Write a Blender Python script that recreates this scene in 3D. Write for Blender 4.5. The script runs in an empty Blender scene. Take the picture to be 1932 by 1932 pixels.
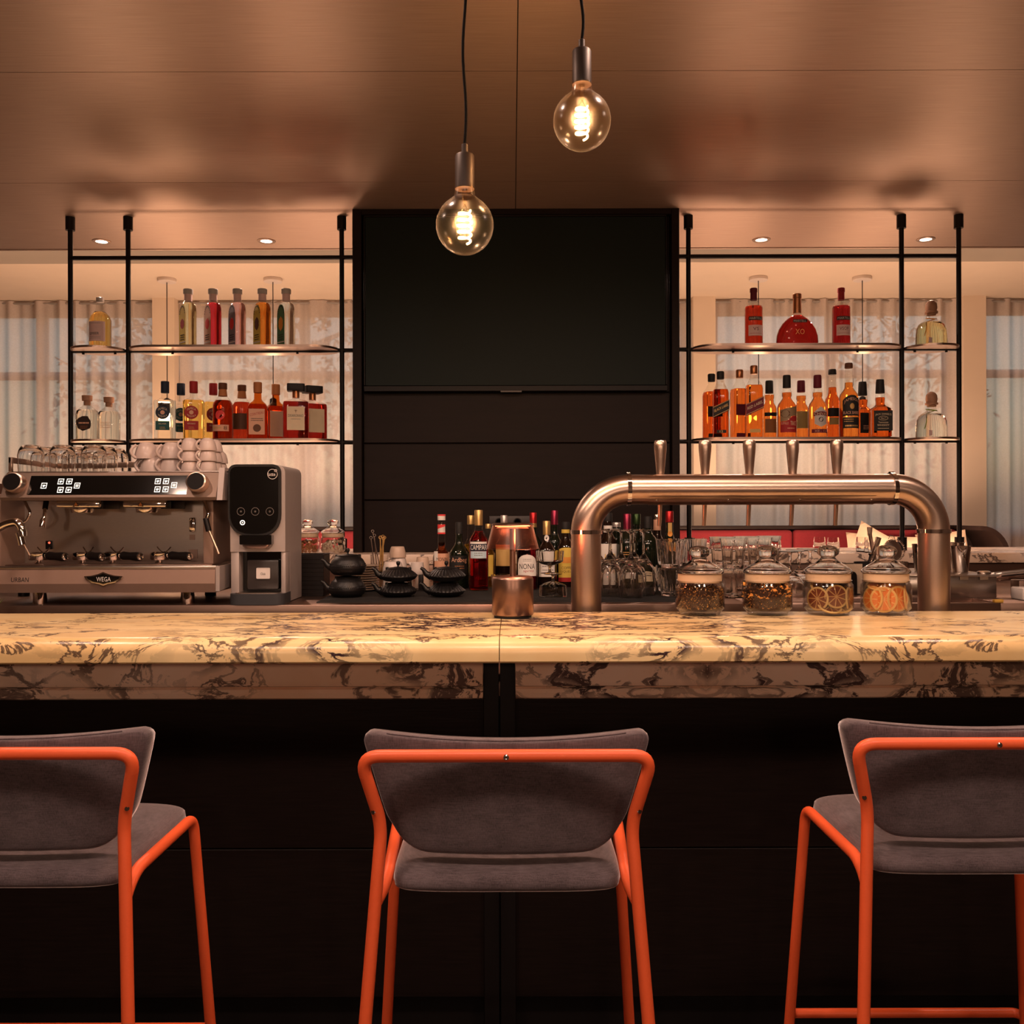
import bpy, bmesh, math, random
from mathutils import Vector, Matrix
random.seed(7)
scn = bpy.context.scene
COL = scn.collection
R = math.radians
PI = math.pi

# ------------------------------------------------------------------ camera
F = 1780.0            # focal length in pixels of a 1932 px frame
HC = 1.37             # camera height
ROLL = 0.0026
cd = bpy.data.cameras.new('camera')
cd.sensor_fit = 'HORIZONTAL'; cd.sensor_width = 36.0; cd.lens = 36.0 * F / 1932.0
cd.clip_start = 0.05; cd.clip_end = 200
cam = bpy.data.objects.new('camera', cd); COL.objects.link(cam)
cam.matrix_world = Matrix.Translation((0, 0, HC)) @ Matrix.Rotation(R(90), 4, 'X') @ Matrix.Rotation(-ROLL, 4, 'Z')
scn.camera = cam

def PX(px, py, d):
    """room position seen at pixel (px,py) at distance d (levels out the camera roll)"""
    u, v = px - 966.0, py - 966.0
    u2, v2 = u - v * ROLL, v + u * ROLL
    return Vector((u2 / F * d, d, HC - v2 / F * d))
def X(px, d): return (px - 966.0) / F * d
def Z(py, d): return HC - (py - 966.0) / F * d

# ------------------------------------------------------------------ world, exposure
scn.view_settings.view_transform = 'Standard'
scn.view_settings.look = 'None'
scn.view_settings.gamma = 1.0
scn.view_settings.use_curve_mapping = False
scn.view_settings.exposure = 0.0
scn.cycles.caustics_reflective = False
scn.cycles.caustics_refractive = False
scn.cycles.max_bounces = 18
scn.cycles.transmission_bounces = 18
scn.cycles.transparent_max_bounces = 24
scn.cycles.glossy_bounces = 6
scn.cycles.diffuse_bounces = 5
scn.cycles.sample_clamp_indirect = 4.0
w = bpy.data.worlds.new('dusk_sky'); scn.world = w; w.use_nodes = True
nt = w.node_tree; nt.nodes.clear()
sky = nt.nodes.new('ShaderNodeTexSky'); sky.sky_type = 'NISHITA'; sky.sun_disc = False
sky.sun_elevation = R(9); sky.sun_rotation = R(200); sky.air_density = 1.0; sky.dust_density = 2.5
bg = nt.nodes.new('ShaderNodeBackground'); bg.inputs['Strength'].default_value = 0.48
wo = nt.nodes.new('ShaderNodeOutputWorld')
nt.links.new(sky.outputs[0], bg.inputs[0]); nt.links.new(bg.outputs[0], wo.inputs[0])

WARM = (1.0, 0.66, 0.50)
PEND = (1.0, 0.55, 0.27)
DOWN_W = 36.0        # visible downlights behind the bar
BAR_W = 45.0        # downlights over the bar top
GLOBE_W = 36.0       # unseen opal globes added behind the camera
ROOM_W = 74.0       # downlights over the seating side
BULB_W = 11.0
FAR_W = 2.0
TABLE_W = 64.0       # unseen lamps added on the window tables
COVE_FILL_W = 14.0       # unseen fill strip added above the window-side gap
l_ = bpy.data.lights.new('cove_lamp', 'AREA'); l_.shape = 'RECTANGLE'; l_.size = 9.0; l_.size_y = 0.12; l_.energy = COVE_FILL_W; l_.color = (1.0, 0.66, 0.46)
o_ = bpy.data.objects.new('cove_lamp', l_); COL.objects.link(o_); o_.location = (0, 5.25, HC + 1.85)

# ------------------------------------------------------------------ materials
MATS = {}
def nodes_of(name):
    m = bpy.data.materials.new(name); m.use_nodes = True
    t = m.node_tree; b = t.nodes['Principled BSDF']
    return m, t, b
def setp(b, **k):
    for n, v in k.items(): b.inputs[n.replace('_', ' ')].default_value = v
def mat(name, col, rough=0.5, metal=0.0, var=0.12, scale=40.0, bump=0.0, stretch=(1, 1, 1), spec=0.5, coat=0.0, emit=None, es=0.0, trans=0.0, ior=1.45, aniso=0.0, alpha=1.0):
    """procedural principled material: noise varies colour and roughness a little"""
    if name in MATS: return MATS[name]
    m, t, b = nodes_of(name)
    c = (col[0], col[1], col[2], 1)
    tc = t.nodes.new('ShaderNodeTexCoord'); mp = t.nodes.new('ShaderNodeMapping'); mp.inputs['Scale'].default_value = stretch
    nz = t.nodes.new('ShaderNodeTexNoise'); nz.inputs['Scale'].default_value = scale; nz.inputs['Detail'].default_value = 4
    t.links.new(tc.outputs['Object'], mp.inputs[0]); t.links.new(mp.outputs[0], nz.inputs[0])
    mx = t.nodes.new('ShaderNodeMix'); mx.data_type = 'RGBA'
    mx.inputs[6].default_value = (c[0] * (1 - var), c[1] * (1 - var), c[2] * (1 - var), 1)
    mx.inputs[7].default_value = (min(1, c[0] * (1 + var)), min(1, c[1] * (1 + var)), min(1, c[2] * (1 + var)), 1)
    t.links.new(nz.outputs[0], mx.inputs[0]); t.links.new(mx.outputs[2], b.inputs['Base Color'])
    setp(b, Roughness=rough, Metallic=metal, IOR=ior)
    b.inputs['Specular IOR Level'].default_value = spec
    b.inputs['Coat Weight'].default_value = coat
    b.inputs['Transmission Weight'].default_value = trans
    b.inputs['Alpha'].default_value = alpha
    if aniso:
        b.inputs['Anisotropic'].default_value = aniso
        cv = t.nodes.new('ShaderNodeCombineXYZ'); cv.inputs[0].default_value = 1.0
        t.links.new(cv.outputs[0], b.inputs['Tangent'])
    if emit:
        b.inputs['Emission Color'].default_value = (*emit, 1); b.inputs['Emission Strength'].default_value = es
    if bump:
        bp = t.nodes.new('ShaderNodeBump'); bp.inputs['Strength'].default_value = bump; bp.inputs['Distance'].default_value = 0.002
        t.links.new(nz.outputs[0], bp.inputs['Height']); t.links.new(bp.outputs[0], b.inputs['Normal'])
    MATS[name] = m
    return m
def thin_glass(name, tint=(0.97, 0.97, 0.95), refl=1.0, rough=0.02, edge=4.0, base=0.03):
    """thin clear wall of a glass vessel: straight transmission plus a fresnel reflection"""
    if name in MATS: return MATS[name]
    m = bpy.data.materials.new(name); m.use_nodes = True; t = m.node_tree; t.nodes.clear()
    tr = t.nodes.new('ShaderNodeBsdfTransparent'); tr.inputs[0].default_value = (*tint, 1)
    gl = t.nodes.new('ShaderNodeBsdfGlossy'); gl.inputs['Roughness'].default_value = rough
    lw = t.nodes.new('ShaderNodeLayerWeight'); lw.inputs[0].default_value = 0.5
    pw = t.nodes.new('ShaderNodeMath'); pw.operation = 'POWER'; pw.inputs[1].default_value = edge; t.links.new(lw.outputs['Facing'], pw.inputs[0])
    fr = t.nodes.new('ShaderNodeMath'); fr.operation = 'MULTIPLY_ADD'; fr.inputs[1].default_value = 0.75; fr.inputs[2].default_value = base; t.links.new(pw.outputs[0], fr.inputs[0])
    nz = t.nodes.new('ShaderNodeTexNoise'); nz.inputs['Scale'].default_value = 30
    bp = t.nodes.new('ShaderNodeBump'); bp.inputs['Strength'].default_value = 0.04; bp.inputs['Distance'].default_value = 0.002
    t.links.new(nz.outputs[0], bp.inputs['Height']); t.links.new(bp.outputs[0], gl.inputs['Normal'])
    mu = t.nodes.new('ShaderNodeMath'); mu.operation = 'MULTIPLY'; mu.inputs[1].default_value = refl
    mx = t.nodes.new('ShaderNodeMixShader'); o = t.nodes.new('ShaderNodeOutputMaterial')
    t.links.new(fr.outputs[0], mu.inputs[0]); t.links.new(mu.outputs[0], mx.inputs[0])
    t.links.new(tr.outputs[0], mx.inputs[1]); t.links.new(gl.outputs[0], mx.inputs[2]); t.links.new(mx.outputs[0], o.inputs[0])
    MATS[name] = m
    return m
def liquid(name, col, ior=1.14):
    return mat(name, col, rough=0.0, trans=1.0, ior=ior, var=0.03, scale=8)
def solid_glass(name, col=(0.95, 0.95, 0.95), ior=1.45, rough=0.0):
    return mat(name, col, rough=rough, trans=1.0, ior=ior, var=0.01)

M_WOOD = mat('dark_stained_wood', (0.011, 0.0065, 0.0055), 0.42, var=0.5, scale=9, stretch=(1, 1, 14), bump=0.25, spec=0.15)
M_WOODH = mat('dark_panel_wood', (0.012, 0.0065, 0.0055), 0.5, var=0.35, scale=7, stretch=(1, 1, 9), bump=0.12, spec=0.18)
M_BLACK = mat('black_painted_steel', (0.007, 0.005, 0.005), 0.45, var=0.2, spec=0.25)
M_RUBBER = mat('black_rubber', (0.010, 0.009, 0.009), 0.7, var=0.25, scale=120, bump=0.3)
M_IRON = mat('cast_iron', (0.0055, 0.005, 0.0055), 0.40, var=0.35, scale=200, bump=0.25)
M_STEEL = mat('brushed_steel', (0.56, 0.50, 0.46), 0.28, 1.0, var=0.10, scale=60, stretch=(1, 12, 12), aniso=0.5)
M_STEELD = mat('brushed_counter_steel', (0.31, 0.21, 0.17), 0.38, 1.0, var=0.12, scale=60, stretch=(1, 12, 12))
M_CHROME = mat('polished_chrome', (0.80, 0.76, 0.72), 0.06, 1.0, var=0.02)
M_COPPER = mat('brushed_warm_steel', (0.64, 0.48, 0.39), 0.31, 1.0, var=0.10, scale=50, stretch=(1, 14, 14), aniso=0.6)
M_LAMPMET = mat('brushed_copper', (0.33, 0.20, 0.155), 0.33, 1.0, var=0.12, scale=60, stretch=(1, 1, 16))
M_SHELF = mat('brushed_bronze_shelf', (0.42, 0.31, 0.25), 0.32, 1.0, var=0.12, scale=50, stretch=(1, 14, 14))
M_SOCKET = mat('gunmetal_socket', (0.030, 0.017, 0.012), 0.5, 0.4, var=0.1)
M_CORD = mat('black_textile_cord', (0.006, 0.005, 0.005), 0.9, var=0.2, scale=300, spec=0.08)
M_ORANGE = mat('orange_powder_coat', (0.80, 0.115, 0.035), 0.38, var=0.05, scale=300)
M_PLASTER = mat('warm_white_plaster', (0.74, 0.62, 0.50), 0.85, var=0.04, scale=8)
M_WALL = mat('warm_brown_wall', (0.20, 0.13, 0.10), 0.8, var=0.1, scale=3)
M_WHITE = mat('white_porcelain', (0.70, 0.62, 0.58), 0.25, var=0.03, coat=0.3)
M_BEIGE = mat('beige_porcelain', (0.62, 0.46, 0.36), 0.4, var=0.03)
M_GASKET = mat('beige_seal', (0.66, 0.47, 0.31), 0.5, var=0.08)
M_GREYMET = mat('silver_grey_paint', (0.46, 0.39, 0.37), 0.42, 0.3, var=0.05)
M_PANELM = mat('satin_panel_steel', (0.26, 0.19, 0.155), 0.55, 0.85, var=0.1, scale=60, stretch=(1, 12, 12))
M_MACH = mat('champagne_paint', (0.36, 0.235, 0.185), 0.42, 0.3, var=0.05)
M_BLKGLOSS = mat('black_gloss_glass', (0.004, 0.004, 0.004), 0.08, var=0.1, coat=0.5)
M_SCREEN = mat('television_screen', (0.010, 0.0165, 0.015), 0.5, var=0.1, spec=0.15)
M_RED = mat('crimson_upholstery', (0.14, 0.004, 0.009), 0.85, var=0.2, scale=90, bump=0.3)
M_PILLOW = mat('cream_linen', (0.62, 0.47, 0.34), 0.9, var=0.1, scale=150, bump=0.3)
M_GLASS = thin_glass('clear_glass')
M_GLASSV = thin_glass('clear_vessel_glass', (0.965, 0.955, 0.95), 1.15, 0.05, 2.4, 0.035)
M_SOLID = solid_glass('solid_clear_glass', (0.97, 0.96, 0.95), 1.45)
M_LIGHT = mat('lamp_disc', (1, 1, 1), 0.5, emit=(1.0, 0.82, 0.66), es=14.0)
M_ICON = mat('lit_icon', (1, 1, 1), 0.5, emit=(1.0, 0.97, 0.86), es=1.25)
M_INKW = mat('white_print', (0.78, 0.70, 0.66), 0.6, var=0.02)
M_INKB = mat('black_print', (0.012, 0.010, 0.010), 0.5, var=0.05)
M_INKG = mat('gold_print', (0.60, 0.36, 0.12), 0.4, 0.4, var=0.05)
M_INKR = mat('red_print', (0.50, 0.03, 0.03), 0.5, var=0.05)
M_GREY = mat('grey_print', (0.16, 0.14, 0.13), 0.5, var=0.05)

def fabric_mat():
    m, t, b = nodes_of('grey_velour')
    tc = t.nodes.new('ShaderNodeTexCoord')
    n1 = t.nodes.new('ShaderNodeTexNoise'); n1.inputs['Scale'].default_value = 26; n1.inputs['Detail'].default_value = 4
    mp1 = t.nodes.new('ShaderNodeMapping'); mp1.inputs['Scale'].default_value = (900, 900, 60)
    mp2 = t.nodes.new('ShaderNodeMapping'); mp2.inputs['Scale'].default_value = (60, 60, 900)
    w1 = t.nodes.new('ShaderNodeTexNoise'); w1.inputs['Scale'].default_value = 1
    w2 = t.nodes.new('ShaderNodeTexNoise'); w2.inputs['Scale'].default_value = 1
    for mp, wv in ((mp1, w1), (mp2, w2)):
        t.links.new(tc.outputs['Object'], mp.inputs[0]); t.links.new(mp.outputs[0], wv.inputs[0])
    t.links.new(tc.outputs['Object'], n1.inputs[0])
    a = t.nodes.new('ShaderNodeMath'); a.operation = 'ADD'; t.links.new(w1.outputs[0], a.inputs[0]); t.links.new(w2.outputs[0], a.inputs[1])
    a2 = t.nodes.new('ShaderNodeMath'); a2.operation = 'MULTIPLY_ADD'; a2.inputs[1].default_value = 0.7; t.links.new(n1.outputs[0], a2.inputs[0]); t.links.new(a.outputs[0], a2.inputs[2])
    cr = t.nodes.new('ShaderNodeValToRGB'); cr.color_ramp.elements[0].position = 0.85; cr.color_ramp.elements[1].position = 1.9 / 1.0 if False else 1.0
    mr = t.nodes.new('ShaderNodeMapRange'); mr.inputs[1].default_value = 0.95; mr.inputs[2].default_value = 1.75
    t.links.new(a2.outputs[0], mr.inputs[0])
    cr.color_ramp.elements[0].position = 0.0; cr.color_ramp.elements[1].position = 1.0
    cr.color_ramp.elements[0].color = (0.043, 0.029, 0.033, 1); cr.color_ramp.elements[1].color = (0.14, 0.102, 0.111, 1)
    t.links.new(mr.outputs[0], cr.inputs[0]); t.links.new(cr.outputs[0], b.inputs['Base Color'])
    setp(b, Roughness=0.95); b.inputs['Sheen Weight'].default_value = 1.0; b.inputs['Sheen Roughness'].default_value = 0.35; b.inputs['Sheen Tint'].default_value = (0.95, 0.82, 0.84, 1)
    bp = t.nodes.new('ShaderNodeBump'); bp.inputs['Strength'].default_value = 0.35; bp.inputs['Distance'].default_value = 0.0006
    t.links.new(a.outputs[0], bp.inputs['Height']); t.links.new(bp.outputs[0], b.inputs['Normal'])
    return m
M_FABRIC = fabric_mat()

def marble_mat(name, seam, base=(0.87, 0.66, 0.35), dark=1.0, far=0.18):
    """cream marble with dark purple veins, book-matched about the seam"""
    m, t, b = nodes_of(name)
    N = t.nodes.new; L = t.links.new
    ge = N('ShaderNodeNewGeometry'); sp = N('ShaderNodeSeparateXYZ'); L(ge.outputs['Position'], sp.inputs[0])
    sx = N('ShaderNodeMath'); sx.operation = 'SUBTRACT'; sx.inputs[1].default_value = seam; L(sp.outputs[0], sx.inputs[0])
    ab = N('ShaderNodeMath'); ab.operation = 'ABSOLUTE'; L(sx.outputs[0], ab.inputs[0])
    cb = N('ShaderNodeCombineXYZ'); L(ab.outputs[0], cb.inputs[0]); L(sp.outputs[1], cb.inputs[1]); L(sp.outputs[2], cb.inputs[2])
    mp = N('ShaderNodeMapping'); mp.inputs['Rotation'].default_value = (0.35, 0.5, 0.55); mp.inputs['Scale'].default_value = (1.0, 2.3, 1.5); mp.inputs['Location'].default_value = (4.6, 1.3, 0.6)
    L(cb.outputs[0], mp.inputs[0])
    nd = N('ShaderNodeTexNoise'); nd.inputs['Scale'].default_value = 2.6; nd.inputs['Detail'].default_value = 3; L(mp.outputs[0], nd.inputs[0])
    sc = N('ShaderNodeVectorMath'); sc.operation = 'MULTIPLY_ADD'; sc.inputs[1].default_value = (0.55, 0.55, 0.55); L(nd.outputs['Color'], sc.inputs[0]); L(mp.outputs[0], sc.inputs[2])
    def vein(scale, width, detail, off, lac=2.0):
        n = N('ShaderNodeTexNoise'); n.inputs['Scale'].default_value = scale; n.inputs['Detail'].default_value = detail; n.inputs['Roughness'].default_value = 0.62
        n.noise_dimensions = '4D'; n.inputs['W'].default_value = off
        L(sc.outputs[0], n.inputs[0])
        s = N('ShaderNodeMath'); s.operation = 'SUBTRACT'; s.inputs[1].default_value = 0.5; L(n.outputs[0], s.inputs[0])
        a = N('ShaderNodeMath'); a.operation = 'ABSOLUTE'; L(s.outputs[0], a.inputs[0])
        r = N('ShaderNodeMapRange'); r.interpolation_type = 'SMOOTHSTEP'; r.inputs[1].default_value = width * 0.35; r.inputs[2].default_value = width; r.inputs[3].default_value = 1.0; r.inputs[4].default_value = 0.0
        L(a.outputs[0], r.inputs[0]); return r.outputs[0]
    def mask(scale, lo, hi, off):
        n = N('ShaderNodeTexNoise'); n.inputs['Scale'].default_value = scale; n.inputs['Detail'].default_value = 3; n.noise_dimensions = '4D'; n.inputs['W'].default_value = off
        L(sc.outputs[0], n.inputs[0])
        r = N('ShaderNodeMapRange'); r.inputs[1].default_value = lo; r.inputs[2].default_value = hi; L(n.outputs[0], r.inputs[0]); return r.outputs[0]
    def mul(a, c):
        x = N('ShaderNodeMath'); x.operation = 'MULTIPLY'; L(a, x.inputs[0])
        if isinstance(c, float): x.inputs[1].default_value = c
        else: L(c, x.inputs[1])
        return x.outputs[0]
    def mx(a, c):
        x = N('ShaderNodeMath'); x.operation = 'MAXIMUM'; L(a, x.inputs[0]); L(c, x.inputs[1]); return x.outputs[0]
    v1 = mul(vein(1.5, 0.020, 8, 0.0), mask(1.3, 0.525, 0.57, 5.0))
    v2 = mul(vein(4.2, 0.036, 8, 2.3), mask(1.6, 0.57, 0.605, 8.0))
    v3 = mul(mul(vein(2.4, 0.014, 8, 4.4), mask(2.0, 0.38, 0.48, 1.0)), 0.85)
    blot = mul(mask(2.2, 0.59, 0.65, 11.0), vein(10.0, 0.045, 8, 3.0))
    wn_ = N('ShaderNodeMapRange'); wn_.interpolation_type = 'SMOOTHSTEP'; wn_.inputs[1].default_value = 0.45; wn_.inputs[2].default_value = 0.95; wn_.inputs[3].default_value = 1.0; wn_.inputs[4].default_value = far; L(ab.outputs[0], wn_.inputs[0])
    v = mx(mul(mx(mx(v1, v2), blot), wn_.outputs[0]), v3)
    v = mul(v, dark)
    nb = N('ShaderNodeTexNoise'); nb.inputs['Scale'].default_value = 3.0; nb.inputs['Detail'].default_value = 5; L(sc.outputs[0], nb.inputs[0])
    cr = N('ShaderNodeValToRGB'); cr.color_ramp.elements[0].position = 0.35; cr.color_ramp.elements[1].position = 0.7
    cr.color_ramp.elements[0].color = (base[0] * 0.92, base[1] * 0.82, base[2] * 0.72, 1); cr.color_ramp.elements[1].color = (base[0] * 1.08, base[1] * 1.1, base[2] * 1.15, 1)
    L(nb.outputs[0], cr.inputs[0])
    m2 = N('ShaderNodeMix'); m2.data_type = 'RGBA'; L(v, m2.inputs[0]); L(cr.outputs[0], m2.inputs[6]); m2.inputs[7].default_value = (0.040, 0.016, 0.020, 1)
    L(m2.outputs[2], b.inputs['Base Color'])
    setp(b, Roughness=0.27)
    b.inputs['Subsurface Weight'].default_value = 0.0
    MATS[name] = m
    return m
M_MARBLE = marble_mat('cream_veined_marble', -0.03)
M_MARBLE2 = marble_mat('pale_veined_marble', 0.5, (0.90, 0.69, 0.54), 0.95, 0.8)

def ceiling_metal():
    m, t, b = nodes_of('brushed_bronze_ceiling')
    N = t.nodes.new; L = t.links.new
    tc = N('ShaderNodeTexCoord'); mp = N('ShaderNodeMapping'); mp.inputs['Scale'].default_value = (6, 420, 1)
    L(tc.outputs['Object'], mp.inputs[0])
    n = N('ShaderNodeTexNoise'); n.inputs['Scale'].default_value = 1.0; n.inputs['Detail'].default_value = 3; L(mp.outputs[0], n.inputs[0])
    cr = N('ShaderNodeValToRGB'); cr.color_ramp.elements[0].position = 0.3; cr.color_ramp.elements[1].position = 0.75
    cr.color_ramp.elements[0].color = (0.375, 0.275, 0.225, 1); cr.color_ramp.elements[1].color = (0.475, 0.36, 0.295, 1)
    L(n.outputs[0], cr.inputs[0]); L(cr.outputs[0], b.inputs['Base Color'])
    setp(b, Metallic=0.85, Roughness=0.50); b.inputs['Anisotropic'].default_value = 0.8
    cv = N('ShaderNodeCombineXYZ'); cv.inputs[1].default_value = 1.0; L(cv.outputs[0], b.inputs['Tangent'])
    bp = N('ShaderNodeBump'); bp.inputs['Strength'].default_value = 0.05; bp.inputs['Distance'].default_value = 0.001
    L(n.outputs[0], bp.inputs['Height']); L(bp.outputs[0], b.inputs['Normal'])
    return m
M_CEIL = ceiling_metal()

def curtain_mat():
    m = bpy.data.materials.new('sheer_linen'); m.use_nodes = True; t = m.node_tree; t.nodes.clear()
    N = t.nodes.new; L = t.links.new
    tc = N('ShaderNodeTexCoord'); mp = N('ShaderNodeMapping'); mp.inputs['Scale'].default_value = (160, 1, 160); L(tc.outputs['Object'], mp.inputs[0])
    n = N('ShaderNodeTexNoise'); n.inputs['Scale'].default_value = 1; n.inputs['Detail'].default_value = 3; L(mp.outputs[0], n.inputs[0])
    cr = N('ShaderNodeValToRGB'); cr.color_ramp.elements[0].color = (0.66, 0.57, 0.52, 1); cr.color_ramp.elements[1].color = (0.82, 0.73, 0.68, 1); L(n.outputs[0], cr.inputs[0])
    d = N('ShaderNodeBsdfDiffuse'); tl = N('ShaderNodeBsdfTranslucent'); tr = N('ShaderNodeBsdfTransparent')
    L(cr.outputs[0], d.inputs[0]); L(cr.outputs[0], tl.inputs[0])
    a = N('ShaderNodeMixShader'); a.inputs[0].default_value = 0.30; L(d.outputs[0], a.inputs[1]); L(tl.outputs[0], a.inputs[2])
    c = N('ShaderNodeMixShader'); c.inputs[0].default_value = 0.07; L(a.outputs[0], c.inputs[1]); L(tr.outputs[0], c.inputs[2])
    o = N('ShaderNodeOutputMaterial'); L(c.outputs[0], o.inputs[0])
    return m
M_CURTAIN = curtain_mat()

# ------------------------------------------------------------------ mesh builder
class MB:
    def __init__(s): s.v = []; s.f = []
    def add(s, vs, fs):
        o = len(s.v); s.v += [Vector(p) for p in vs]; s.f += [tuple(i + o for i in f) for f in fs]; return s
    def bm(s, b):
        b.verts.index_update(); s.add([v.co.copy() for v in b.verts], [[v.index for v in f.verts] for f in b.faces]); b.free(); return s
    def box(s, x0, x1, y0, y1, z0, z1, bev=0.0, seg=2):
        b = bmesh.new(); bmesh.ops.create_cube(b, size=1)
        for v in b.verts:
            v.co = Vector(((x0 + x1) / 2 + v.co.x * (x1 - x0), (y0 + y1) / 2 + v.co.y * (y1 - y0), (z0 + z1) / 2 + v.co.z * (z1 - z0)))
        if bev > 0: bmesh.ops.bevel(b, geom=list(b.edges), offset=bev, segments=seg, affect='EDGES', profile=0.5)
        return s.bm(b)
    def lathe(s, prof, n=32, c=(0, 0, 0), rib=None):
        """prof: list of (r,z); rib: optional f(r,z,angle)->r"""
        vs, fs = [], []
        for (r, z) in prof:
            for i in range(n):
                a = 2 * PI * i / n; rr = rib(r, z, a) if rib else r
                vs.append((c[0] + rr * math.cos(a), c[1] + rr * math.sin(a), c[2] + z))
        for j in range(len(prof) - 1):
            for i in range(n):
                k = (i + 1) % n
                fs.append((j * n + i, j * n + k, (j + 1) * n + k, (j + 1) * n + i))
        if prof[0][0] > 1e-5: fs.append(tuple(range(n - 1, -1, -1)))
        if prof[-1][0] > 1e-5: fs.append(tuple((len(prof) - 1) * n + i for i in range(n)))
        return s.add(vs, fs)
    def loft(s, levels, n=32, c=(0, 0, 0), cap=True):
        """levels: (z, half_width, half_depth, exponent) superellipse sections"""
        vs, fs = [], []
        for (z, a, b, e) in levels:
            for i in range(n):
                t = 2 * PI * (i + 0.5) / n; cx, sy = math.cos(t), math.sin(t)
                vs.append((c[0] + a * math.copysign(abs(cx) ** (2 / e), cx), c[1] + b * math.copysign(abs(sy) ** (2 / e), sy), c[2] + z))
        for j in range(len(levels) - 1):
            for i in range(n):
                k = (i + 1) % n; fs.append((j * n + i, j * n + k, (j + 1) * n + k, (j + 1) * n + i))
        if cap:
            fs.append(tuple(range(n - 1, -1, -1))); fs.append(tuple((len(levels) - 1) * n + i for i in range(n)))
        return s.add(vs, fs)
    def tube(s, pts, r, n=12, cap=True):
        pts = [Vector(p) for p in pts]; rr = r if isinstance(r, (list, tuple)) else [r] * len(pts)
        vs, fs = [], []; prev = None
        for i, p in enumerate(pts):
            d = (pts[min(i + 1, len(pts) - 1)] - pts[max(i - 1, 0)]).normalized()
            if prev is None:
                up = Vector((0, 0, 1)) if abs(d.z) < 0.9 else Vector((1, 0, 0)); a = d.cross(up).normalized()
            else: a = (prev - d * prev.dot(d)).normalized()
            prev = a; b = d.cross(a)
            for k in range(n):
                t = 2 * PI * k / n; vs.append(p + (a * math.cos(t) + b * math.sin(t)) * rr[i])
        for j in range(len(pts) - 1):
            for i in range(n):
                k = (i + 1) % n; fs.append((j * n + i, j * n + k, (j + 1) * n + k, (j + 1) * n + i))
        if cap: fs.append(tuple(range(n - 1, -1, -1))); fs.append(tuple((len(pts) - 1) * n + i for i in range(n)))
        return s.add(vs, fs)
    def prism(s, poly, y0, y1):
        """poly (x,z) outline extruded in y"""
        n = len(poly); vs = [(x, y0, z) for x, z in poly] + [(x, y1, z) for x, z in poly]
        fs = [tuple(range(n)), tuple(range(2 * n - 1, n - 1, -1))] + [(i, i + n, (i + 1) % n + n, (i + 1) % n) for i in range(n)]
        return s.add(vs, fs)
    def prismz(s, poly, z0, z1):
        n = len(poly); vs = [(x, y, z0) for x, y in poly] + [(x, y, z1) for x, y in poly]
        fs = [tuple(range(n - 1, -1, -1)), tuple(range(n, 2 * n))] + [(i, (i + 1) % n, (i + 1) % n + n, i + n) for i in range(n)]
        return s.add(vs, fs)
    def prismx(s, poly, x0, x1):
        n = len(poly); vs = [(x0, y, z) for y, z in poly] + [(x1, y, z) for y, z in poly]
        fs = [tuple(range(n)), tuple(range(2 * n - 1, n - 1, -1))] + [(i, i + n, (i + 1) % n + n, (i + 1) % n) for i in range(n)]
        return s.add(vs, fs)
    def xf(s, m): s.v = [m @ p for p in s.v]; return s
    def shift(s, d): d = Vector(d); s.v = [p + d for p in s.v]; return s
    def mesh(s, name, ma, smooth=True, ang=38):
        me = bpy.data.meshes.new(name); me.from_pydata([tuple(p) for p in s.v], [], s.f)
        b = bmesh.new(); b.from_mesh(me); bmesh.ops.recalc_face_normals(b, faces=b.faces); b.to_mesh(me); b.free()
        if smooth: me.shade_smooth(); me.set_sharp_from_angle(angle=R(ang))
        if ma: me.materials.append(ma)
        return me
    def build(s, name, ma, parent=None, smooth=True, ang=38, world=False, label=None):
        """links ONE mesh object; world=True when the points are in room space under a moved parent"""
        if world and parent is not None:
            o = ORG.get(parent.name, Vector((0, 0, 0))); s.shift(-o)
        ob = bpy.data.objects.new(name, s.mesh(name, ma, smooth, ang)); COL.objects.link(ob)
        if parent is not None:
            ob.parent = parent
            if world: ORG[ob.name] = ORG.get(parent.name, Vector((0, 0, 0)))
        if label: ob['label'] = label
        return ob
ORG = {}
def tag(o, label, cat, group=None):
    o['label'] = label; o['category'] = cat
    if group: o['group'] = group
    return o
def thing(name, label, cat, loc=(0, 0, 0), rz=0.0, group=None):
    o = bpy.data.objects.new(name, None); COL.objects.link(o); o.empty_display_size = 0.05
    o.location = loc; o.rotation_euler = (0, 0, rz); ORG[o.name] = Vector(loc)
    return tag(o, label, cat, group)
def struct(name, mb, ma, parent=None, **k):
    o = mb.build(name, ma, parent, **k)
    if parent is None: o['kind'] = 'structure'
    return o
def dup(root, loc, rz=None, label=None, group=None, tilt=None):
    r = root.copy(); COL.objects.link(r); r.location = loc
    if rz is not None: r.rotation_euler = (0, 0, rz)
    if tilt: r.rotation_euler = tilt
    if label: r['label'] = label
    if group: r['group'] = group
    for ch in list(root.children):
        c = ch.copy(); COL.objects.link(c); c.parent = r
        for g in list(ch.children):
            d = g.copy(); COL.objects.link(d); d.parent = c
    return r
def arc_pts(c, r, a0, a1, n, ax='xz', y=0):
    out = []
    for i in range(n + 1):
        a = a0 + (a1 - a0) * i / n
        out.append((c[0] + r * math.cos(a), y, c[1] + r * math.sin(a)))
    return out
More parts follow.
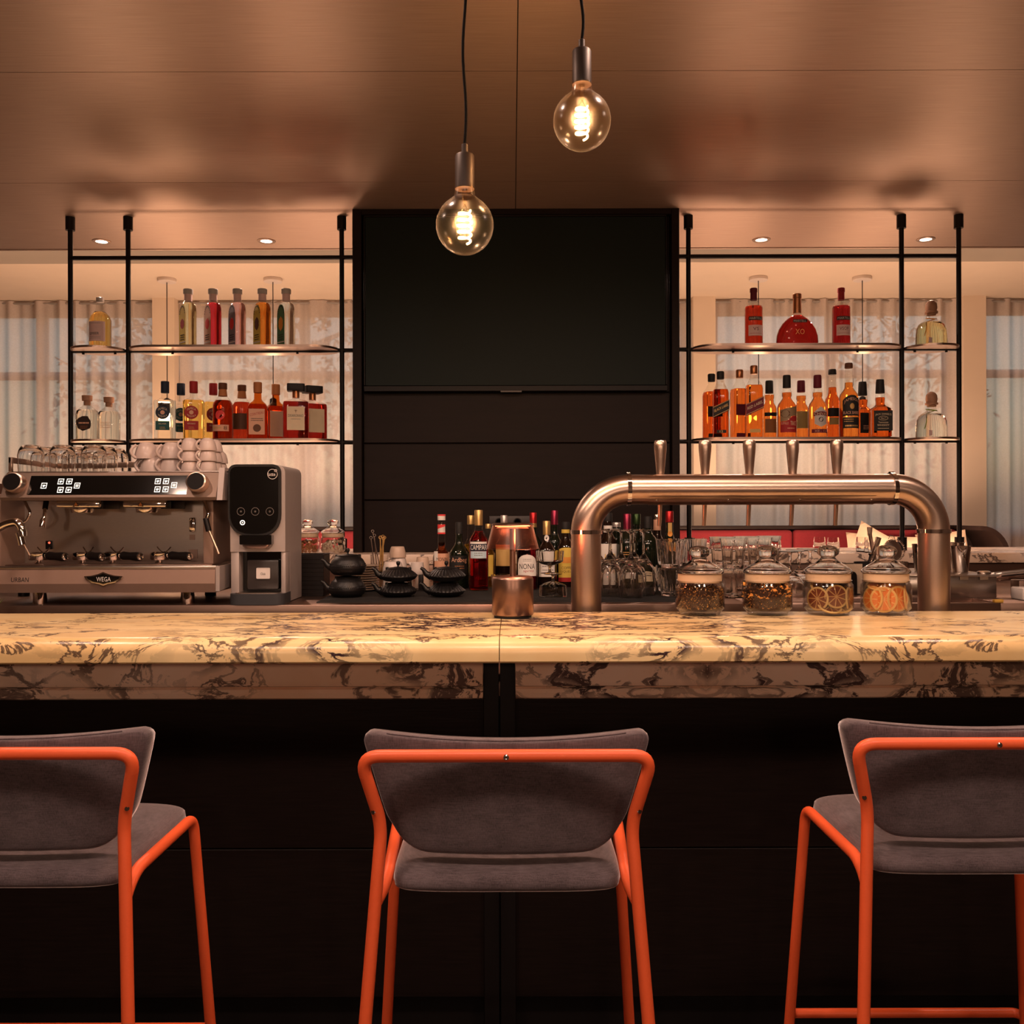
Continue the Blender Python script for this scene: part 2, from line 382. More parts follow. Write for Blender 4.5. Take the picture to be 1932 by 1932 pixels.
def round_poly(pts, r, n=5):
    """round the corners of a 2D polygon; r single or list"""
    out = []; m = len(pts)
    for i in range(m):
        p = Vector(pts[i]); a = Vector(pts[i - 1]); b = Vector(pts[(i + 1) % m]); ri = r[i] if isinstance(r, (list, tuple)) else r
        if ri <= 0: out.append(tuple(p)); continue
        da, db = (a - p).normalized(), (b - p).normalized()
        for k in range(n + 1):
            t = k / n; q0 = p + da * ri; q1 = p + db * ri
            q = (1 - t) ** 2 * q0 + 2 * t * (1 - t) * p + t * t * q1
            out.append((q.x, q.y))
    return out
def smooth_path(pts, r, n=6):
    """round the corners of a 3D polyline"""
    pts = [Vector(p) for p in pts]; out = [pts[0]]
    for i in range(1, len(pts) - 1):
        p = pts[i]; da = pts[i - 1] - p; db = pts[i + 1] - p
        q = min(r, da.length * 0.48, db.length * 0.48); da.normalize(); db.normalize()
        for k in range(n + 1):
            t = k / n; out.append((1 - t) ** 2 * (p + da * q) + 2 * t * (1 - t) * p + t * t * (p + db * q))
    out.append(pts[-1]); return out

# ---- lettering: flat print made from text curves, laid on a flat or round face
TXT = {}
def text_geo(s):
    if s in TXT: return TXT[s]
    c = bpy.data.curves.new('lettering', 'FONT'); c.body = s; c.resolution_u = 2; c.fill_mode = 'FRONT'
    o = bpy.data.objects.new('lettering', c); me = o.to_mesh()
    vs = [v.co.copy() for v in me.vertices]; fs = [tuple(p.vertices) for p in me.polygons]
    o.to_mesh_clear(); bpy.data.objects.remove(o); bpy.data.curves.remove(c)
    x0 = min(v.x for v in vs); x1 = max(v.x for v in vs); y0 = min(v.y for v in vs); y1 = max(v.y for v in vs)
    g = ([((v.x - (x0 + x1) / 2) / (x1 - x0), (v.y - (y0 + y1) / 2) / (y1 - y0)) for v in vs], fs)
    TXT[s] = g; return g
def on_cyl(r, phi=0.0):
    return lambda u, v: (r * math.sin(phi + u / r), -r * math.cos(phi + u / r), v)
def on_flat(y): return lambda u, v: (u, -y, v)
def lift(sf, d):
    """surface pushed outwards a touch"""
    def g(u, v):
        p = Vector(sf(u, v)); q = Vector((p.x, p.y, 0)); a = Vector(sf(u - 1e-4, v)); b = Vector(sf(u + 1e-4, v)); t = (b - a).normalized()
        return p + Vector((t.y, -t.x, 0)) * d
    return g
def lettering(s, sf, u, v, w, h, ma, parent, arch=0.0, slant=0.0, name='lettering'):
    vs, fs = text_geo(s); mb = MB()
    mb.add([sf(u + a * w, v + b * h + slant * a * w - arch * (a * 2) ** 2) for a, b in vs], fs)
    return mb.build(name, ma, parent, smooth=False)
def patch(sf, u0, u1, top, bot, n=14):
    """label patch between bot(u) and top(u)"""
    mb = MB(); vs, fs = [], []
    for i in range(n + 1):
        u = u0 + (u1 - u0) * i / n; t = i / n * 2 - 1
        vs += [sf(u, bot(t) if callable(bot) else bot), sf(u, top(t) if callable(top) else top)]
    fs = [(2 * i, 2 * i + 2, 2 * i + 3, 2 * i + 1) for i in range(n)]
    return mb.add(vs, fs)
def lines_block(sf, u, v, w, rows, gap, th, ma, parent, seed=1):
    """rows of tiny unreadable print"""
    rnd = random.Random(seed); mb = MB()
    for i in range(rows):
        x = u - w / 2; z = v - i * gap
        while x < u + w / 2 - 0.001:
            l = min(rnd.uniform(0.003, 0.009), u + w / 2 - x)
            mb.add([sf(x, z), sf(x + l, z), sf(x + l, z + th), sf(x, z + th)], [(0, 1, 2, 3)]); x += l + 0.0015
    return mb.build('small_print', ma, parent, smooth=False)

def spot(name, loc, power, size=R(130), blend=0.6, rad=0.04, col=WARM, tilt=0.0, parent=None):
    l = bpy.data.lights.new(name, 'SPOT'); l.energy = power; l.spot_size = size; l.spot_blend = blend; l.shadow_soft_size = rad; l.color = col
    o = bpy.data.objects.new(name, l); COL.objects.link(o); o.location = loc; o.rotation_euler = (tilt, 0, 0)
    return o
def point(name, loc, power, rad=0.03, col=PEND):
    l = bpy.data.lights.new(name, 'POINT'); l.energy = power; l.shadow_soft_size = rad; l.color = col
    o = bpy.data.objects.new(name, l); COL.objects.link(o); o.location = loc
    return o

# =================================================================== STRUCTURE
CZ = HC + 1.395       # metal ceiling
FZ = HC + 1.455       # plaster ceiling by the windows
WY = 6.38             # window wall
XL, XR, YB = -4.8, 4.8, -3.6
M_FLOOR = mat('dark_oak_floor', (0.035, 0.022, 0.017), 0.45, var=0.4, scale=6, stretch=(1, 14, 1))
fl = struct('floor', MB().box(XL, XR, YB, WY + 0.3, -0.1, 0), M_FLOOR, smooth=False)
plank = MB().box(-0.598, 0.598, -0.0885, 0.0885, 0, 0.004).mesh('plank', M_FLOOR, False)
for i in range(8):
    for j in range(13):
        o = bpy.data.objects.new('plank', plank); COL.objects.link(o); o.parent = fl
        o.location = (-4.2 + i * 1.2 + (0.6 if j % 2 else 0), 0.1 + j * 0.18, 0)
M_FRAME_ = mat('aluminium_profile', (0.5, 0.48, 0.46), 0.4, 0.9)
cl = struct('ceiling', MB().box(XL, XR, YB, 4.985, CZ + 0.006, CZ + 0.08), M_BLACK, smooth=False)
pan = MB().box(-1.4985, 1.4985, -0.4985, 0.4985, 0, 0.006).mesh('ceiling_panel', M_CEIL, False)
for i in range(4):
    for j in range(8):
        o = bpy.data.objects.new('ceiling_panel', pan); COL.objects.link(o); o.parent = cl
        o.location = (0.02 - 4.5 + 3.0 * i, 4.485 - j * 1.0 - (0.0 if j else 0.0), CZ)
struct('trim_1', MB().box(XL, XR, 5.5, 5.56, FZ - 0.002, FZ + 0.5), M_PLASTER, smooth=False)
struct('ceiling_window_side', MB().box(XL, XR, 5.56, WY + 0.3, FZ, FZ + 0.08), M_PLASTER, smooth=False)
struct('ceiling_void', MB().box(XL, XR, 4.9, 5.56, FZ + 0.5, FZ + 0.58), M_PLASTER, smooth=False)
struct('trim_3', MB().box(-4.5, 4.5, 5.18, 5.32, HC + 1.853, HC + 1.88), M_FRAME_, smooth=False)  # unseen box added as a housing for the fill strip
struct('trim_2', MB().box(XL, XR, 4.985, 5.0, CZ - 0.004, CZ + 0.6), M_CEIL, smooth=False)
struct('wall_left', MB().box(XL - 0.1, XL, YB, WY + 0.3, 0, 3.5), M_WALL, smooth=False)
struct('wall_right', MB().box(XR, XR + 0.1, YB, WY + 0.3, 0, 3.5), M_WALL, smooth=False)
struct('wall_front', MB().box(XL, XR, YB - 0.1, YB, 0, 3.5), M_WALL, smooth=False)
# window wall: piers between bays, parapet below
piers = [-4.185, -2.355, -0.525, 1.305, 3.135]
SILL = HC - 0.17
wb = MB()
for p in piers: wb.box(p - 0.075, p + 0.075, WY, WY + 0.25, 0, FZ)
wb.box(XL, XR, WY + 0.1, WY + 0.25, 0, SILL)
wb.box(XL, XR, WY + 0.1, WY + 0.25, FZ - 0.03, FZ + 0.3)
struct('wall_back', wb, M_PLASTER, smooth=False)
M_FRAME = mat('window_frame_paint', (0.30, 0.27, 0.25), 0.5)
bays = [(-4.8, -4.26)] + [(piers[i] + 0.075, piers[i + 1] - 0.075) for i in range(4)] + [(3.21, 4.8)]
for i, (a, b) in enumerate(bays):
    fr = MB(); y = WY + 0.17
    fr.box(a, a + 0.05, y, y + 0.06, SILL, FZ - 0.03); fr.box(b - 0.05, b, y, y + 0.06, SILL, FZ - 0.03)
    fr.box(a, b, y, y + 0.06, SILL, SILL + 0.06); fr.box(a, b, y, y + 0.06, FZ - 0.09, FZ - 0.03)
    fr.box(a, b, y, y + 0.06, 2.30, 2.35)
    m = (a + b) / 2; fr.box(m - 0.03, m + 0.03, y, y + 0.06, SILL, FZ - 0.03)
    wn = struct('window_%d' % (i + 1), fr, M_FRAME, smooth=False)
    for (u0, u1) in ((a + 0.05, m - 0.03), (m + 0.03, b - 0.05)):
        for (z0, z1) in ((SILL + 0.06, 2.30), (2.35, FZ - 0.09)):
            MB().box(u0, u1, y + 0.025, y + 0.032, z0, z1).build('pane', M_GLASS, wn, smooth=False)
# curtains
def curtain(a, b, label, seed):
    rnd = random.Random(seed); n = int((b - a) / 0.008); vs, fs = [], []
    ph = rnd.uniform(0, 6); z0, z1 = SILL - 0.12, FZ - 0.005
    for i in range(n + 1):
        x = a + (b - a) * i / n
        k = 30 + 8 * math.sin(x * 1.9 + ph)
        y = WY + 0.075 + 0.020 * math.sin(x * k + ph) + 0.012 * math.sin(x * 71 + ph * 2) + 0.010 * math.sin(x * 13 + ph)
        for z, q in ((z0, 1.0), (z1, 0.75)): vs.append((x, WY + 0.075 + (y - WY - 0.075) * q, z))
    fs = [(2 * i, 2 * i + 2, 2 * i + 3, 2 * i + 1) for i in range(n)]
    o = MB().add(vs, fs).build('sheer_curtain', M_CURTAIN, None); tag(o, label, 'curtain', 'sheer curtains along the windows')
    MB().tube([(a, WY + 0.075, FZ - 0.02), (b, WY + 0.075, FZ - 0.02)], 0.008, 8).build('curtain_rail', M_FRAME, o)
    return o
cl_lab = ['far left sheer curtain at the edge of the picture', 'sheer curtain behind the espresso machine and left shelf disc',
          'sheer curtain behind the five fruit gin bottles left of the television', 'sheer curtain in the gap just right of the television',
          'sheer curtain behind the whisky bottles on the right shelves', 'sheer curtain right of the right shelf rack at the picture edge']
cb_ = [(-4.8, -4.26)] + bays[1:3] + [bays[3]] + [bays[4]] + [bays[5]]
for i, (a, b) in enumerate(cb_): curtain(a + 0.005, b - 0.005, cl_lab[i], i + 3)
# outside: ground and trees seen softly through the sheers
M_GRASS = mat('evening_lawn', (0.05, 0.07, 0.04), 0.9, var=0.3, scale=4)
struct('ground_outside', MB().box(-30, 30, WY + 0.4, 45, -0.4, -0.3), M_GRASS, smooth=False)
M_LEAF = mat('dusk_foliage', (0.035, 0.05, 0.03), 0.8, var=0.4, scale=3)
M_BARK = mat('grey_bark', (0.06, 0.05, 0.045), 0.9, var=0.3, scale=20)
def tree(x, y, h, label, seed):
    rnd = random.Random(seed); t = thing('garden_tree', label, 'tree', (x, y, -0.3))
    trunk = MB().tube([(0, 0, 0), (0.05, 0.02, h * 0.5), (0.0, 0.1, h * 0.95)], [0.16, 0.11, 0.03], 8)
    for k in range(14):
        a = rnd.uniform(0, 6.28); z = h * rnd.uniform(0.3, 0.9); l = rnd.uniform(0.6, 1.3)
        trunk.tube([(0, 0, z), (math.cos(a) * l, math.sin(a) * l, z + l * 0.5)], [0.04, 0.012], 5)
    trunk.build('trunk', M_BARK, t)
    lf = MB()
    for k in range(900):
        a = rnd.uniform(0, 6.28); z = h * rnd.uniform(0.32, 1.02); l = (1.6 * (1 - abs(z / h - 0.62) * 1.4)) * rnd.random() ** 0.5
        c = Vector((math.cos(a) * l, math.sin(a) * l, z)); d = Vector((rnd.uniform(-1, 1), rnd.uniform(-1, 1), rnd.uniform(-1, 1))).normalized()
        e = d.orthogonal().normalized(); q = rnd.uniform(0.05, 0.10)
        lf.add([c - d * q, c + e * q * 0.5, c + d * q, c - e * q * 0.5], [(0, 1, 2, 3)])
    o = lf.build('foliage', M_LEAF, t, smooth=False); o['kind'] = 'stuff'
tree(-3.2, 14.6, 5.2, 'tree outside the window behind the fruit gin bottles', 1)
tree(2.4, 15.5, 4.6, 'tree outside behind the right whisky shelf', 2)
tree(6.2, 15.2, 5.0, 'tree outside the far right window', 3)
tree(-6.4, 15.8, 4.8, 'tree outside the far left window', 4)

# =================================================================== TELEVISION COLUMN
CY = 4.37
cX0, cX1 = X(667, 4.35), X(1282, 4.35)
LZ = HC - 0.185        # marble ledge top
col = struct('wall_centre', MB().box(cX0 + 0.01, cX1 - 0.01, CY + 0.02, 4.75, LZ + 0.001, CZ), M_WOODH, smooth=False)
pz = [LZ, Z(943, 4.37) - 0.0, Z(836, 4.37), Z(741, 4.37), CZ - 0.001]
for i in range(4):
    MB().box(cX0 + 0.045, cX1 - 0.04, CY, CY + 0.02, pz[i] + 0.0025, pz[i + 1] - 0.0025, 0.002, 1).build('wood_panel', M_WOODH, col)
for (a, b) in ((cX0, cX0 + 0.042), (cX1 - 0.036, cX1)):
    MB().box(a, b, 4.335, 4.75, LZ, CZ - 0.001, 0.002, 1).build('side_frame', M_WOODH, col)
MB().box(cX0 + 0.042, cX1 - 0.036, 4.335, CY, CZ - 0.028, CZ - 0.001, 0.002, 1).build('top_rail', M_WOODH, col)
tvY = 4.33
tv = thing('television', 'large wall-mounted black television above the bottle counter', 'television', (0.01, tvY, Z(738, tvY)))
x0, x1 = X(687, tvY), X(1260, tvY); z0, z1 = Z(738, tvY), Z(405, tvY)
MB().box(x0, x1, tvY + 0.004, tvY + 0.035, z0, z1, 0.004).build('housing', M_BLACK, tv, world=True)
MB().box(x0 + 0.008, x1 - 0.008, tvY, tvY + 0.006, Z(727, tvY), z1 - 0.01, 0.0015, 1).build('screen', M_SCREEN, tv, world=True)
bz = MB(); bz.box(x0, x1, tvY - 0.003, tvY + 0.006, z0, Z(727, tvY) - 0.001, 0.002, 1); bz.box(x0, x0 + 0.008, tvY - 0.003, tvY + 0.006, Z(727, tvY), z1, 0.002, 1); bz.box(x1 - 0.008, x1, tvY - 0.003, tvY + 0.006, Z(727, tvY), z1, 0.002, 1); bz.box(x0, x1, tvY - 0.003, tvY + 0.006, z1 - 0.01, z1, 0.002, 1)
bz.build('bezel', M_BLACK, tv, world=True)
MB().box(X(945, tvY), X(985, tvY), tvY - 0.004, tvY + 0.01, z0 - 0.005, z0 + 0.002, 0.001, 1).build('badge', M_GREY, tv, world=True)
MB().box(-0.2, 0.22, tvY + 0.033, CY + 0.001, z0 + 0.2, z1 - 0.2).build('wall_mount', M_BLACK, tv, world=True, smooth=False)

# =================================================================== SHELF RACKS
SY = 4.45
def stadium(x0, x1, y, r, n=12):
    pts = []
    for i in range(n + 1):
        a = -PI / 2 - PI * i / n; pts.append((x0 + r + r * math.cos(a), y + r * math.sin(a)))
    for i in range(n + 1):
        a = PI / 2 - PI * i / n; pts.append((x1 - r + r * math.cos(a), y + r * math.sin(a)))
    return pts
SHZ = [Z(649, 4.335), Z(826, 4.335)]      # top face of the shelf boards
def rack(label, posts, col_x, big, disc):
    t = thing('shelf_rack', label, 'shelf rack', ((posts[0] + posts[-1]) / 2, SY, LZ), group='black tube racks either side of the television')
    for p in posts:
        po = MB().tube([(p, SY, LZ), (p, SY, CZ)], 0.0112, 16).build('post', M_BLACK, t, world=True)
        MB().lathe([(0.0215, 0), (0.0215, 0.062)], 20, (p, SY, CZ - 0.062)).build('ceiling_sleeve', M_BLACK, po, world=True)
        MB().lathe([(0.0215, 0), (0.0215, 0.062)], 20, (p, SY, LZ)).build('foot_sleeve', M_BLACK, po, world=True)
    xa, xb = min(posts + [col_x]), max(posts + [col_x])
    for z in (Z(485, SY), Z(660.5, SY), Z(834, SY)):
        MB().tube([(xa, SY, z), (xb, SY, z)], 0.0105, 14).build('rail', M_BLACK, t, world=True)
    for z in SHZ:
        for (a, b) in (big, disc):
            s = MB().prismz(stadium(a, b, SY, 0.123), z - 0.010, z).build('shelf_board', M_SHELF, t, world=True)
            for k in (0.2, 0.8):
                MB().lathe([(0.006, 0), (0.006, 0.014)], 10, (a + (b - a) * k, SY, z - 0.0235)).build('stud', M_BLACK, s, world=True)
    return t
lp = [X(134, SY), X(243, SY), X(646, SY)]; rp = [X(1300, SY), X(1702, SY), X(1810, SY)]
rack('black tube rack with bronze shelves left of the television', lp, cX0 + 0.01, (lp[1] + 0.012, lp[2] - 0.014), (lp[0] + 0.01, lp[1] - 0.012))
rack('black tube rack with bronze shelves right of the television', rp, cX1 - 0.01, (rp[0] + 0.014, rp[1] - 0.012), (rp[1] + 0.012, rp[2] - 0.01))

# =================================================================== DOWNLIGHTS
def downlight(x, y, label, power, size, lit=True, tilt=0.0, z=CZ, k=1.0):
    t = thing('recessed_downlight', label, 'downlight', (x, y, z), group='recessed ceiling downlights')
    MB().lathe([(r_ * k, z_) for r_, z_ in ((0.0285, 0.0), (0.046, 0.0), (0.046, -0.003), (0.040, -0.006), (0.029, -0.004), (0.0285, 0.0))], 32).build('trim_ring', M_SHELF, t)
    MB().lathe([(0.0, -0.0025), (0.0288 * k, -0.0025), (0.0288 * k, 0.0), (0.0, 0.0)], 24).build('lamp_disc', M_LIGHT, t)
    spot('downlight_beam', (x, y, z - 0.012), power, size, 0.5, 0.028 * k, WARM, tilt)
for px, lab in ((193, 'recessed downlight above the leftmost shelf disc'), (504, 'recessed downlight above the fruit gin bottles'),
                (1438, 'recessed downlight above the cylindrical cognac bottle'), (1748, 'recessed downlight above the rightmost shelf disc')):
    downlight(X(px, 4.84), 4.84, lab, DOWN_W, R(150))
for x, lab in ((-1.65, 'leftmost downlight over the bar top, just above the frame'), (-0.55, 'second downlight from the left over the bar top'), (0.55, 'third downlight from the left over the bar top'), (1.65, 'rightmost downlight over the bar top, just above the frame')):
    downlight(x, 2.12, lab, BAR_W, R(172))
for x, y, lab in ((-1.0, 0.55, 'recessed downlight behind the left bar stool, out of view'), (0.0, 0.55, 'recessed downlight behind the middle bar stool, out of view'), (1.0, 0.55, 'recessed downlight behind the right bar stool, out of view')):
    downlight(x, y, lab, ROOM_W, R(165), k=7.0)
for x, lab in ((-1.6, 'globe pendant in the seating area behind the camera, left'), (0.2, 'globe pendant in the seating area behind the camera, middle'), (1.9, 'globe pendant in the seating area behind the camera, right')):
    t = thing('globe_pendant', lab, 'pendant lamp', (x, -1.8, 1.75), group='opal globe pendants in the seating area')  # unseen globes added for low frontal light on the bar moulding
    MB().tube([(0, 0, 0.1), (0, 0, CZ - 1.75)], 0.004, 8).build('cord', M_BLACK, t)
    MB().lathe([(0.0, -0.11), (0.06, -0.095), (0.1, -0.05), (0.11, 0.0), (0.1, 0.05), (0.06, 0.095), (0.02, 0.11)], 32).build('globe', mat('opal_globe', (0.9, 0.8, 0.7), 0.4, emit=(1.0, 0.66, 0.46), es=GLOBE_W * 2.0), t)
    MB().lathe([(0.03, 0.1), (0.03, 0.14), (0.01, 0.15)], 20).build('holder', M_BLACK, t)

# =================================================================== FAR PENDANTS
M_CANOPY = mat('white_canopy', (0.68, 0.60, 0.55), 0.5, var=0.03)
for px, lab in ((316, 'white pendant canopy with thin cord left above the gin bottles'), (516, 'white pendant canopy with thin cord right above the gin bottles'),
                (1432, 'white pendant canopy with thin cord above the cylindrical cognac'), (1628, 'white pendant canopy with thin cord right of the tall cognac')):
    y = 5.86; x = X(px, y)
    t = thing('far_pendant', lab, 'pendant lamp', (x, y, FZ), group='thin pendants by the windows')
    MB().lathe([(0.055, 0), (0.057, -0.003), (0.057, -0.020), (0.054, -0.023), (0.0, -0.023)], 28).build('canopy', M_CANOPY, t)
    MB().tube([(0, 0, -0.02), (0, 0, -0.76)], 0.0028, 6).build('cord', M_BLACK, t)
    MB().lathe([(0.004, -0.74), (0.02, -0.75), (0.024, -0.83), (0.0, -0.83)], 16).build('lamp_holder', M_BLACK, t)
    MB().lathe([(0.0, -0.865), (0.014, -0.858), (0.018, -0.848), (0.016, -0.832), (0.0, -0.83)], 16).build('bulb', M_LIGHT, t)
    point('far_pendant_glow', (x, y, FZ - 0.89), FAR_W, 0.03)

# =================================================================== BAR
BT = HC - 0.29; BY0, BY1 = 2.17, 2.73
def slab(name, x0, x1, label):
    prof = [(BY1, BT), (BY1, BT - 0.058), (BY0 + 0.004, BT - 0.058), (BY0, BT - 0.054), (BY0, BT - 0.036)]
    for i in range(1, 9):
        a = PI - (PI / 2) * i / 8; prof.append((BY0 + 0.04 + 0.04 * math.cos(a), BT - 0.036 + 0.036 * math.sin(a)))
    o = MB().prismx(prof, x0, x1).build(name, M_MARBLE, None, ang=25); return tag(o, label, 'bar top', 'marble bar top slabs')
slab('marble_bar_top', -3.0, -0.031, 'cream veined marble bar top slab left of the seam')
slab('marble_bar_top', -0.029, 3.0, 'cream veined marble bar top slab right of the seam')
bf = thing('bar_counter', 'dark wood bar front with marble moulding under the top', 'bar counter', (0, 2.47, 0))
gx0, gx1 = X(910, 2.42), X(972, 2.42)
for (a, b) in ((-3.0, gx0), (gx1, 3.0)):
    pr = [(2.70, BT - 0.058), (2.42, BT - 0.058), (2.42, 0.935), (2.425, 0.923), (2.44, 0.919), (2.70, 0.919)]
    MB().prismx(pr, a, b).build('upper_moulding', M_MARBLE2, bf, world=True, ang=25)
    pr = [(2.70, 0.918), (2.452, 0.918), (2.440, 0.912), (2.436, 0.903), (2.438, 0.890), (2.445, 0.886), (2.70, 0.886)]
    MB().prismx(pr, a, b).build('lower_moulding', M_MARBLE2, bf, world=True, ang=25)
xs = [-3.0, -2.2, X(941, 2.48), 2.2, 3.0]
for i in range(4):
    for (z0, z1) in ((0.10, 0.488), (0.491, 0.884)):
        MB().box(xs[i] + 0.0015, xs[i + 1] - 0.0015, 2.47, 2.49, z0, z1, 0.0015, 1).build('wood_panel', M_WOOD, bf, world=True)
MB().box(-3, 3, 2.52, 2.54, 0, 0.098).build('kick_board', M_BLACK, bf, world=True, smooth=False)
MB().box(-3, 3, 2.49, 2.70, 0.1, 0.885).build('carcass', M_BLACK, bf, world=True, smooth=False)
for (a, b) in ((gx0 + 0.001, X(940, 2.45)), (X(942.5, 2.45), gx1 - 0.001)):
    MB().box(a, b, 2.45, 2.468, 0.0, BT - 0.059, 0.001, 1).build('black_post', M_BLACK, bf, world=True)

# under-bar worktop on the bartender's side
uw = thing('under_bar_worktop', 'steel worktop on the bartender side just behind the marble top', 'worktop', (0, 2.9, 0))
MB().box(-3, 3, 2.74, 3.0, 0.86, 0.90, 0.003).build('top', M_STEELD, uw, world=True)
MB().box(-3, 3, 2.76, 2.98, 0.0, 0.86).build('carcass', M_STEELD, uw, world=True, smooth=False)

# back counter with basin cut into it on the right
KT = HC - 0.304; KY = 3.11
bc = thing('back_counter', 'long dark steel back counter under the bottles', 'counter', (0, 3.6, 0))
sx0, sx1 = X(1400, 3.2), X(1862, 3.2)
def kbox(n, a, b, y0, y1, z0, z1, ma=M_STEELD, bev=0.003): return MB().box(a, b, y0, y1, z0, z1, bev).build(n, ma, bc, world=True)
kbox('top', -3.2, sx0, KY, 4.17, KT - 0.05, KT)
kbox('top', sx0, sx1, 3.30, 4.17, KT - 0.05, KT)
kbox('top', sx1, 3.2, KY, 4.17, KT - 0.05, KT)
kbox('front_rim', sx0, sx1, KY, KY + 0.025, KT - 0.05, KT)
kbox('basin', sx0, sx1, KY + 0.025, 3.30, KT - 0.16, KT - 0.14)
kbox('basin_wall', sx0 - 0.002, sx1, 3.298, 3.31, KT - 0.16, KT - 0.006)
kbox('basin_wall', sx1 - 0.004, sx1 + 0.006, KY + 0.02, 3.30, KT - 0.16, KT - 0.006)
MB().box(-3.2, 3.2, 3.14, 4.17, 0, KT - 0.17).build('carcass', M_BLACK, bc, world=True, smooth=False)
kbox('front_apron', -3.2, 3.2, KY + 0.012, KY + 0.02, KT - 0.17, KT - 0.04)
tag(MB().box(-3.2, 3.2, 4.165, 4.175, KT, LZ - 0.0455, 0.002).build('backsplash', M_STEELD), 'steel backsplash strip between the back counter and the marble ledge', 'backsplash')
lg = tag(MB().box(-3.2, 3.2, 4.15, 4.80, LZ - 0.045, LZ, 0.006).build('marble_ledge', M_MARBLE2), 'narrow marble ledge behind the back counter', 'ledge')
lgb = tag(MB().box(-3.2, 3.2, 4.22, 4.78, 0, LZ - 0.0455).build('ledge_base', M_BLACK, smooth=False), 'dark base carrying the marble ledge', 'cabinet')
# bar mat
bm_ = thing('bar_mat', 'black ribbed rubber mat on the back counter', 'bar mat', (0, 3.4, KT))
mx0, mx1 = X(600, 3.2), X(1350, 3.2)
MB().box(mx0, mx1, 3.17, 3.72, KT, KT + 0.004).build('base_sheet', M_RUBBER, bm_, world=True, smooth=False)
rb = MB()
for i in range(45): rb.box(mx0 + 0.01, mx1 - 0.01, 3.18 + i * 0.012, 3.186 + i * 0.012, KT + 0.004, KT + 0.009)
rbo = rb.build('ribs', M_RUBBER, bm_, world=True, smooth=False); rbo['kind'] = 'stuff'

# =================================================================== BANQUETTE
by = 5.9
bq = thing('banquette', 'long crimson bench with black curved back under the windows', 'bench', (0.6, by, 0))
bx0, bx1 = X(425, by), X(1852, by)
BZ = Z(993, by)
rail = [(bx0, BZ - 0.022), (bx1 - 0.13, BZ - 0.022), (bx1 - 0.13, BZ), (bx0, BZ)]
MB().box(bx0, bx1 - 0.16, by - 0.02, by + 0.10, BZ - 0.024, BZ, 0.004).build('top_rail', M_WOODH, bq, world=True)
MB().box(bx0, bx1 - 0.02, by + 0.03, by + 0.08, 0.05, BZ - 0.02).build('back_board', M_WOODH, bq, world=True, smooth=False)
pts = [(bx1 - 0.18, BZ)]
for i in range(10):
    a = PI / 2 * (1 - i / 9); pts.append((bx1 - 0.17 + 0.17 * math.cos(a), BZ - 0.20 + 0.20 * math.sin(a)))
pts += [(bx1, 0.05), (bx1 - 0.03, 0.05), (bx1 - 0.03, BZ - 0.2)]
for i in range(9):
    a = PI / 2 * i / 8; pts.append((bx1 - 0.17 + 0.14 * math.cos(a), BZ - 0.20 + 0.175 * math.sin(a)))
pts.append((bx1 - 0.18, BZ - 0.024))
MB().prism(pts, by - 0.35, by + 0.10).build('curved_end', M_WOODH, bq, world=True)
js = [bx0 + 0.05, -0.62, 0.55, X(1492, by), bx1 - 0.17]
for i in range(4):
    MB().box(js[i] + 0.003, js[i + 1] - 0.003, by - 0.06, by + 0.03, 0.48, BZ - 0.027, 0.025, 4).build('back_cushion', M_RED, bq, world=True)
    MB().box(js[i] + 0.003, js[i + 1] - 0.003, by - 0.52, by - 0.06, 0.36, 0.48, 0.03, 4).build('seat_cushion', M_RED, bq, world=True)
MB().box(bx0, bx1 - 0.03, by - 0.50, by + 0.03, 0.0, 0.36).build('plinth', M_WOODH, bq, world=True, smooth=False)
def pillow(px, py, w, h, rz, rx, label, dyy=0.0):
    n = 14; vs, fs = [], []
    for sgn in (1, -1):
        for i in range(n + 1):
            for j in range(n + 1):
                u, v = i / n * 2 - 1, j / n * 2 - 1
                t = 0.055 * ((1 - abs(u) ** 2.6) * (1 - abs(v) ** 2.6)) ** 0.55
                k = 1 - 0.10 * (1 - abs(u)) * abs(v) * 0 - 0.06 * (1 - u * u) * (abs(v) > 0.99) 
                vs.append((u * w / 2 * (1 - 0.05 * (1 - v * v)), sgn * t, v * h / 2 * (1 - 0.05 * (1 - u * u))))
    for s_ in (0, 1):
        o = s_ * (n + 1) ** 2
        for i in range(n):
            for j in range(n):
                a = o + i * (n + 1) + j; fs.append((a, a + 1, a + n + 2, a + n + 1))
    p = PX(px, py, by - 0.16 - dyy)
    o = MB().add(vs, fs).build('scatter_cushion', M_PILLOW); o.location = p; o.rotation_euler = (R(-14), R(rx), R(rz))
    tag(o, label, 'cushion', 'cream cushions on the crimson bench')
pillow(1668, 1054, 0.46, 0.30, 0, 4, 'wide cream cushion on the crimson bench, left of the right tower leg')
pillow(1655, 1058, 0.36, 0.36, 0, 28, 'tilted cream cushion with its corner pointing up on the bench', 0.13)
pillow(1784, 1055, 0.30, 0.34, -4, -6, 'cream cushion at the curved end of the crimson bench')

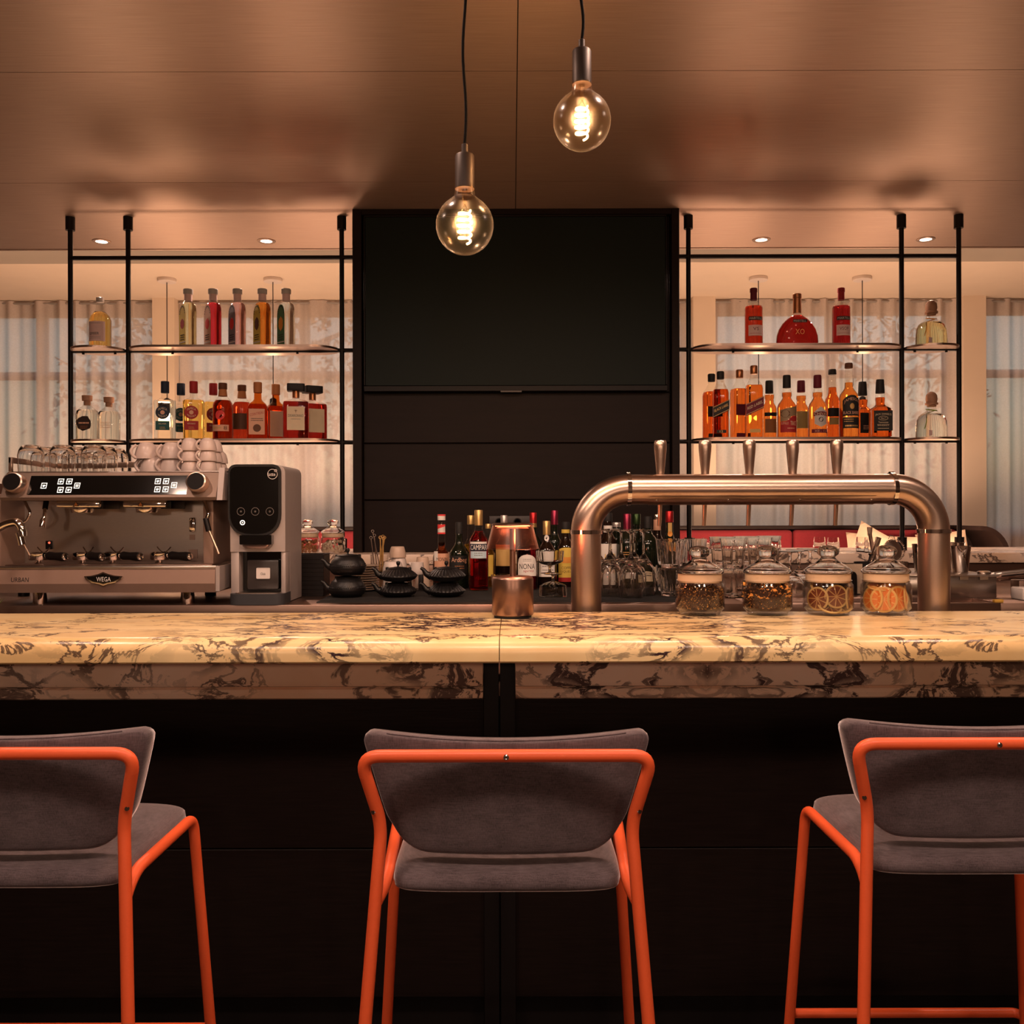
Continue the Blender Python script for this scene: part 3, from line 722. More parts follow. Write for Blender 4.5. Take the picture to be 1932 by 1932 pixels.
# =================================================================== PENDANT BULBS
M_BULB = thin_glass('amber_bulb_glass', (1.0, 0.88, 0.70), 1.2, 0.22, 4.0, 0.014)
M_FIL = mat('glowing_filament', (1, 0.7, 0.4), 0.5, emit=(1.0, 0.62, 0.26), es=14.0)
M_STEM = thin_glass('bulb_stem_glass', (1.0, 0.92, 0.8), 2.0)
def pendant(px, py, label):
    d = 2.10; p = PX(px, py, d); s = d / F
    t = thing('pendant_lamp', label, 'pendant lamp', p, group='bare globe bulbs on black cords')
    r = 54.5 * s
    prof = [(0.0, -r)]
    for i in range(1, 15):
        a = -PI / 2 + (PI / 2 + 0.98) * i / 14; prof.append((r * math.cos(a), r * math.sin(a) * (1.0 if a > 0 else 1.02)))
    zt = 70 * s
    prof += [(0.57 * r * 0.80, 0.92 * r), (20.0 * s, 0.98 * r), (18.5 * s, zt - 6 * s), (19.0 * s, zt)]
    MB().lathe(prof, 40).build('glass_bulb', M_BULB, t)
    MB().lathe([(18.2 * s, zt - 2 * s), (18.2 * s, zt + 60 * s), (16.5 * s, zt + 63 * s), (6.5 * s, zt + 64 * s)], 32).build('socket', M_SOCKET, t)
    MB().lathe([(6.5 * s, zt + 62 * s), (6.2 * s, zt + 82 * s), (3.0 * s, zt + 84 * s)], 20).build('strain_relief', M_SOCKET, t)
    top = CZ - p.z
    zz = zt + 82 * s; pts = [(0.0035 * math.sin(k / 12 * PI * 2.0) * (0 if k in (0,) else 1), 0, zz + (top - 0.02 - zz) * k / 24) for k in range(25)]
    MB().tube(pts, 2.9 * s, 10).build('cord', M_CORD, t)
    MB().lathe([(0.05, top), (0.05, top - 0.02), (0.0, top - 0.022)], 28).build('canopy', M_SOCKET, t)
    MB().tube([(0, 0, zt - 4 * s), (0, 0, zt - 22 * s), (0, 0, zt - 36 * s)], [5.5 * s, 4.5 * s, 1.6 * s], 12).build('stem', M_STEM, t)
    hp = []
    for k in range(97):
        a = k / 96 * 2 * PI * 5.2; u = k / 96
        hp.append((13.0 * s * math.cos(a) * (0.8 + 0.2 * math.sin(u * PI)), 13.0 * s * math.sin(a), 28 * s - 60 * s * u))
    MB().tube(hp, 2.0 * s, 8).build('filament', M_FIL, t)
    for sx in (-1, 1): MB().tube([(0, 0, zt - 30 * s), (sx * 6 * s, 0, zt - 42 * s)], 0.6 * s, 5).build('support_wire', M_CHROME, t)
    point('pendant_glow', p - Vector((0, 0, 0.005)), BULB_W, 0.025, PEND)
pendant(877, 425, 'lower globe bulb pendant hanging left, in front of the television')
pendant(1098, 228, 'upper globe bulb pendant hanging right, in front of the ceiling')

# =================================================================== BAR STOOLS
def grid_pad(nx, ny, front, back):
    """closed pad from two nx*ny sheets sharing their rim"""
    vs, fs = [], []
    for fn in (front, back):
        for i in range(nx + 1):
            for j in range(ny + 1): vs.append(fn(i / nx * 2 - 1, j / ny * 2 - 1))
    for s_ in (0, 1):
        o = s_ * (nx + 1) * (ny + 1)
        for i in range(nx):
            for j in range(ny):
                a = o + i * (ny + 1) + j; fs.append((a, a + 1, a + ny + 2, a + ny + 1))
    b = bmesh.new(); bv = [b.verts.new(v) for v in vs]
    for f in fs: b.faces.new([bv[i] for i in f])
    bmesh.ops.remove_doubles(b, verts=b.verts, dist=1e-5)
    return MB().bm(b)
def superq(u, e): return (1 - abs(u) ** e) ** (1 / e)
def make_stool(label, loc, rz):
    t = thing('bar_stool', label, 'bar stool', loc, rz, 'bar stools at the marble counter')
    Y0 = 1.56
    TR = 0.0106
    def L(x, y, z): return (x, y - Y0, z)
    zt = 0.974
    pts = [L(-0.268, 1.465, 0.0), L(-0.207, 1.575, 0.852), L(-0.2385, 1.543, zt), L(0.2385, 1.543, zt), L(0.207, 1.575, 0.852), L(0.268, 1.465, 0.0)]
    sm = [Vector(pts[0])]
    def corner(i, r):
        p = Vector(pts[i]); da = (Vector(pts[i - 1]) - p); db = (Vector(pts[i + 1]) - p); da.normalize(); db.normalize()
        return [(1 - k / 8) ** 2 * (p + da * r) + 2 * k / 8 * (1 - k / 8) * p + (k / 8) ** 2 * (p + db * r) for k in range(9)]
    sm += corner(1, 0.03) + corner(2, 0.035) + corner(3, 0.035) + corner(4, 0.03) + [Vector(pts[5])]
    left = sm[:19]; mid = sm[18:20]; 
    MB().tube(sm[10:28], TR, 14).build('back_tube', M_ORANGE, t)
    MB().tube(sm[:11], TR, 14).build('rear_leg', M_ORANGE, t)
    MB().tube(sm[27:], TR, 14).build('rear_leg', M_ORANGE, t)
    for sx in (-1, 1):
        p = [L(sx * 0.265, 1.925, 0.0), L(sx * 0.218, 1.885, 0.758), L(sx * 0.204, 1.64, 0.748), L(sx * 0.207, 1.60, 0.738), L(sx * 0.2145, 1.563, 0.730)]
        pp = smooth_path(p, 0.03, 8)
        MB().tube(pp[:6], TR, 14).build('front_leg', M_ORANGE, t)
        MB().tube(pp[5:], TR, 14).build('side_rail', M_ORANGE, t)
        for (y, z) in ((1.9, 0),): pass
        MB().lathe([(0.0115, 0), (0.0115, 0.012)], 12, L(sx * 0.268, 1.465, 0)).build('glide', M_RUBBER, t)
        MB().lathe([(0.0115, 0), (0.0115, 0.012)], 12, L(sx * 0.265, 1.925, 0)).build('glide', M_RUBBER, t)
        b = MB().lathe([(0.0, 0.0), (0.0028, 0.0), (0.0040, 0.001), (0.0040, 0.003), (0, 0.003)], 12)
        b.xf(Matrix.Translation(L(sx * 0.2175, 1.560, 0.878)) @ Matrix.Rotation(R(90), 4, 'X') @ Matrix.Rotation(R(sx * 35), 4, 'Y')).build('bolt', M_CHROME, t)
    b = MB().lathe([(0.0, 0.0005), (0.0022, 0.0005), (0.0026, 0.0015), (0.0045, 0.001), (0.0045, -0.002), (0, -0.002)], 14)
    b.xf(Matrix.Translation(L(0, 1.543 - TR, zt)) @ Matrix.Rotation(R(90), 4, 'X')).build('bolt', M_CHROME, t)
    zf = 0.312
    k = zf / 0.758; fx = 0.265 + (0.218 - 0.265) * k; fy = 1.925 + (1.885 - 1.925) * k
    MB().tube(smooth_path([L(-fx, fy, zf), L(-fx + 0.01, fy + 0.018, zf), L(fx - 0.01, fy + 0.018, zf), L(fx, fy, zf)], 0.012), 0.0095, 12).build('foot_rail', M_ORANGE, t)
    for sx in (-1, 1):
        kr = 0.20 / 0.852; rx = 0.268 - (0.268 - 0.207) * kr; ry = 1.465 + 0.11 * kr
        kf = 0.20 / 0.758; gx = 0.265 - 0.047 * kf; gy = 1.925 - 0.04 * kf
        MB().tube([L(sx * rx, ry, 0.20), L(sx * gx, gy, 0.20)], 0.009, 12).build('stretcher', M_ORANGE, t)
    # backrest: outline narrows downwards, wraps forward at the ends
    def bw(z):
        q = (z - 0.789) / (0.993 - 0.789)
        wv = 0.198 + 0.048 * max(0, min(1, (q - 0.22) / 0.78)) ** 0.9
        if q > 0.90: wv -= 0.030 * (1 - math.sqrt(max(0, 1 - ((q - 0.90) / 0.10) ** 2)))
        if q < 0.36: wv -= 0.075 * (1 - math.sqrt(max(0, 1 - ((0.36 - q) / 0.36) ** 2)))
        return wv
    def bp(sg):
        def fn(u, v):
            v = math.copysign(1 - (1 - abs(v)) ** 1.6, v); u = math.copysign(1 - (1 - abs(u)) ** 1.6, u)
            z = 0.891 + 0.102 * v; x = u * bw(z)
            T = 0.022 * superq(u, 12) * superq(v, 9)
            zz = z + 0.012 * (abs(x) / 0.25) ** 2 * (v + 1) / 2 - 0.006 * (abs(x) / 0.2) ** 2 * 0 
            yc = 1.576 + 0.035 * (x / 0.25) ** 2 + (1.0 - z) * 0.22
            return L(x, yc - sg * T, zz)
        return fn
    bk = grid_pad(44, 26, bp(1), bp(-1)).build('backrest', M_FABRIC, t, ang=80)
    seam = MB().tube([bp(1)(u / 20 * 0.78, 0.985) for u in range(-20, 21)], 0.0014, 6); seam.build('seam', M_FABRIC, bk)
    def sp_(sg):
        def fn(u, v):
            v = math.copysign(1 - (1 - abs(v)) ** 1.6, v); u = math.copysign(1 - (1 - abs(u)) ** 1.6, u)
            hw = 0.196 * superq(v * 0.985, 9)
            T = 0.029 * superq(u, 4) * superq(v, 2.6 if v < 0 else 5)
            x = u * hw; y = 1.768 + v * 0.182
            return L(x, y, 0.745 + sg * T + (0.006 if sg > 0 else 0) * superq(u, 3) * superq(v, 3) - 0.012 * (x / 0.2) ** 2 * 0)
        return fn
    grid_pad(32, 32, sp_(1), sp_(-1)).build('seat', M_FABRIC, t, ang=80)
    return t
st = make_stool('middle orange-framed bar stool with grey upholstered back', (X(954, 1.55), 1.55, 0), 0)
dup(st, (-0.861, 1.572, 0), 0.0, 'orange-framed grey bar stool cut off by the left picture edge')
dup(st, (0.823, 1.622, 0), 0.0, 'orange-framed grey bar stool cut off by the right picture edge')

# =================================================================== BOTTLES
LIQ = {}
def liq(n, c):
    if n not in LIQ: LIQ[n] = liquid('liquid_' + n, c)
    return LIQ[n]
def pm(n, c, rough=0.5, metal=0.0): return mat(n, c, rough, metal, var=0.05)
def bottle(name, label, px, d, base_z, body, fill=None, lq=None, glass=None, cap=None, capm=None, e=2.0, dr=1.0, rz=0.0, group=None, cape=2.0, wrap=None, n=32):
    """body: [(h_px, half_px)] in photo pixels at distance d; cap: [(h_px, half_px)]; wrap: foil or paper on the neck"""
    k = d / F
    t = thing(name, label, 'bottle', (X(px, d), d, base_z), rz, group)
    ex = lambda h: e
    neck = min(w_ for h, w_ in body[1:])
    def lv(h, w_, inset=0.0):
        q = max(0.0, min(1.0, (w_ - neck) / max(1e-6, (max(b[1] for b in body) - neck))))
        ee = 2.0 + (e - 2.0) * q; dd = 1.0 + (dr - 1.0) * q
        return (h * k, max(0.001, w_ * k - inset), max(0.001, w_ * k * dd - inset), ee)
    MB().loft([lv(h, w_) for h, w_ in body], n).build('glass_body', glass or M_GLASS, t, ang=50)
    if lq and fill:
        L_ = []
        for i, (h, w_) in enumerate(body):
            if h <= fill: L_.append((h, w_))
            else:
                h0, w0 = body[i - 1]; q = (fill - h0) / (h - h0); L_.append((fill, w0 + (w_ - w0) * q)); break
        z0 = L_[0]; L_[0] = (z0[0] + 1.5, z0[1])
        MB().loft([lv(h, w_, 0.0016) for h, w_ in L_], n).build('liquid', lq, t, ang=50)
    if cap: MB().loft([(h * k, w_ * k, w_ * k, cape) for h, w_ in cap], 24).build('cap', capm, t)
    if wrap: MB().loft([(h * k, w_ * k, w_ * k, 2) for h, w_ in wrap[0]], 24).build('neck_sleeve', wrap[1], t)
    return t
def face(k, half, e=2.0, dr=1.0, flat=False):
    """surface function for a label on the bottle front"""
    if e <= 2.6 and not flat: return on_cyl(half * k + 0.0007)
    return on_flat(half * k * dr + 0.0009)

LAB = {n: pm('paper_' + n, tuple(min(0.88, v_ * (1.3 if sum(c) > 0.5 else 1.12)) for v_ in c), 0.65) for n, c in dict(pink=(0.66, 0.47, 0.45), cream=(0.62, 0.50, 0.34), white=(0.72, 0.64, 0.60), black=(0.012, 0.011, 0.011), navy=(0.012, 0.022, 0.045),
       teal=(0.015, 0.09, 0.085), red=(0.36, 0.018, 0.02), gold=(0.50, 0.32, 0.11), yellow=(0.62, 0.44, 0.08), green=(0.07, 0.18, 0.085), greyp=(0.19, 0.16, 0.19), burg=(0.13, 0.008, 0.022),
       brown=(0.12, 0.045, 0.02), copper=(0.40, 0.15, 0.05), steel=(0.45, 0.42, 0.40), sky=(0.42, 0.55, 0.62), salmon=(0.60, 0.33, 0.22), bright=(0.75, 0.05, 0.05), orange=(0.75, 0.28, 0.05)).items()}
FOIL = {n: pm('foil_' + n, c, 0.3, 0.75) for n, c in dict(gold=(0.62, 0.42, 0.17), red=(0.50, 0.03, 0.035), copper=(0.52, 0.22, 0.10), purple=(0.28, 0.03, 0.07), silver=(0.62, 0.58, 0.56), dark=(0.03, 0.025, 0.025), green=(0.03, 0.06, 0.02)).items()}
M_CORK = mat('wood_stopper', (0.42, 0.22, 0.13), 0.6, var=0.2, scale=60)
M_AMBERG = thin_glass('amber_glass', (0.75, 0.34, 0.10))
M_DARKG = mat('dark_green_glass', (0.006, 0.010, 0.005), 0.06, var=0.1, coat=0.4)
M_BROWNG = mat('dark_brown_glass', (0.012, 0.005, 0.003), 0.06, var=0.1, coat=0.4)
A_, B_ = SHZ[0], SHZ[1]
KS = SY / F

# --- upper left: ginger bottle on the disc
y = 4.44; k = y / F
b = bottle('ginger_drink_bottle', 'squat bottle of golden drink with pink label on the upper left disc', 190, y, A_, [(0, 18), (2, 20), (54, 20), (62, 17), (69, 11), (73, 8), (91, 7)], 69, liq('ginger', (0.90, 0.55, 0.16)), cap=[(88, 6.5), (89, 7), (96.5, 7), (97, 6)], capm=M_WHITE)
f_ = face(k, 20); lb = patch(f_, -17 * k, 17 * k, 49 * k, 12 * k).build('label', LAB['pink'], b)
f2 = lift(f_, 0.0004); lettering('GIMBER', f2, -4 * k, 26 * k, 20 * k, 5 * k, M_INKB, lb); lines_block(f2, -2 * k, 20 * k, 22 * k, 2, 3 * k, 0.6 * k, M_GREY, lb); lines_block(f2, 0, 45 * k, 18 * k, 1, 3 * k, 0.6 * k, M_GREY, lb, 3)

# --- upper left: five arched fruit gins
gin = [(356, 'pale', (0.93, 0.86, 0.55), 'yellow', 'red', 'pale yellow'), (403, 'pinkgin', (0.80, 0.06, 0.09), 'salmon', 'bright', 'red'), (449, 'blush', (0.92, 0.55, 0.56), 'greyp', 'bright', 'blush pink'),  # blush liquid: pink reflection of the label put into a clear gin's colour
       (496, 'amber_gin', (0.90, 0.32, 0.05), 'yellow', 'brown', 'orange'), (541, 'clear', (0.95, 0.94, 0.90), 'green', 'orange', 'clear')]
gb = [(0, 14.5), (2, 15.5), (70, 15.5), (77, 15), (82, 13.5), (86, 11), (88.5, 8.5), (90, 7), (104, 6.8)]
for i, (px, ln, lc, lab, mot, nm) in enumerate(gin):
    y = 4.45; k = y / F
    b = bottle('arched_gin_bottle', 'arched flask of %s gin with %s arched label on the upper left shelf' % (nm, {'yellow': 'yellow', 'salmon': 'salmon', 'greyp': 'grey', 'green': 'green'}[lab]), px, y, A_, gb, 86, liq(ln, lc), cap=[(103, 8.5), (104, 9), (112, 9), (113, 8)], capm=LAB['steel'], e=6, dr=0.74, rz=-0.78, group='arched fruit gin bottles', wrap=([(90, 7.3), (103, 7.2)], LAB['pink']))
    f_ = on_flat(15.5 * 0.74 * k + 0.0009)
    lb = patch(f_, -13 * k, 13 * k, lambda t: (62 + 20 * math.sqrt(max(0, 1 - t * t))) * k, 5 * k, 18).build('label', LAB[lab], b)
    f2 = lift(f_, 0.0005); f3 = lift(f_, 0.0009)
    mb = MB(); c0 = (0, 46 * k); mb.add([f2(c0[0] + 7 * k * math.cos(a * PI / 8) * (1 + 0.15 * (a % 2)), c0[1] + (10 + i) * k * math.sin(a * PI / 8) * (1 - 0.15 * (a % 2))) for a in range(16)], [tuple(range(16))]); mb.build('motif', LAB[mot], lb, smooth=False)
    lines_block(f2, 0, 24 * k, 15 * k, 3, 4.2 * k, 2.0 * k, M_INKB, lb, i); patch(f2, -12 * k, 12 * k, 12.5 * k, 10.5 * k).build('stripe', M_INKW, lb, smooth=False)
    mb = MB()
    for a in range(11):
        t_ = PI * (0.5 + (a - 5) * 0.085); r_ = 10.2 * k
        c = (r_ * math.cos(t_), 62 * k + (20 - 2.8) / 13 * 13 * k * math.sin(t_) * 0.98); q = 1.0 * k
        mb.add([f2(c[0] - q, c[1] - q * 1.4), f2(c[0] + q, c[1] - q * 1.4), f2(c[0] + q, c[1] + q * 1.4), f2(c[0] - q, c[1] + q * 1.4)], [(0, 1, 2, 3)])
    mb.build('arched_print', M_INKB, lb, smooth=False)

# --- lower left disc: two flasks with wooden stoppers
fb = [(0, 17), (2, 19), (48, 19.5), (55, 18), (60, 13), (64, 8), (72, 7)]
def flask(px, y, lab, group): return bottle('stoppered_flask', lab, px, y, B_, fb, 57, liq('silver', (0.95, 0.92, 0.84)), cap=[(66, 6), (74, 6), (74.2, 9), (84, 9.5), (84.5, 8.5)], capm=M_CORK, e=3.6, dr=0.72, group=group)
y = 4.42; k = y / F
b = flask(165, y, 'clear flask with dark ragged label and wooden stopper, lower left disc', 'stoppered flasks')
f_ = on_flat(19.5 * 0.72 * k + 0.0009); rnd = random.Random(4)
lb = MB().add([f_((math.cos(a / 18 * 2 * PI) * (14 + rnd.uniform(-1.6, 1.2))) * k, (31 + math.sin(a / 18 * 2 * PI) * (14.5 + rnd.uniform(-1.6, 1.2))) * k) for a in range(18)], [tuple(range(18))]).build('label', LAB['brown'], b, smooth=False)
lb.data.materials[0] = pm('dark_print', (0.035, 0.018, 0.014)); f2 = lift(f_, 0.0005)
lines_block(f2, 0, 30 * k, 19 * k, 1, 3 * k, 3.0 * k, LAB['salmon'], lb, 8); lines_block(f2, 0, 25 * k, 14 * k, 2, 3.4 * k, 0.8 * k, LAB['copper'], lb)
b = flask(206, 4.52, 'clear flask with wooden stopper standing behind right on the lower left disc', 'stoppered flasks')
lines_block(on_flat(19.5 * 0.72 * k + 0.0009), 0, 36 * k, 20 * k, 4, 3.4 * k, 1.0 * k, LAB['salmon'], b, 5)

# --- lower left shelf
ob_ = [(0, 17.5), (2, 19), (60, 19.5), (70, 20), (73, 19), (75.5, 14), (78, 8), (80, 6.5), (90, 6.2)]
def ribbed(t_, k): pass
for (px, y, ln, lc, lab, capn, lcol, lrect, front, nm) in ((312, 4.40, 'silver', (0.95, 0.92, 0.84), None, 'navy', 'navy', 'teal', True, 'clear tequila bottle with navy cap, front of its pair'), (342, 4.53, 'silver', (0.95, 0.92, 0.84), None, 'navy', 'teal', 'teal', False, 'clear tequila bottle with navy cap, behind its twin'),
        (366, 4.40, 'repo', (0.92, 0.60, 0.16), None, 'red', 'red', 'red', True, 'golden tequila bottle with red cap, front of its pair'), (403, 4.53, 'repo', (0.92, 0.60, 0.16), None, 'red', 'red', 'red', False, 'golden tequila bottle with red cap, behind its twin')):
    k = y / F
    b = bottle('tequila_bottle', nm + ' on the lower left shelf', px, y, B_, ob_, 74, liq(ln, lc), cap=[(88, 7), (89, 7.5), (109, 7.5), (110, 7)], capm=LAB[capn], e=5, dr=0.8, rz=0.25 if front else 0.5, group='tequila bottles')
    f_ = on_flat(19.2 * 0.8 * k + 0.0011); f2 = lift(f_, 0.0005)
    lb = MB().add([f_(-3 * k + 12.5 * k * math.cos(a * PI / 12), 50 * k + 12.5 * k * math.sin(a * PI / 12)) for a in range(24)], [tuple(range(24))]).build('round_label', LAB[lcol], b, smooth=False)
    lettering('OLMECA', f2, -3 * k, 57.5 * k, 16 * k, 4 * k, LAB['cream'], lb, arch=2.6 * k); lettering('TEQUILA', f2, -3 * k, 42.5 * k, 16 * k, 4 * k, LAB['cream'], lb, arch=-2.6 * k)
    MB().add([f2(-3 * k + 4 * k * math.cos(a * PI / 6), 50 * k + 4 * k * math.sin(a * PI / 6)) for a in range(12)], [tuple(range(12))]).build('emblem', LAB['salmon'], lb, smooth=False)
    l2 = patch(f_, -15.5 * k, 9.5 * k, 34 * k, 17 * k).build('label', LAB[lrect], b)
    lettering('SILVER' if capn == 'navy' else 'REPOSADO', f2, -3 * k, 29 * k, 14 * k, 2.6 * k, LAB['cream'], l2); lines_block(f2, -3 * k, 22 * k, 10 * k, 2, 2.5 * k, 0.7 * k, LAB['gold'], l2)
rb_ = [(0, 17), (2, 19), (60, 19), (68, 18), (76, 13), (82, 8), (86, 6.3), (98, 6)]
for (px, y, front) in ((421, 4.41, True), (457, 4.53, False)):
    k = y / F
    b = bottle('dark_rum_bottle', 'round dark red rum bottle with cork, %s' % ('front of its pair by the golden tequila' if front else 'behind its twin by the amber liqueur'), px, y, B_, rb_, 74, liq('rum', (0.40, 0.035, 0.012)), cap=[(95, 7.5), (96, 8), (106, 8), (107, 7)], capm=LAB['brown'], group='dark rum bottles', wrap=([(82, 8.4), (95, 7.0)], LAB['copper']))
    f_ = on_cyl(19 * k + 0.0007); f2 = lift(f_, 0.0004)
    if front:
        lb = patch(f_, -19 * k, 17 * k, 27 * k, 15 * k).build('label', LAB['salmon'], b); lettering('8', f2, 10 * k, 21 * k, 6 * k, 7 * k, LAB['brown'], lb); lines_block(f2, -6 * k, 20 * k, 18 * k, 1, 3 * k, 2 * k, LAB['gold'], lb)
        MB().add([f_(9 * k * math.cos(a * PI / 10), 45 * k + 9 * k * math.sin(a * PI / 10)) for a in range(20)], [tuple(range(20))]).build('round_label', LAB['bright'], b, smooth=False)
    else: patch(f_, -16 * k, 16 * k, 52 * k, 22 * k).build('label', LAB['brown'], b)
cb2 = [(0, 18), (2, 19.5), (52, 19.5), (60, 18.5), (67, 15), (72, 9.5), (76, 7), (92, 6.5)]
for (px, y, front) in ((487, 4.40, True), (521, 4.53, False)):
    k = y / F
    b = bottle('orange_liqueur_bottle', 'square amber liqueur bottle with copper cap, %s' % ('front of its pair on the lower left shelf' if front else 'behind its twin on the lower left shelf'), px, y, B_, cb2, 66, liq('cointreau', (0.48, 0.11, 0.02)), glass=M_AMBERG, cap=[(88, 7.5), (89, 7.8), (107, 7.8), (108, 7)], capm=LAB['copper'], e=5.5, dr=1.0, rz=0.18 if front else 0.45, group='square amber liqueur bottles')
    f_ = on_flat(19.5 * k + 0.0011); f2 = lift(f_, 0.0005)
    lb = patch(f_, -15 * k, 14 * k, 56 * k, 8 * k).build('label', LAB['salmon'], b)
    if front:
        lettering('COINTREAU', f2, 0, 47 * k, 26 * k, 5 * k, M_INKR, lb, slant=0.22); lines_block(f2, 0, 37 * k, 22 * k, 2, 3.4 * k, 1.2 * k, M_INKB, lb)
        MB().lathe([(6 * k, 0), (7.2 * k, 0), (7.2 * k, 0.0003), (6 * k, 0.0003)], 20).xf(Matrix.Translation((0, -19.5 * k - 0.0017, 20 * k)) @ Matrix.Rotation(R(90), 4, 'X')).build('emblem', LAB['brown'], lb)
db_ = [(0, 22), (2, 24), (66, 24), (70, 23), (73, 18), (75, 8), (78, 6), (92, 6)]
for (px, y, front) in ((559, 4.40, True), (590, 4.54, False)):
    k = y / F
    b = bottle('almond_liqueur_bottle', 'square dark red liqueur bottle with wide black cap, %s' % ('front of its pair' if front else 'behind its twin at the right'), px, y, B_, db_, 70, liq('amaretto', (0.28, 0.014, 0.010)), cap=[(91, 16), (92, 16.5), (103, 16.5), (104, 16)], capm=LAB['black'], e=7, dr=0.85, rz=0.2 if front else 0.55, group='almond liqueur bottles', cape=8, wrap=([(78, 6.6), (91, 6.6)], FOIL['copper']))
    f_ = on_flat(24 * 0.85 * k + 0.0011); f2 = lift(f_, 0.0005)
    lb = patch(f_, -16 * k, 16 * k, 60 * k, 16 * k).build('label', LAB['cream'], b)
    if front:
        lettering('DISARONNO', f2, 0, 43 * k, 28 * k, 5 * k, M_INKB, lb); lines_block(f2, 0, 36 * k, 18 * k, 1, 3, 0.8 * k, M_GREY, lb)
        mb = MB(); [mb.tube([f2(0, 51 * k), f2(3.2 * k * math.cos(a), 51 * k + 3.4 * k * math.sin(a))], 0.0006, 4) for a in (0.5, 1.1, 1.57, 2.0, 2.6, 4.7)]; mb.build('crest', LAB['brown'], lb)

# --- upper right shelf: cognacs
vb = [(0, 15.5), (2, 17), (74, 17), (77, 16), (82, 9), (85, 6.2), (101, 5.6)]
for (px, y, txt, capm, nm) in ((1423, 4.45, 'VS', LAB['burg'], 'slim cylindrical cognac bottle, left of the round decanter'), (1588, 4.45, 'VSOP', LAB['red'], 'slim cylindrical cognac bottle, right of the round decanter')):
    k = y / F
    b = bottle('cognac_bottle', nm, px, y, A_, vb, 77, liq('cognac' + txt, (0.54, 0.04, 0.015) if txt == 'VS' else (0.38, 0.014, 0.014)), cap=[(89, 6), (90, 6.2), (104, 6.2), (104.3, 7), (111, 7), (112, 6)], capm=capm, group='cylindrical cognac bottles')
    f_ = on_cyl(17 * k + 0.0007); f2 = lift(f_, 0.0004)
    l1 = patch(f_, -14 * k, 14 * k, 56 * k, 49 * k).build('name_band', LAB['black'], b); lettering('MARTELL', f2, 0, 52.5 * k, 24 * k, 4 * k, M_INKW, l1)
    lb = patch(f_, -14.5 * k, 14.5 * k, 40 * k, 20 * k).build('label', LAB['pink'], b); lettering(txt, f2, 0, 33 * k, (11 if txt == 'VS' else 17) * k, 6 * k, LAB['burg'], lb); lines_block(f2, 0, 24 * k, 24 * k, 1, 3, 0.7 * k, M_INKR, lb)
y = 4.45; k = y / F
xb = [(0, 36), (2, 38), (10, 40), (22, 39), (34, 35), (45, 28), (53, 20), (58, 13), (61, 9), (64, 7.5), (84, 7)]
b = bottle('cognac_decanter', 'round-shouldered red cognac decanter between the two slim bottles', 1505, y, A_, xb, 60, liq('xo', (0.36, 0.014, 0.010)), cap=[(92, 7.5), (93, 8.3), (100, 8.3), (101, 7.5)], capm=FOIL['copper'], e=2.3, dr=0.36, wrap=([(64, 7.9), (92, 7.4)], FOIL['copper']))
f_ = on_flat(17.2 * k + 0.0010); f2 = lift(f_, 0.0005)
l1 = patch(f_, -13 * k, 13 * k, 54 * k - 4 * k, 44 * k).build('name_band', LAB['black'], b); lettering('MARTELL', f2, 0, 47 * k, 23 * k, 4 * k, M_INKW, l1)
lettering('XO', f_, 0, 27 * k, 17 * k, 10 * k, M_INKG, b)
MB().tube([f2((-20 + 40 * i / 16) * k, (2 + 11 * math.sin(PI * i / 16)) * k) for i in range(17)], 0.0028, 6).build('base_arch', M_GLASS, b)
# --- squat tequila flasks on the right discs
pb = [(0, 26), (2, 28.5), (20, 28), (34, 26.5), (42, 23), (47, 17), (50, 11), (53, 9), (62, 8.5)]
for (z_, ln, lc, nm, rib, txt) in ((A_, 'anejo', (0.93, 0.80, 0.42), 'squat flask of pale gold tequila with round cork on the upper right disc', LAB['orange'], True), (B_, 'blanco', (0.95, 0.94, 0.88), 'squat flask of clear tequila with round cork on the lower right disc', pm('ribbon_green', (0.25, 0.35, 0.05)), False)):
    y = 4.45; k = y / F
    b = bottle('squat_tequila_flask', nm, 1758, y, z_, pb, 46, liq(ln, lc), cap=[(60, 8), (63, 8.6), (63.5, 11.5), (67, 11.8), (68, 9.6), (74, 10.6), (81, 10), (86, 7), (88.5, 2)], capm=M_CORK, e=3.4, dr=0.72, rz=0.35, group='squat tequila flasks')
    MB().tube([(9.6 * k * math.cos(a * PI / 10), 9.6 * k * math.sin(a * PI / 10), (54 + 2 * math.sin(a * PI / 10)) * k) for a in range(21)] + [(-16 * k, -4 * k, 46 * k), (-27 * k, -16 * k, 30 * k), (-33 * k, -17 * k, 16 * k)], 0.0019, 6).build('ribbon', rib, b)
    f_ = on_flat(28 * 0.72 * k + 0.0009)
    if txt: lettering('PATR\u00d3N', f_, 4 * k, 29 * k, 17 * k, 5 * k, LAB['cream'], b)
    patch(f_, -26 * k, -18 * k, 14 * k, 4 * k, 3).build('tax_strip', LAB['pink'], b)

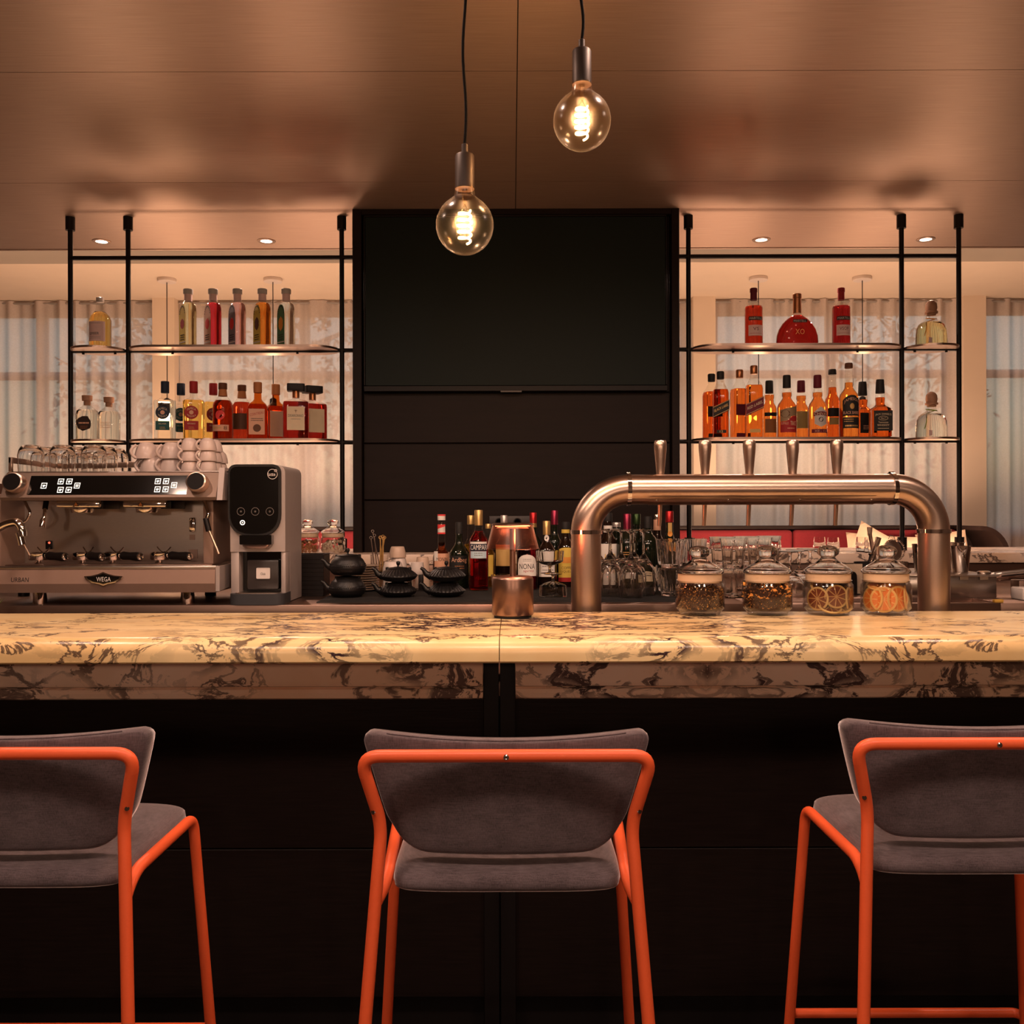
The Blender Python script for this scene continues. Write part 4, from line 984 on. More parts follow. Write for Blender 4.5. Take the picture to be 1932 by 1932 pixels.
# --- lower right shelf: whiskies
jw = [(0, 13.5), (1.5, 15), (86, 15), (92, 14), (100, 9.5), (108, 6.5), (116, 6)]
def walker(px, y, sc, col, txt, nm, front, cap):
    k = y / F * sc
    b = bottle('square_whisky_bottle', nm, px, y, B_, [(h * sc, w_ * sc) for h, w_ in jw], 93 * sc, liq('scotch_' + col, (0.70, 0.11, 0.015) if col == 'black' else (0.84, 0.20, 0.03)), cap=[(113 * sc, 6.3), (114 * sc, 6.8), (126 * sc, 7), (128 * sc, 6)], capm=cap, e=5, rz=-0.12 if front else 0.25, group='tall square whisky bottles')
    f_ = on_flat(15 * k + 0.0011); f2 = lift(f_, 0.0005)
    lc = LAB['black'] if col == 'black' else LAB['burg']
    if front:
        lb = patch(f_, -15 * k, 15 * k, lambda t: (66 + 7 * t) * k, lambda t: (45 + 7 * t) * k).build('slanted_label', lc, b)
        lettering(txt, f2, 0, 57 * k, 26 * k, 5 * k, M_INKG if col == 'black' else LAB['cream'], lb, slant=0.47)
        for q in (-9.0, 9.0): MB().add([f2(-15 * k, (55.5 + q - 7) * k), f2(15 * k, (55.5 + q + 7) * k), f2(15 * k, (56.3 + q + 7) * k), f2(-15 * k, (56.3 + q - 7) * k)], [(0, 1, 2, 3)]).build('gold_line', M_INKG, lb, smooth=False)
        l2 = patch(f_, -9 * k, 9 * k, 15 * k, 9 * k).build('label', LAB['black'] if col == 'black' else LAB['gold'], b)
        if col == 'black': lettering('12', f2, 0, 12 * k, 6 * k, 4 * k, M_INKG, l2)
    else:
        patch(f_, -15 * k, 15 * k, 64 * k, 44 * k).build('label', lc, b); patch(f_, -14 * k, 14 * k, 12 * k, 5 * k).build('label', lc, b)
walker(1360, 4.40, 0.985, 'black', 'BLACK LABEL', 'tall square whisky with slanted black label, leftmost on the right shelf', True, LAB['black'])
walker(1343, 4.53, 0.98, 'black', '', 'tall square whisky with black cap, half hidden at the left shelf end', False, LAB['black'])
walker(1423, 4.40, 1.07, 'red', 'RED LABEL', 'tall square whisky with slanted burgundy label', True, FOIL['copper'])
walker(1396, 4.53, 1.04, 'red', '', 'tall square whisky with copper cap behind the burgundy-labelled one', False, FOIL['copper'])
def whisky(name, px, y, top, half, nm, lqn, lqc, capm, caph, shoulder, bulge=True, e=2.0, rz=0.0):
    H = top; S = shoulder
    pr = [(0, half - 1.5), (2, half), (S, half), (S + 6, half * 0.9), (S + 13, half * 0.62), (S + 17, 8.6), (S + 19, 8.0)]
    if bulge: pr += [(S + 22, 9.2), (S + 29, 9.2), (S + 32, 7.4)]
    pr += [(H - caph + 3, 6.6)]
    pr = [(h, w_) for h, w_ in pr if h <= H - caph + 3]
    return bottle(name, nm, px, y, B_, pr, min(H - caph - 2, S + 28), liq(lqn, lqc), cap=[(H - caph, 7), (H - caph + 1, 7.5), (H - 2, 7.2), (H, 6.4)], capm=capm, e=e, rz=rz)
y = 4.55; whb = whisky('round_whisky_bottle', 1452, y, 113, 14, 'round whisky bottle with black cap behind the burgundy label bottle', 'honey', (0.86, 0.25, 0.05), LAB['black'], 24, 58)
k = y / F; patch(on_cyl(14 * k + 0.0007), -13 * k, 14 * k, 52 * k, 45 * k).build('label', LAB['black'], whb); patch(on_cyl(14 * k + 0.0007), -12 * k, 12 * k, 40 * k, 14 * k).build('label', LAB['copper'], whb)
y = 4.41; k = y / F; b = whisky('bourbon_bottle', 1485, y, 119, 18, 'bourbon bottle with torn tan and red label and black cap', 'bourbon', (0.82, 0.20, 0.035), LAB['black'], 24, 58)
f_ = on_cyl(18 * k + 0.0007); f2 = lift(f_, 0.0004)
l1 = patch(f_, -18 * k, 18 * k, lambda t: (56 + 4 * t) * k, lambda t: (36 + 8 * t + 2 * math.sin(5 * t)) * k).build('picture_label', LAB['gold'], b); l1.data.materials[0] = pm('tan_paper', (0.30, 0.20, 0.11))
MB().add([f2((-8 + 8 * math.cos(a * PI / 8) * (1 + 0.2 * (a % 2))) * k, (45 + 7.5 * math.sin(a * PI / 8)) * k) for a in range(16)], [tuple(range(16))]).build('sketch', LAB['brown'], l1, smooth=False)
l2 = patch(f_, -18 * k, 18 * k, lambda t: (35.5 + 8 * t + 2 * math.sin(5 * t)) * k, 10 * k).build('label', LAB['red'], b); lettering('BUFFALO', f2, -9 * k, 27 * k, 14 * k, 5 * k, LAB['salmon'], l2); lettering('TRACE', f2, 8 * k, 27 * k, 13 * k, 8 * k, LAB['cream'], l2); lines_block(f2, 3 * k, 17 * k, 14 * k, 1, 3 * k, 1.5 * k, LAB['salmon'], l2)
y = 4.55; k = y / F; b = whisky('burgundy_cap_whisky_bottle', 1512, y, 113, 14.5, 'whisky bottle with burgundy cap standing behind between bourbon and crest label', 'malt', (0.86, 0.26, 0.05), LAB['burg'], 22, 56)
patch(on_cyl(14.5 * k + 0.0007), -13 * k, 13 * k, 54 * k, 22 * k).build('label', LAB['gold'], b)
y = 4.41; k = y / F; b = whisky('crest_label_whisky_bottle', 1543, y, 119, 17.5, 'whisky bottle with burgundy cap and silver crest label', 'malt', (0.86, 0.26, 0.05), LAB['burg'], 24, 58)
f_ = on_cyl(17.5 * k + 0.0007); f2 = lift(f_, 0.0004); f3 = lift(f_, 0.0008)
lb = patch(f_, -11 * k, 13 * k, lambda t: (58 - 9 * abs(t)) * k, lambda t: (20 + 6 * abs(t)) * k).build('crest_label', LAB['steel'], b)
l2 = patch(f2, -13 * k, 16 * k, lambda t: (49 - 2 * t * t) * k, lambda t: (42 - 2 * t * t) * k).build('name_band', LAB['burg'], lb); lettering('CHIVAS', f3, 1.5 * k, 44.6 * k, 26 * k, 5.5 * k, LAB['cream'], lb)
MB().add([f2((1 + 4.5 * math.cos(a * PI / 8)) * k, (34 + 4.5 * math.sin(a * PI / 8)) * k) for a in range(16)], [tuple(range(16))]).build('emblem', LAB['black'], lb, smooth=False)
l3 = patch(f_, -17 * k, 17 * k, 16 * k, 9 * k).build('label', LAB['burg'], b); lettering('XII - 12', f2, 0, 12.5 * k, 22 * k, 4 * k, LAB['salmon'], l3)
y = 4.55; k = y / F; b = whisky('irish_whiskey_bottle', 1571, y, 134, 14.5, 'tall whiskey bottle with dark cap behind the black oval label bottle', 'irish', (0.72, 0.13, 0.02), LAB['black'], 10, 72, False)
patch(on_cyl(14.5 * k + 0.0007), -13 * k, 13 * k, 60 * k, 44 * k).build('label', LAB['black'], b); patch(on_cyl(14.5 * k + 0.0007), -10 * k, 12 * k, 42 * k, 29 * k).build('label', LAB['gold'], b)
y = 4.39; k = y / F; b = whisky('irish_whiskey_bottle', 1602, y, 141, 18, 'tallest whiskey bottle with arched black label on the lower right shelf', 'irish2', (0.86, 0.28, 0.05), LAB['brown'], 10, 76, False)
f_ = on_cyl(18 * k + 0.0007); f2 = lift(f_, 0.0004)
lb = patch(f_, -18 * k, 18 * k, lambda t: (79 - 10 * t * t) * k, 40 * k).build('arched_label', LAB['black'], b)
lettering('JAMESON', f2, 0, 71 * k, 30 * k, 7 * k, LAB['salmon'], lb, arch=6 * k); lettering('BLACK BARREL', f2, 0, 46 * k, 33 * k, 5.5 * k, LAB['salmon'], lb)
MB().add([f2((4.2 * math.cos(a * PI / 7)) * k, (58 + 5.5 * math.sin(a * PI / 7)) * k) for a in range(14)], [tuple(range(14))]).build('emblem', M_INKG, lb, smooth=False)
l2 = patch(f_, -18 * k, 18 * k, 38 * k, 17 * k).build('label', LAB['black'], b); lines_block(f2, -6 * k, 33 * k, 18 * k, 2, 4 * k, 1.2 * k, M_INKG, l2); lines_block(f2, 0, 20 * k, 26 * k, 1, 3 * k, 3 * k, M_INKG, l2, 9); patch(f2, -18 * k, 18 * k, 38.2 * k, 36.8 * k).build('gold_line', M_INKG, l2)
MB().tube([f2(2 * k + 2.2 * k * 0, 96 * k)] + [f2(2 * k, 110 * k)], 0.0012, 5).build('neck_tag_cord', LAB['brown'], b)
jd = [(0, 17), (2, 18.5), (50, 18.5), (55, 17), (59, 11.5), (62, 8.6), (66, 8.2), (74, 8.8), (84, 7.8), (92, 6.8)]
for (px, y, front) in ((1628, 4.54, False), (1661, 4.40, True)):
    k = y / F
    b = bottle('square_tennessee_bottle', 'square whiskey bottle with black cap, %s' % ('black label in front at the right shelf end' if front else 'back label showing, behind the rightmost one'), px, y, B_, jd, 76, liq('tenn', (0.74, 0.13, 0.018)), cap=[(84, 8), (85, 8.4), (106, 7.4), (110, 6.8)], capm=LAB['black'], e=6, rz=-0.1 if front else 0.2, group='square whiskey bottles')
    f_ = on_flat(18.5 * k + 0.0011); f2 = lift(f_, 0.0005)
    lb = patch(f_, -16.5 * k, 17.5 * k, 50 * k, 12 * k).build('label', LAB['black'], b)
    if front:
        lettering("JACK DANIEL'S", f2, 0.5 * k, 43 * k, 29 * k, 4.6 * k, LAB['cream'], lb, arch=1.5 * k); lettering('Tennessee', f2, 0.5 * k, 28 * k, 18 * k, 3.6 * k, LAB['cream'], lb); lettering('WHISKEY', f2, 0.5 * k, 22.5 * k, 22 * k, 3.6 * k, LAB['cream'], lb); lines_block(f2, 0.5 * k, 16 * k, 20 * k, 1, 3, 1.0 * k, LAB['cream'], lb)
        ov = MB(); n_ = 20
        for (a0, b0) in ((9, 4.2), (7.6, 3.2)): ov.tube([f2((0.5 + a0 * math.cos(i * 2 * PI / n_)) * k, (35.5 + b0 * math.sin(i * 2 * PI / n_)) * k) for i in range(n_ + 1)], 0.0004, 4, False)
        ov.build('oval_frame', LAB['cream'], lb); lettering('No.7', f2, 0.5 * k, 35.5 * k, 8 * k, 3 * k, LAB['cream'], lb)
    else: lines_block(f2, 0, 25 * k, 20 * k, 3, 3 * k, 1.6 * k, LAB['salmon'], lb)

# =================================================================== ESPRESSO MACHINE
ey = 3.12; es = F / ey
em = thing('espresso_machine', 'two-group espresso machine with lit touch panel on the back counter', 'coffee machine', (X(205, 3.3), 3.4, KT))
eL, eR = X(2, ey), X(408, ey)
def E(n, mb, ma, par=None, **k): return mb.build(n, ma, par or em, world=True, **k)
# lower tray front
zt0, zt1 = Z(1116, ey), Z(1073, ey)
tf = E('tray_front', MB().prismx([(ey, zt0), (ey - 0.012, zt0 + 0.03), (ey - 0.004, zt1), (ey + 0.42, zt1), (ey + 0.42, zt0)], eL - 0.02, eR - 0.002), M_MACH, ang=20)
E('tray_rim', MB().box(eL - 0.02, eR + 0.01, ey + 0.002, ey + 0.40, zt1, zt1 + 0.013, 0.003), M_STEEL)
E('side_plate', MB().prismx([(ey - 0.006, zt0 + 0.004), (ey - 0.004, zt1 + 0.012), (ey + 0.14, zt1 + 0.012), (ey + 0.10, zt0 + 0.01)], eR - 0.001, eR + 0.012), M_GREYMET, ang=20)
for (a, b) in ((60, 79), (337, 363)):
    E('foot', MB().lathe([(0.021, 0), (0.022, 0.003), (0.022, zt0 - KT)], 24, (X((a + b) / 2, 3.16), 3.18, KT)), M_CHROME)
for px in (50, 400): E('foot', MB().lathe([(0.02, 0), (0.02, zt0 - KT)], 16, (X(px, 3.5), 3.48, KT)), M_BLACK)
# columns, splash, upper body
E('splash_panel', MB().box(X(22, 3.36), X(398, 3.36), 3.36, 3.38, zt1 + 0.01, Z(935, 3.36)), M_STEEL, smooth=False)
E('side_column', MB().box(X(400, 3.3), X(420, 3.3), 3.20, 3.58, zt1, Z(930, 3.2), 0.006), M_MACH)
E('side_column', MB().box(X(16, 3.3), X(30, 3.3), 3.20, 3.58, zt1, Z(930, 3.2), 0.006), M_MACH)
E('rear_body', MB().box(X(10, 3.3), X(415, 3.3), 3.381, 3.60, zt1, Z(890, 3.2), 0.006), M_BLACK)
ub0, ub1 = Z(942, ey), Z(887, ey)
up = E('upper_body', MB().prismx([(ey - 0.005, ub0 + 0.010), (ey, ub0), (3.40, ub0), (3.40, ub1), (ey + 0.045, ub1), (ey + 0.036, ub1 - 0.004)], eL, eR), M_PANELM, ang=20)
sl = (0.041) / (ub1 - 0.004 - ub0 - 0.010)
def onp(px, py, off=0.0):
    """point on the sloped control face"""
    z = Z(py, ey + 0.01); yy = ey - 0.005 + (z - ub0 - 0.010) * sl - off
    return Vector((X(px, yy), yy, z))
def facebox(p0, p1, off, ma, name, par):
    a, b = onp(p0[0], p0[1]), onp(p1[0], p1[1]); q = [(a.x, a.z), (b.x, a.z), (b.x, b.z), (a.x, b.z)]
    vs = []
    for o in (0.0005, off):
        for (x_, z_) in q: vs.append((x_, ey - 0.005 + (z_ - ub0 - 0.010) * sl - o, z_))
    return E(name, MB().add(vs, [(0, 1, 2, 3), (4, 5, 6, 7), (0, 1, 5, 4), (1, 2, 6, 5), (2, 3, 7, 6), (3, 0, 4, 7)]), ma, par, smooth=False)
dsp = facebox((60, 895), (352, 931), 0.002, M_BLKGLOSS, 'touch_panel', up)
def icon(px, py, kind):
    c = onp(px, py, 0.0026); q = 5.4 / es; mb = MB()
    def P(u, v): return (c.x + u * q, c.y + v * q * sl, c.z + v * q)
    def rect(u0, u1, v0, v1): mb.add([P(u0, v0), P(u1, v0), P(u1, v1), P(u0, v1)], [(0, 1, 2, 3)])
    rect(-1, 1, 0.78, 1); rect(-1, 1, -1, -0.78); rect(-1, -0.78, -0.78, 0.78); rect(0.78, 1, -0.78, 0.78)
    if kind == 'menu': rect(-0.5, 0.5, 0.25, 0.42); rect(-0.5, 0.5, -0.08, 0.08); rect(-0.5, 0.5, -0.42, -0.25)
    else:
        mb.add([P(-0.45, 0.3), P(0.35, 0.3), P(0.25, -0.3), P(0.05, -0.45), P(-0.2, -0.45), P(-0.38, -0.3)], [(0, 1, 2, 3, 4, 5)]); rect(0.33, 0.58, 0.0, 0.2)
    E('icon', mb, M_ICON, up, smooth=False)
for (px, py, kd) in ((83, 914, 'cup'), (115, 906, 'cup'), (131, 906, 'cup'), (114, 922, 'cup'), (129.5, 922, 'cup'), (145.5, 914, 'menu'), (298, 906, 'cup'), (313.5, 906, 'cup'), (297, 921.5, 'cup'), (312.5, 921.5, 'cup'), (328.5, 913.5, 'menu')): icon(px, py, kd)
for px in (28, 371):
    c = onp(px + 5, 911)
    kn = MB().lathe([(0.034, 0), (0.034, 0.030), (0.033, 0.035), (0.029, 0.037)], 32); kn.xf(Matrix.Translation(c) @ Matrix.Rotation(R(78), 4, 'X')); ko = E('knob', kn, M_COPPER)
    kn = MB().lathe([(0.0, 0.0375), (0.0285, 0.0375), (0.0285, 0.035), (0, 0.035)], 32); kn.xf(Matrix.Translation(c) @ Matrix.Rotation(R(78), 4, 'X')); E('knob_face', kn, M_BLACK, ko)
# right end bracket of the upper body and cup tray
E('end_bracket', MB().prismx([(ey + 0.0, ub0), (ey + 0.03, ub1 + 0.012), (3.5, ub1 + 0.012), (3.5, ub1 - 0.05), (ey + 0.17, ub1 - 0.06), (ey + 0.08, ub0)], eR + 0.001, eR + 0.020), M_GREYMET, ang=20)
E('cup_tray', MB().box(eL + 0.01, eR + 0.02, ey + 0.05, 3.56, ub1 - 0.004, ub1 + 0.002, 0.001), M_STEEL)
rl = MB(); rz0 = ub1 + 0.002
E('tray_rail', MB().box(X(16, 3.2), X(300, 3.2) , 3.53, 3.54, rz0 + 0.03, rz0 + 0.052, 0.001), M_COPPER)
E('tray_rail', MB().box(X(16, 3.2), X(16, 3.2) + 0.008, 3.20, 3.54, rz0 + 0.03, rz0 + 0.05, 0.001), M_COPPER)
E('rail_post', MB().box(X(16, 3.2), X(16, 3.2) + 0.012, 3.20, 3.21, rz0, rz0 + 0.05, 0.001), M_COPPER)
# groups
M_TRI = mat('warning_sticker', (0.70, 0.26, 0.06), 0.5)
for (a, b, cx) in ((105, 187, 155), (231, 313, 277)):
    gz1, gz0 = ub0 + 0.002, Z(956, 3.17)
    g = E('group_head', MB().box(X(a, 3.17), X(b, 3.17), 3.17, 3.33, gz0, gz1, 0.006), M_CHROME)
    E('shower_ring', MB().lathe([(0.020, -0.018), (0.034, -0.016), (0.037, -0.006), (0.037, 0.0)], 28, (X(cx, 3.25), 3.25, gz0)), M_CHROME, g)
    p = PX(cx - 12, 951, 3.1685); q = 0.0095
    tr = E('warning_triangle', MB().prism([(p.x - q, p.z - q * 0.8), (p.x + q, p.z - q * 0.8), (p.x, p.z + q)], 3.1688, 3.1699), M_INKB, g, smooth=False)
    E('warning_face', MB().prism([(p.x - q * 0.74, p.z - q * 0.64), (p.x + q * 0.74, p.z - q * 0.64), (p.x, p.z + q * 0.72)], 3.1683, 3.1688), M_TRI, g, smooth=False)
    E('drip_lip', MB().box(X(b + 2, 3.25), X(b + 22, 3.25), 3.19, 3.33, gz0 - 0.004, gz1, 0.003), M_BLACK)
# wands
E('steam_wand', MB().tube(smooth_path([PX(44, 940, 3.2), PX(52, 957, 3.18), PX(58, 968, 3.17), PX(50, 983, 3.17), PX(40, 988, 3.17), PX(20, 992, 3.17)], 0.02), 0.005, 10), M_CHROME)
E('water_spout_grip', MB().tube([PX(88, 940, 3.22), PX(85, 960, 3.2)], 0.009, 12), M_BLACK)
E('water_spout', MB().tube([PX(85, 960, 3.2), PX(84, 975, 3.19), PX(81, 982, 3.19), PX(80, 994, 3.19)], [0.006, 0.006, 0.010, 0.011], 12), M_CHROME)
E('steam_wand', MB().tube(smooth_path([PX(384, 940, 3.2), PX(390, 958, 3.18), PX(394, 970, 3.17), PX(389, 980, 3.17), PX(390, 990, 3.17)], 0.015), 0.0065, 10), M_CHROME)
E('wand_grip', MB().tube([PX(388, 978, 3.17), PX(394, 1002, 3.165)], 0.0095, 12), M_BLACK)
E('wand_tip', MB().tube([PX(394, 1000, 3.165), PX(413, 1045, 3.16)], 0.0042, 10), M_COPPER)
# sight glass and notices on the splash
E('sight_glass', MB().box(X(357, 3.355), X(368, 3.355), 3.352, 3.36, Z(1002, 3.355), Z(975, 3.355), 0.004), M_CHROME)
E('notice', MB().box(X(357, 3.355), X(367, 3.355), 3.357, 3.36, Z(1017, 3.355), Z(1007, 3.355)), M_MACH, smooth=False)
E('notice', MB().box(X(355, 3.355), X(372, 3.355), 3.357, 3.36, Z(1052, 3.355), Z(1035, 3.355)), M_MACH, smooth=False)
E('pressure_gauge', MB().box(X(86, 3.355), X(98, 3.355), 3.352, 3.36, Z(1034, 3.355), Z(1018, 3.355), 0.002), M_BLACK)
E('pilot_lamp', MB().lathe([(0.004, 0), (0.003, 0.003), (0, 0.004)], 10).xf(Matrix.Translation(PX(93, 1024, 3.35)) @ Matrix.Rotation(R(90), 4, 'X')), mat('red_pilot', (0.8, 0.05, 0.02), 0.3, emit=(1, 0.12, 0.06), es=2.0))
# lettering and badge on the tray front
sf = lambda u, v: (u, ey - 0.0128 + 0.0 * v, v)
pu = PX(37, 1094, ey - 0.012)
def sf_t(u, v):
    q = (v - zt0 - 0.03) / (zt1 - zt0 - 0.03); yy = ey - 0.012 + 0.008 * max(0, q) - 0.0008
    return (u - ORG[em.name].x, yy - ORG[em.name].y, v - ORG[em.name].z)
lettering('URBAN', sf_t, pu.x, pu.z, 33 / es, 8.5 / es, M_INKB, tf)
pb_ = PX(196, 1092, ey - 0.012); q = 1 / es
def shield(s_): return [(-36 * s_, 5), (-22 * s_, 6), (-10 * s_, 9), (0, 13 * s_), (10 * s_, 9), (22 * s_, 6), (36 * s_, 5), (33 * s_, -1), (26 * s_, -4), (23 * s_, -7), (8 * s_, -10 * s_), (0, -13 * s_), (-8 * s_, -10 * s_), (-23 * s_, -7), (-26 * s_, -4), (-33 * s_, -1)]
bd = E('badge', MB().prism([(pb_.x + u * q, pb_.z + v * q) for u, v in shield(1.0)], ey - 0.0175, ey - 0.009), M_CHROME, tf)
E('badge_field', MB().prism([(pb_.x + u * q * 0.86, pb_.z + v * q * 0.76) for u, v in shield(1.0)], ey - 0.0183, ey - 0.0170), M_BLKGLOSS, tf, smooth=False)
lettering('WEGA', lambda u, v: (u - ORG[em.name].x, ey - 0.0189 - ORG[em.name].y, v - ORG[em.name].z), pb_.x + 1 * q, pb_.z - 0.5 * q, 27 * q, 8.5 * q, M_INKW, tf)
# drip grate
E('drip_grate', MB().box(X(12, 3.15), X(402, 3.15), ey + 0.02, 3.355, zt1 + 0.013, zt1 + 0.016, 0.001), M_STEELD)
# portafilters resting on the grate
def porta(px, label, rz, spout=True):
    gz = zt1 + 0.016
    t = thing('portafilter', label, 'portafilter', (X(px, 3.2), 3.22, gz), rz, 'portafilters on the espresso machine tray')
    MB().lathe([(0.030, 0.012), (0.033, 0.016), (0.033, 0.036), (0.030, 0.038), (0.028, 0.018), (0.0, 0.016)], 28).build('basket_ring', M_CHROME, t)
    MB().tube([(0, 0, 0.016), (0, 0, 0.006), (-0.012, 0, 0.002), (-0.018, 0, 0.0)], [0.009, 0.009, 0.006, 0.005], 10).build('spout', M_CHROME, t)
    MB().tube([(0.03, 0, 0.026), (0.045, -0.003, 0.027)], 0.008, 10).build('neck', M_CHROME, t)
    MB().tube([(0.042, -0.003, 0.027), (0.05, -0.004, 0.027), (0.08, -0.008, 0.026), (0.115, -0.014, 0.025), (0.13, -0.017, 0.025)], [0.012, 0.0145, 0.013, 0.0155, 0.014], 16).build('handle', M_BLACK, t)
    MB().lathe([(0.0125, 0), (0.0125, 0.004), (0.009, 0.008), (0, 0.009)], 20).xf(Matrix.Translation((0.129, -0.017, 0.025)) @ Matrix.Rotation(R(82), 4, 'Y')).build('end_cap', M_CHROME, t)
    MB().tube([(-0.028 + 0.056 * i / 10, 0.02, 0.055 - 0.018 * math.sin(PI * i / 10)) for i in range(11)], 0.0022, 6).build('spring_arc', M_CHROME, t)
    return t
porta(68, 'leftmost portafilter lying on the espresso machine tray', -0.35); porta(151, 'second portafilter from the left on the espresso tray', -0.55)
porta(208, 'third portafilter from the left on the espresso tray', -0.35); porta(298, 'rightmost portafilter lying on the espresso machine tray', -0.3)

# glasses upside down on the cup tray
TZ = ub1 + 0.002
def vessel(name, label, cat, prof, loc, ma, group=None, n=32, rz=0.0, rib=None): 
    o = MB().lathe(prof, n, rib=rib).build(name, ma, None, ang=50); o.location = loc; o.rotation_euler = (0, 0, rz)
    return tag(o, label, cat, group)
tum = [(0.0395, 0.0), (0.0415, 0.03), (0.0425, 0.055), (0.038, 0.075), (0.030, 0.089), (0.024, 0.092), (0.0, 0.0925), (0.0, 0.086), (0.026, 0.084), (0.036, 0.072), (0.0405, 0.055), (0.0398, 0.03), (0.038, 0.0)]
t0 = vessel('tumbler', 'upturned tumbler, leftmost of the front row on the espresso machine', 'glass', tum, (X(57, 3.22), 3.225, TZ), M_SOLID, 'upturned tumblers on the espresso machine')
rowlab = {(1, 0): 'upturned tumbler, middle of the front row on the espresso machine', (2, 0): 'upturned tumbler, right of the front row on the espresso machine'}
for r_ in range(3):
    for c_ in range(3):
        if (c_, r_) == (0, 0): continue
        lab = rowlab.get((c_, r_), 'upturned tumbler in the %s row on the espresso machine, %s' % (['', 'second', 'rear'][r_], ['left', 'middle', 'right'][c_]))
        dup(t0, (X(57, 3.22) + c_ * 0.108 - 0.002 * r_, 3.225 + 0.093 * r_, TZ), 0, lab)
# cups
M_CUP = mat('blush_porcelain', (0.58, 0.46, 0.42), 0.28, var=0.03, coat=0.2)
def make_cup(label, loc, s_, group, rz=0.0):
    """cup standing upside down, handle to the left"""
    t = thing('coffee_cup', label, 'cup', loc, rz, group)
    MB().lathe([(0.041 * s_, 0), (0.0415 * s_, 0.004 * s_), (0.039 * s_, 0.022 * s_), (0.034 * s_, 0.040 * s_), (0.029 * s_, 0.050 * s_), (0.023 * s_, 0.054 * s_), (0.022 * s_, 0.058 * s_), (0.019 * s_, 0.058 * s_), (0.018 * s_, 0.054 * s_), (0.0, 0.054 * s_)], 28).build('bowl', M_CUP, t, ang=50)
    MB().tube([(-0.037 * s_ - 0.0145 * s_ * math.sin(PI * i / 12) - (0.004 * s_ * (1 - abs(i - 6) / 6)), -0.012 * s_, (0.012 + 0.026 * i / 12) * s_ + (0.010 * s_ * math.cos(PI * i / 12) * -1)) for i in range(13)], 0.0052 * s_, 10).build('handle', M_CUP, t)
    return t
c1 = make_cup('upturned blush cup, bottom left of the larger cup stacks', (X(277, 3.22), 3.27, TZ), 0.97, 'blush cups stacked on the espresso machine')
def cupat(px, y, lev, lab, src, h): dup(src, (X(px, y), y, TZ + lev * h), random.uniform(0.45, 0.75), lab)
H1 = 0.0462
cupat(277, 3.27, 1, 'upturned blush cup, top left of the larger cup stacks', c1, H1)
cupat(324, 3.27, 0, 'upturned blush cup, bottom right of the larger cup stacks', c1, H1); cupat(324, 3.27, 1, 'upturned blush cup, top right of the larger cup stacks', c1, H1)
cupat(290, 3.37, 0, 'upturned blush cup behind the larger stacks, lower', c1, H1); cupat(291, 3.37, 1, 'upturned blush cup behind the larger stacks, upper', c1, H1)
c2 = make_cup('upturned small blush cup, bottom left of the three-high stacks', (X(359, 3.215), 3.215, TZ), 0.73, 'small blush cups stacked three high')
H2 = 0.0355
for lev, nm in ((1, 'middle'), (2, 'top')): cupat(359 - lev * 0.5, 3.215, lev, 'upturned small blush cup, %s left of the three-high stacks' % nm, c2, H2)
for lev, nm in ((0, 'bottom'), (1, 'middle'), (2, 'top')): cupat(393 - lev * 0.5, 3.215, lev, 'upturned small blush cup, %s right of the three-high stacks' % nm, c2, H2)
for lev, nm in ((0, 'bottom'), (1, 'middle'), (2, 'top')): cupat(404, 3.29, lev, 'upturned small blush cup, %s of the stack behind the right one' % nm, c2, H2)
for lev, nm in ((0, 'lower'), (1, 'upper')): cupat(414, 3.37, lev, 'upturned small blush cup at the rear right corner, %s' % nm, c2, H2)

# =================================================================== HOT WATER / MILK DISPENSER
dy = 3.14; ds = F / dy
dx0, dx1 = X(433, dy), X(537, dy); dz1 = Z(876, dy); dw = dx1 - dx0
dm = thing('drink_dispenser', 'tall silver drink dispenser with black rounded front panel beside the espresso machine', 'dispenser', ((dx0 + dx1) / 2, dy + 0.1, KT))
def D(n, mb, ma, par=None, **k): return mb.build(n, ma, par or dm, world=True, **k)
cx = (dx0 + dx1) / 2
prof = round_poly([(dx0, KT + 0.002), (dx1, KT + 0.002), (dx1, dz1), (dx0, dz1)], [0.002, 0.002, 0.028, 0.028], 6)
zr0, zr1 = Z(1112, dy), Z(1042, dy)
D('cabinet', MB().prism(prof, dy + 0.075, dy + 0.25), M_GREYMET, ang=30)
D('head', MB().prism(round_poly([(dx0, Z(1040, dy)), (dx1, Z(1040, dy)), (dx1, dz1), (dx0, dz1)], [0.001, 0.001, 0.028, 0.028], 6), dy + 0.008, dy + 0.076), M_GREYMET, ang=30)
for (a, b) in ((dx0, X(449, dy)), (X(528, dy), dx1)): D('pillar', MB().box(a, b, dy + 0.012, dy + 0.076, KT + 0.02, Z(1040, dy) + 0.001, 0.004), M_GREYMET)
D('niche_back', MB().box(X(449, dy), X(528, dy), dy + 0.06, dy + 0.077, KT + 0.02, Z(1040, dy)), M_BLKGLOSS, smooth=False)
D('drip_base', MB().prismz(round_poly([(dx0 + 0.004, dy + 0.076), (dx0 + 0.004, dy - 0.035), (dx1 + 0.002, dy - 0.035), (dx1 + 0.002, dy + 0.076)], [0.001, 0.035, 0.035, 0.001], 6), KT, KT + 0.036), mat('dark_grey_plastic', (0.045, 0.045, 0.05), 0.4))
D('drip_tray', MB().prismz(round_poly([(dx0 + 0.02, dy + 0.058), (dx0 + 0.02, dy - 0.026), (dx1 - 0.014, dy - 0.026), (dx1 - 0.014, dy + 0.058)], [0.001, 0.028, 0.028, 0.001], 6), KT + 0.036, KT + 0.039), M_STEEL)
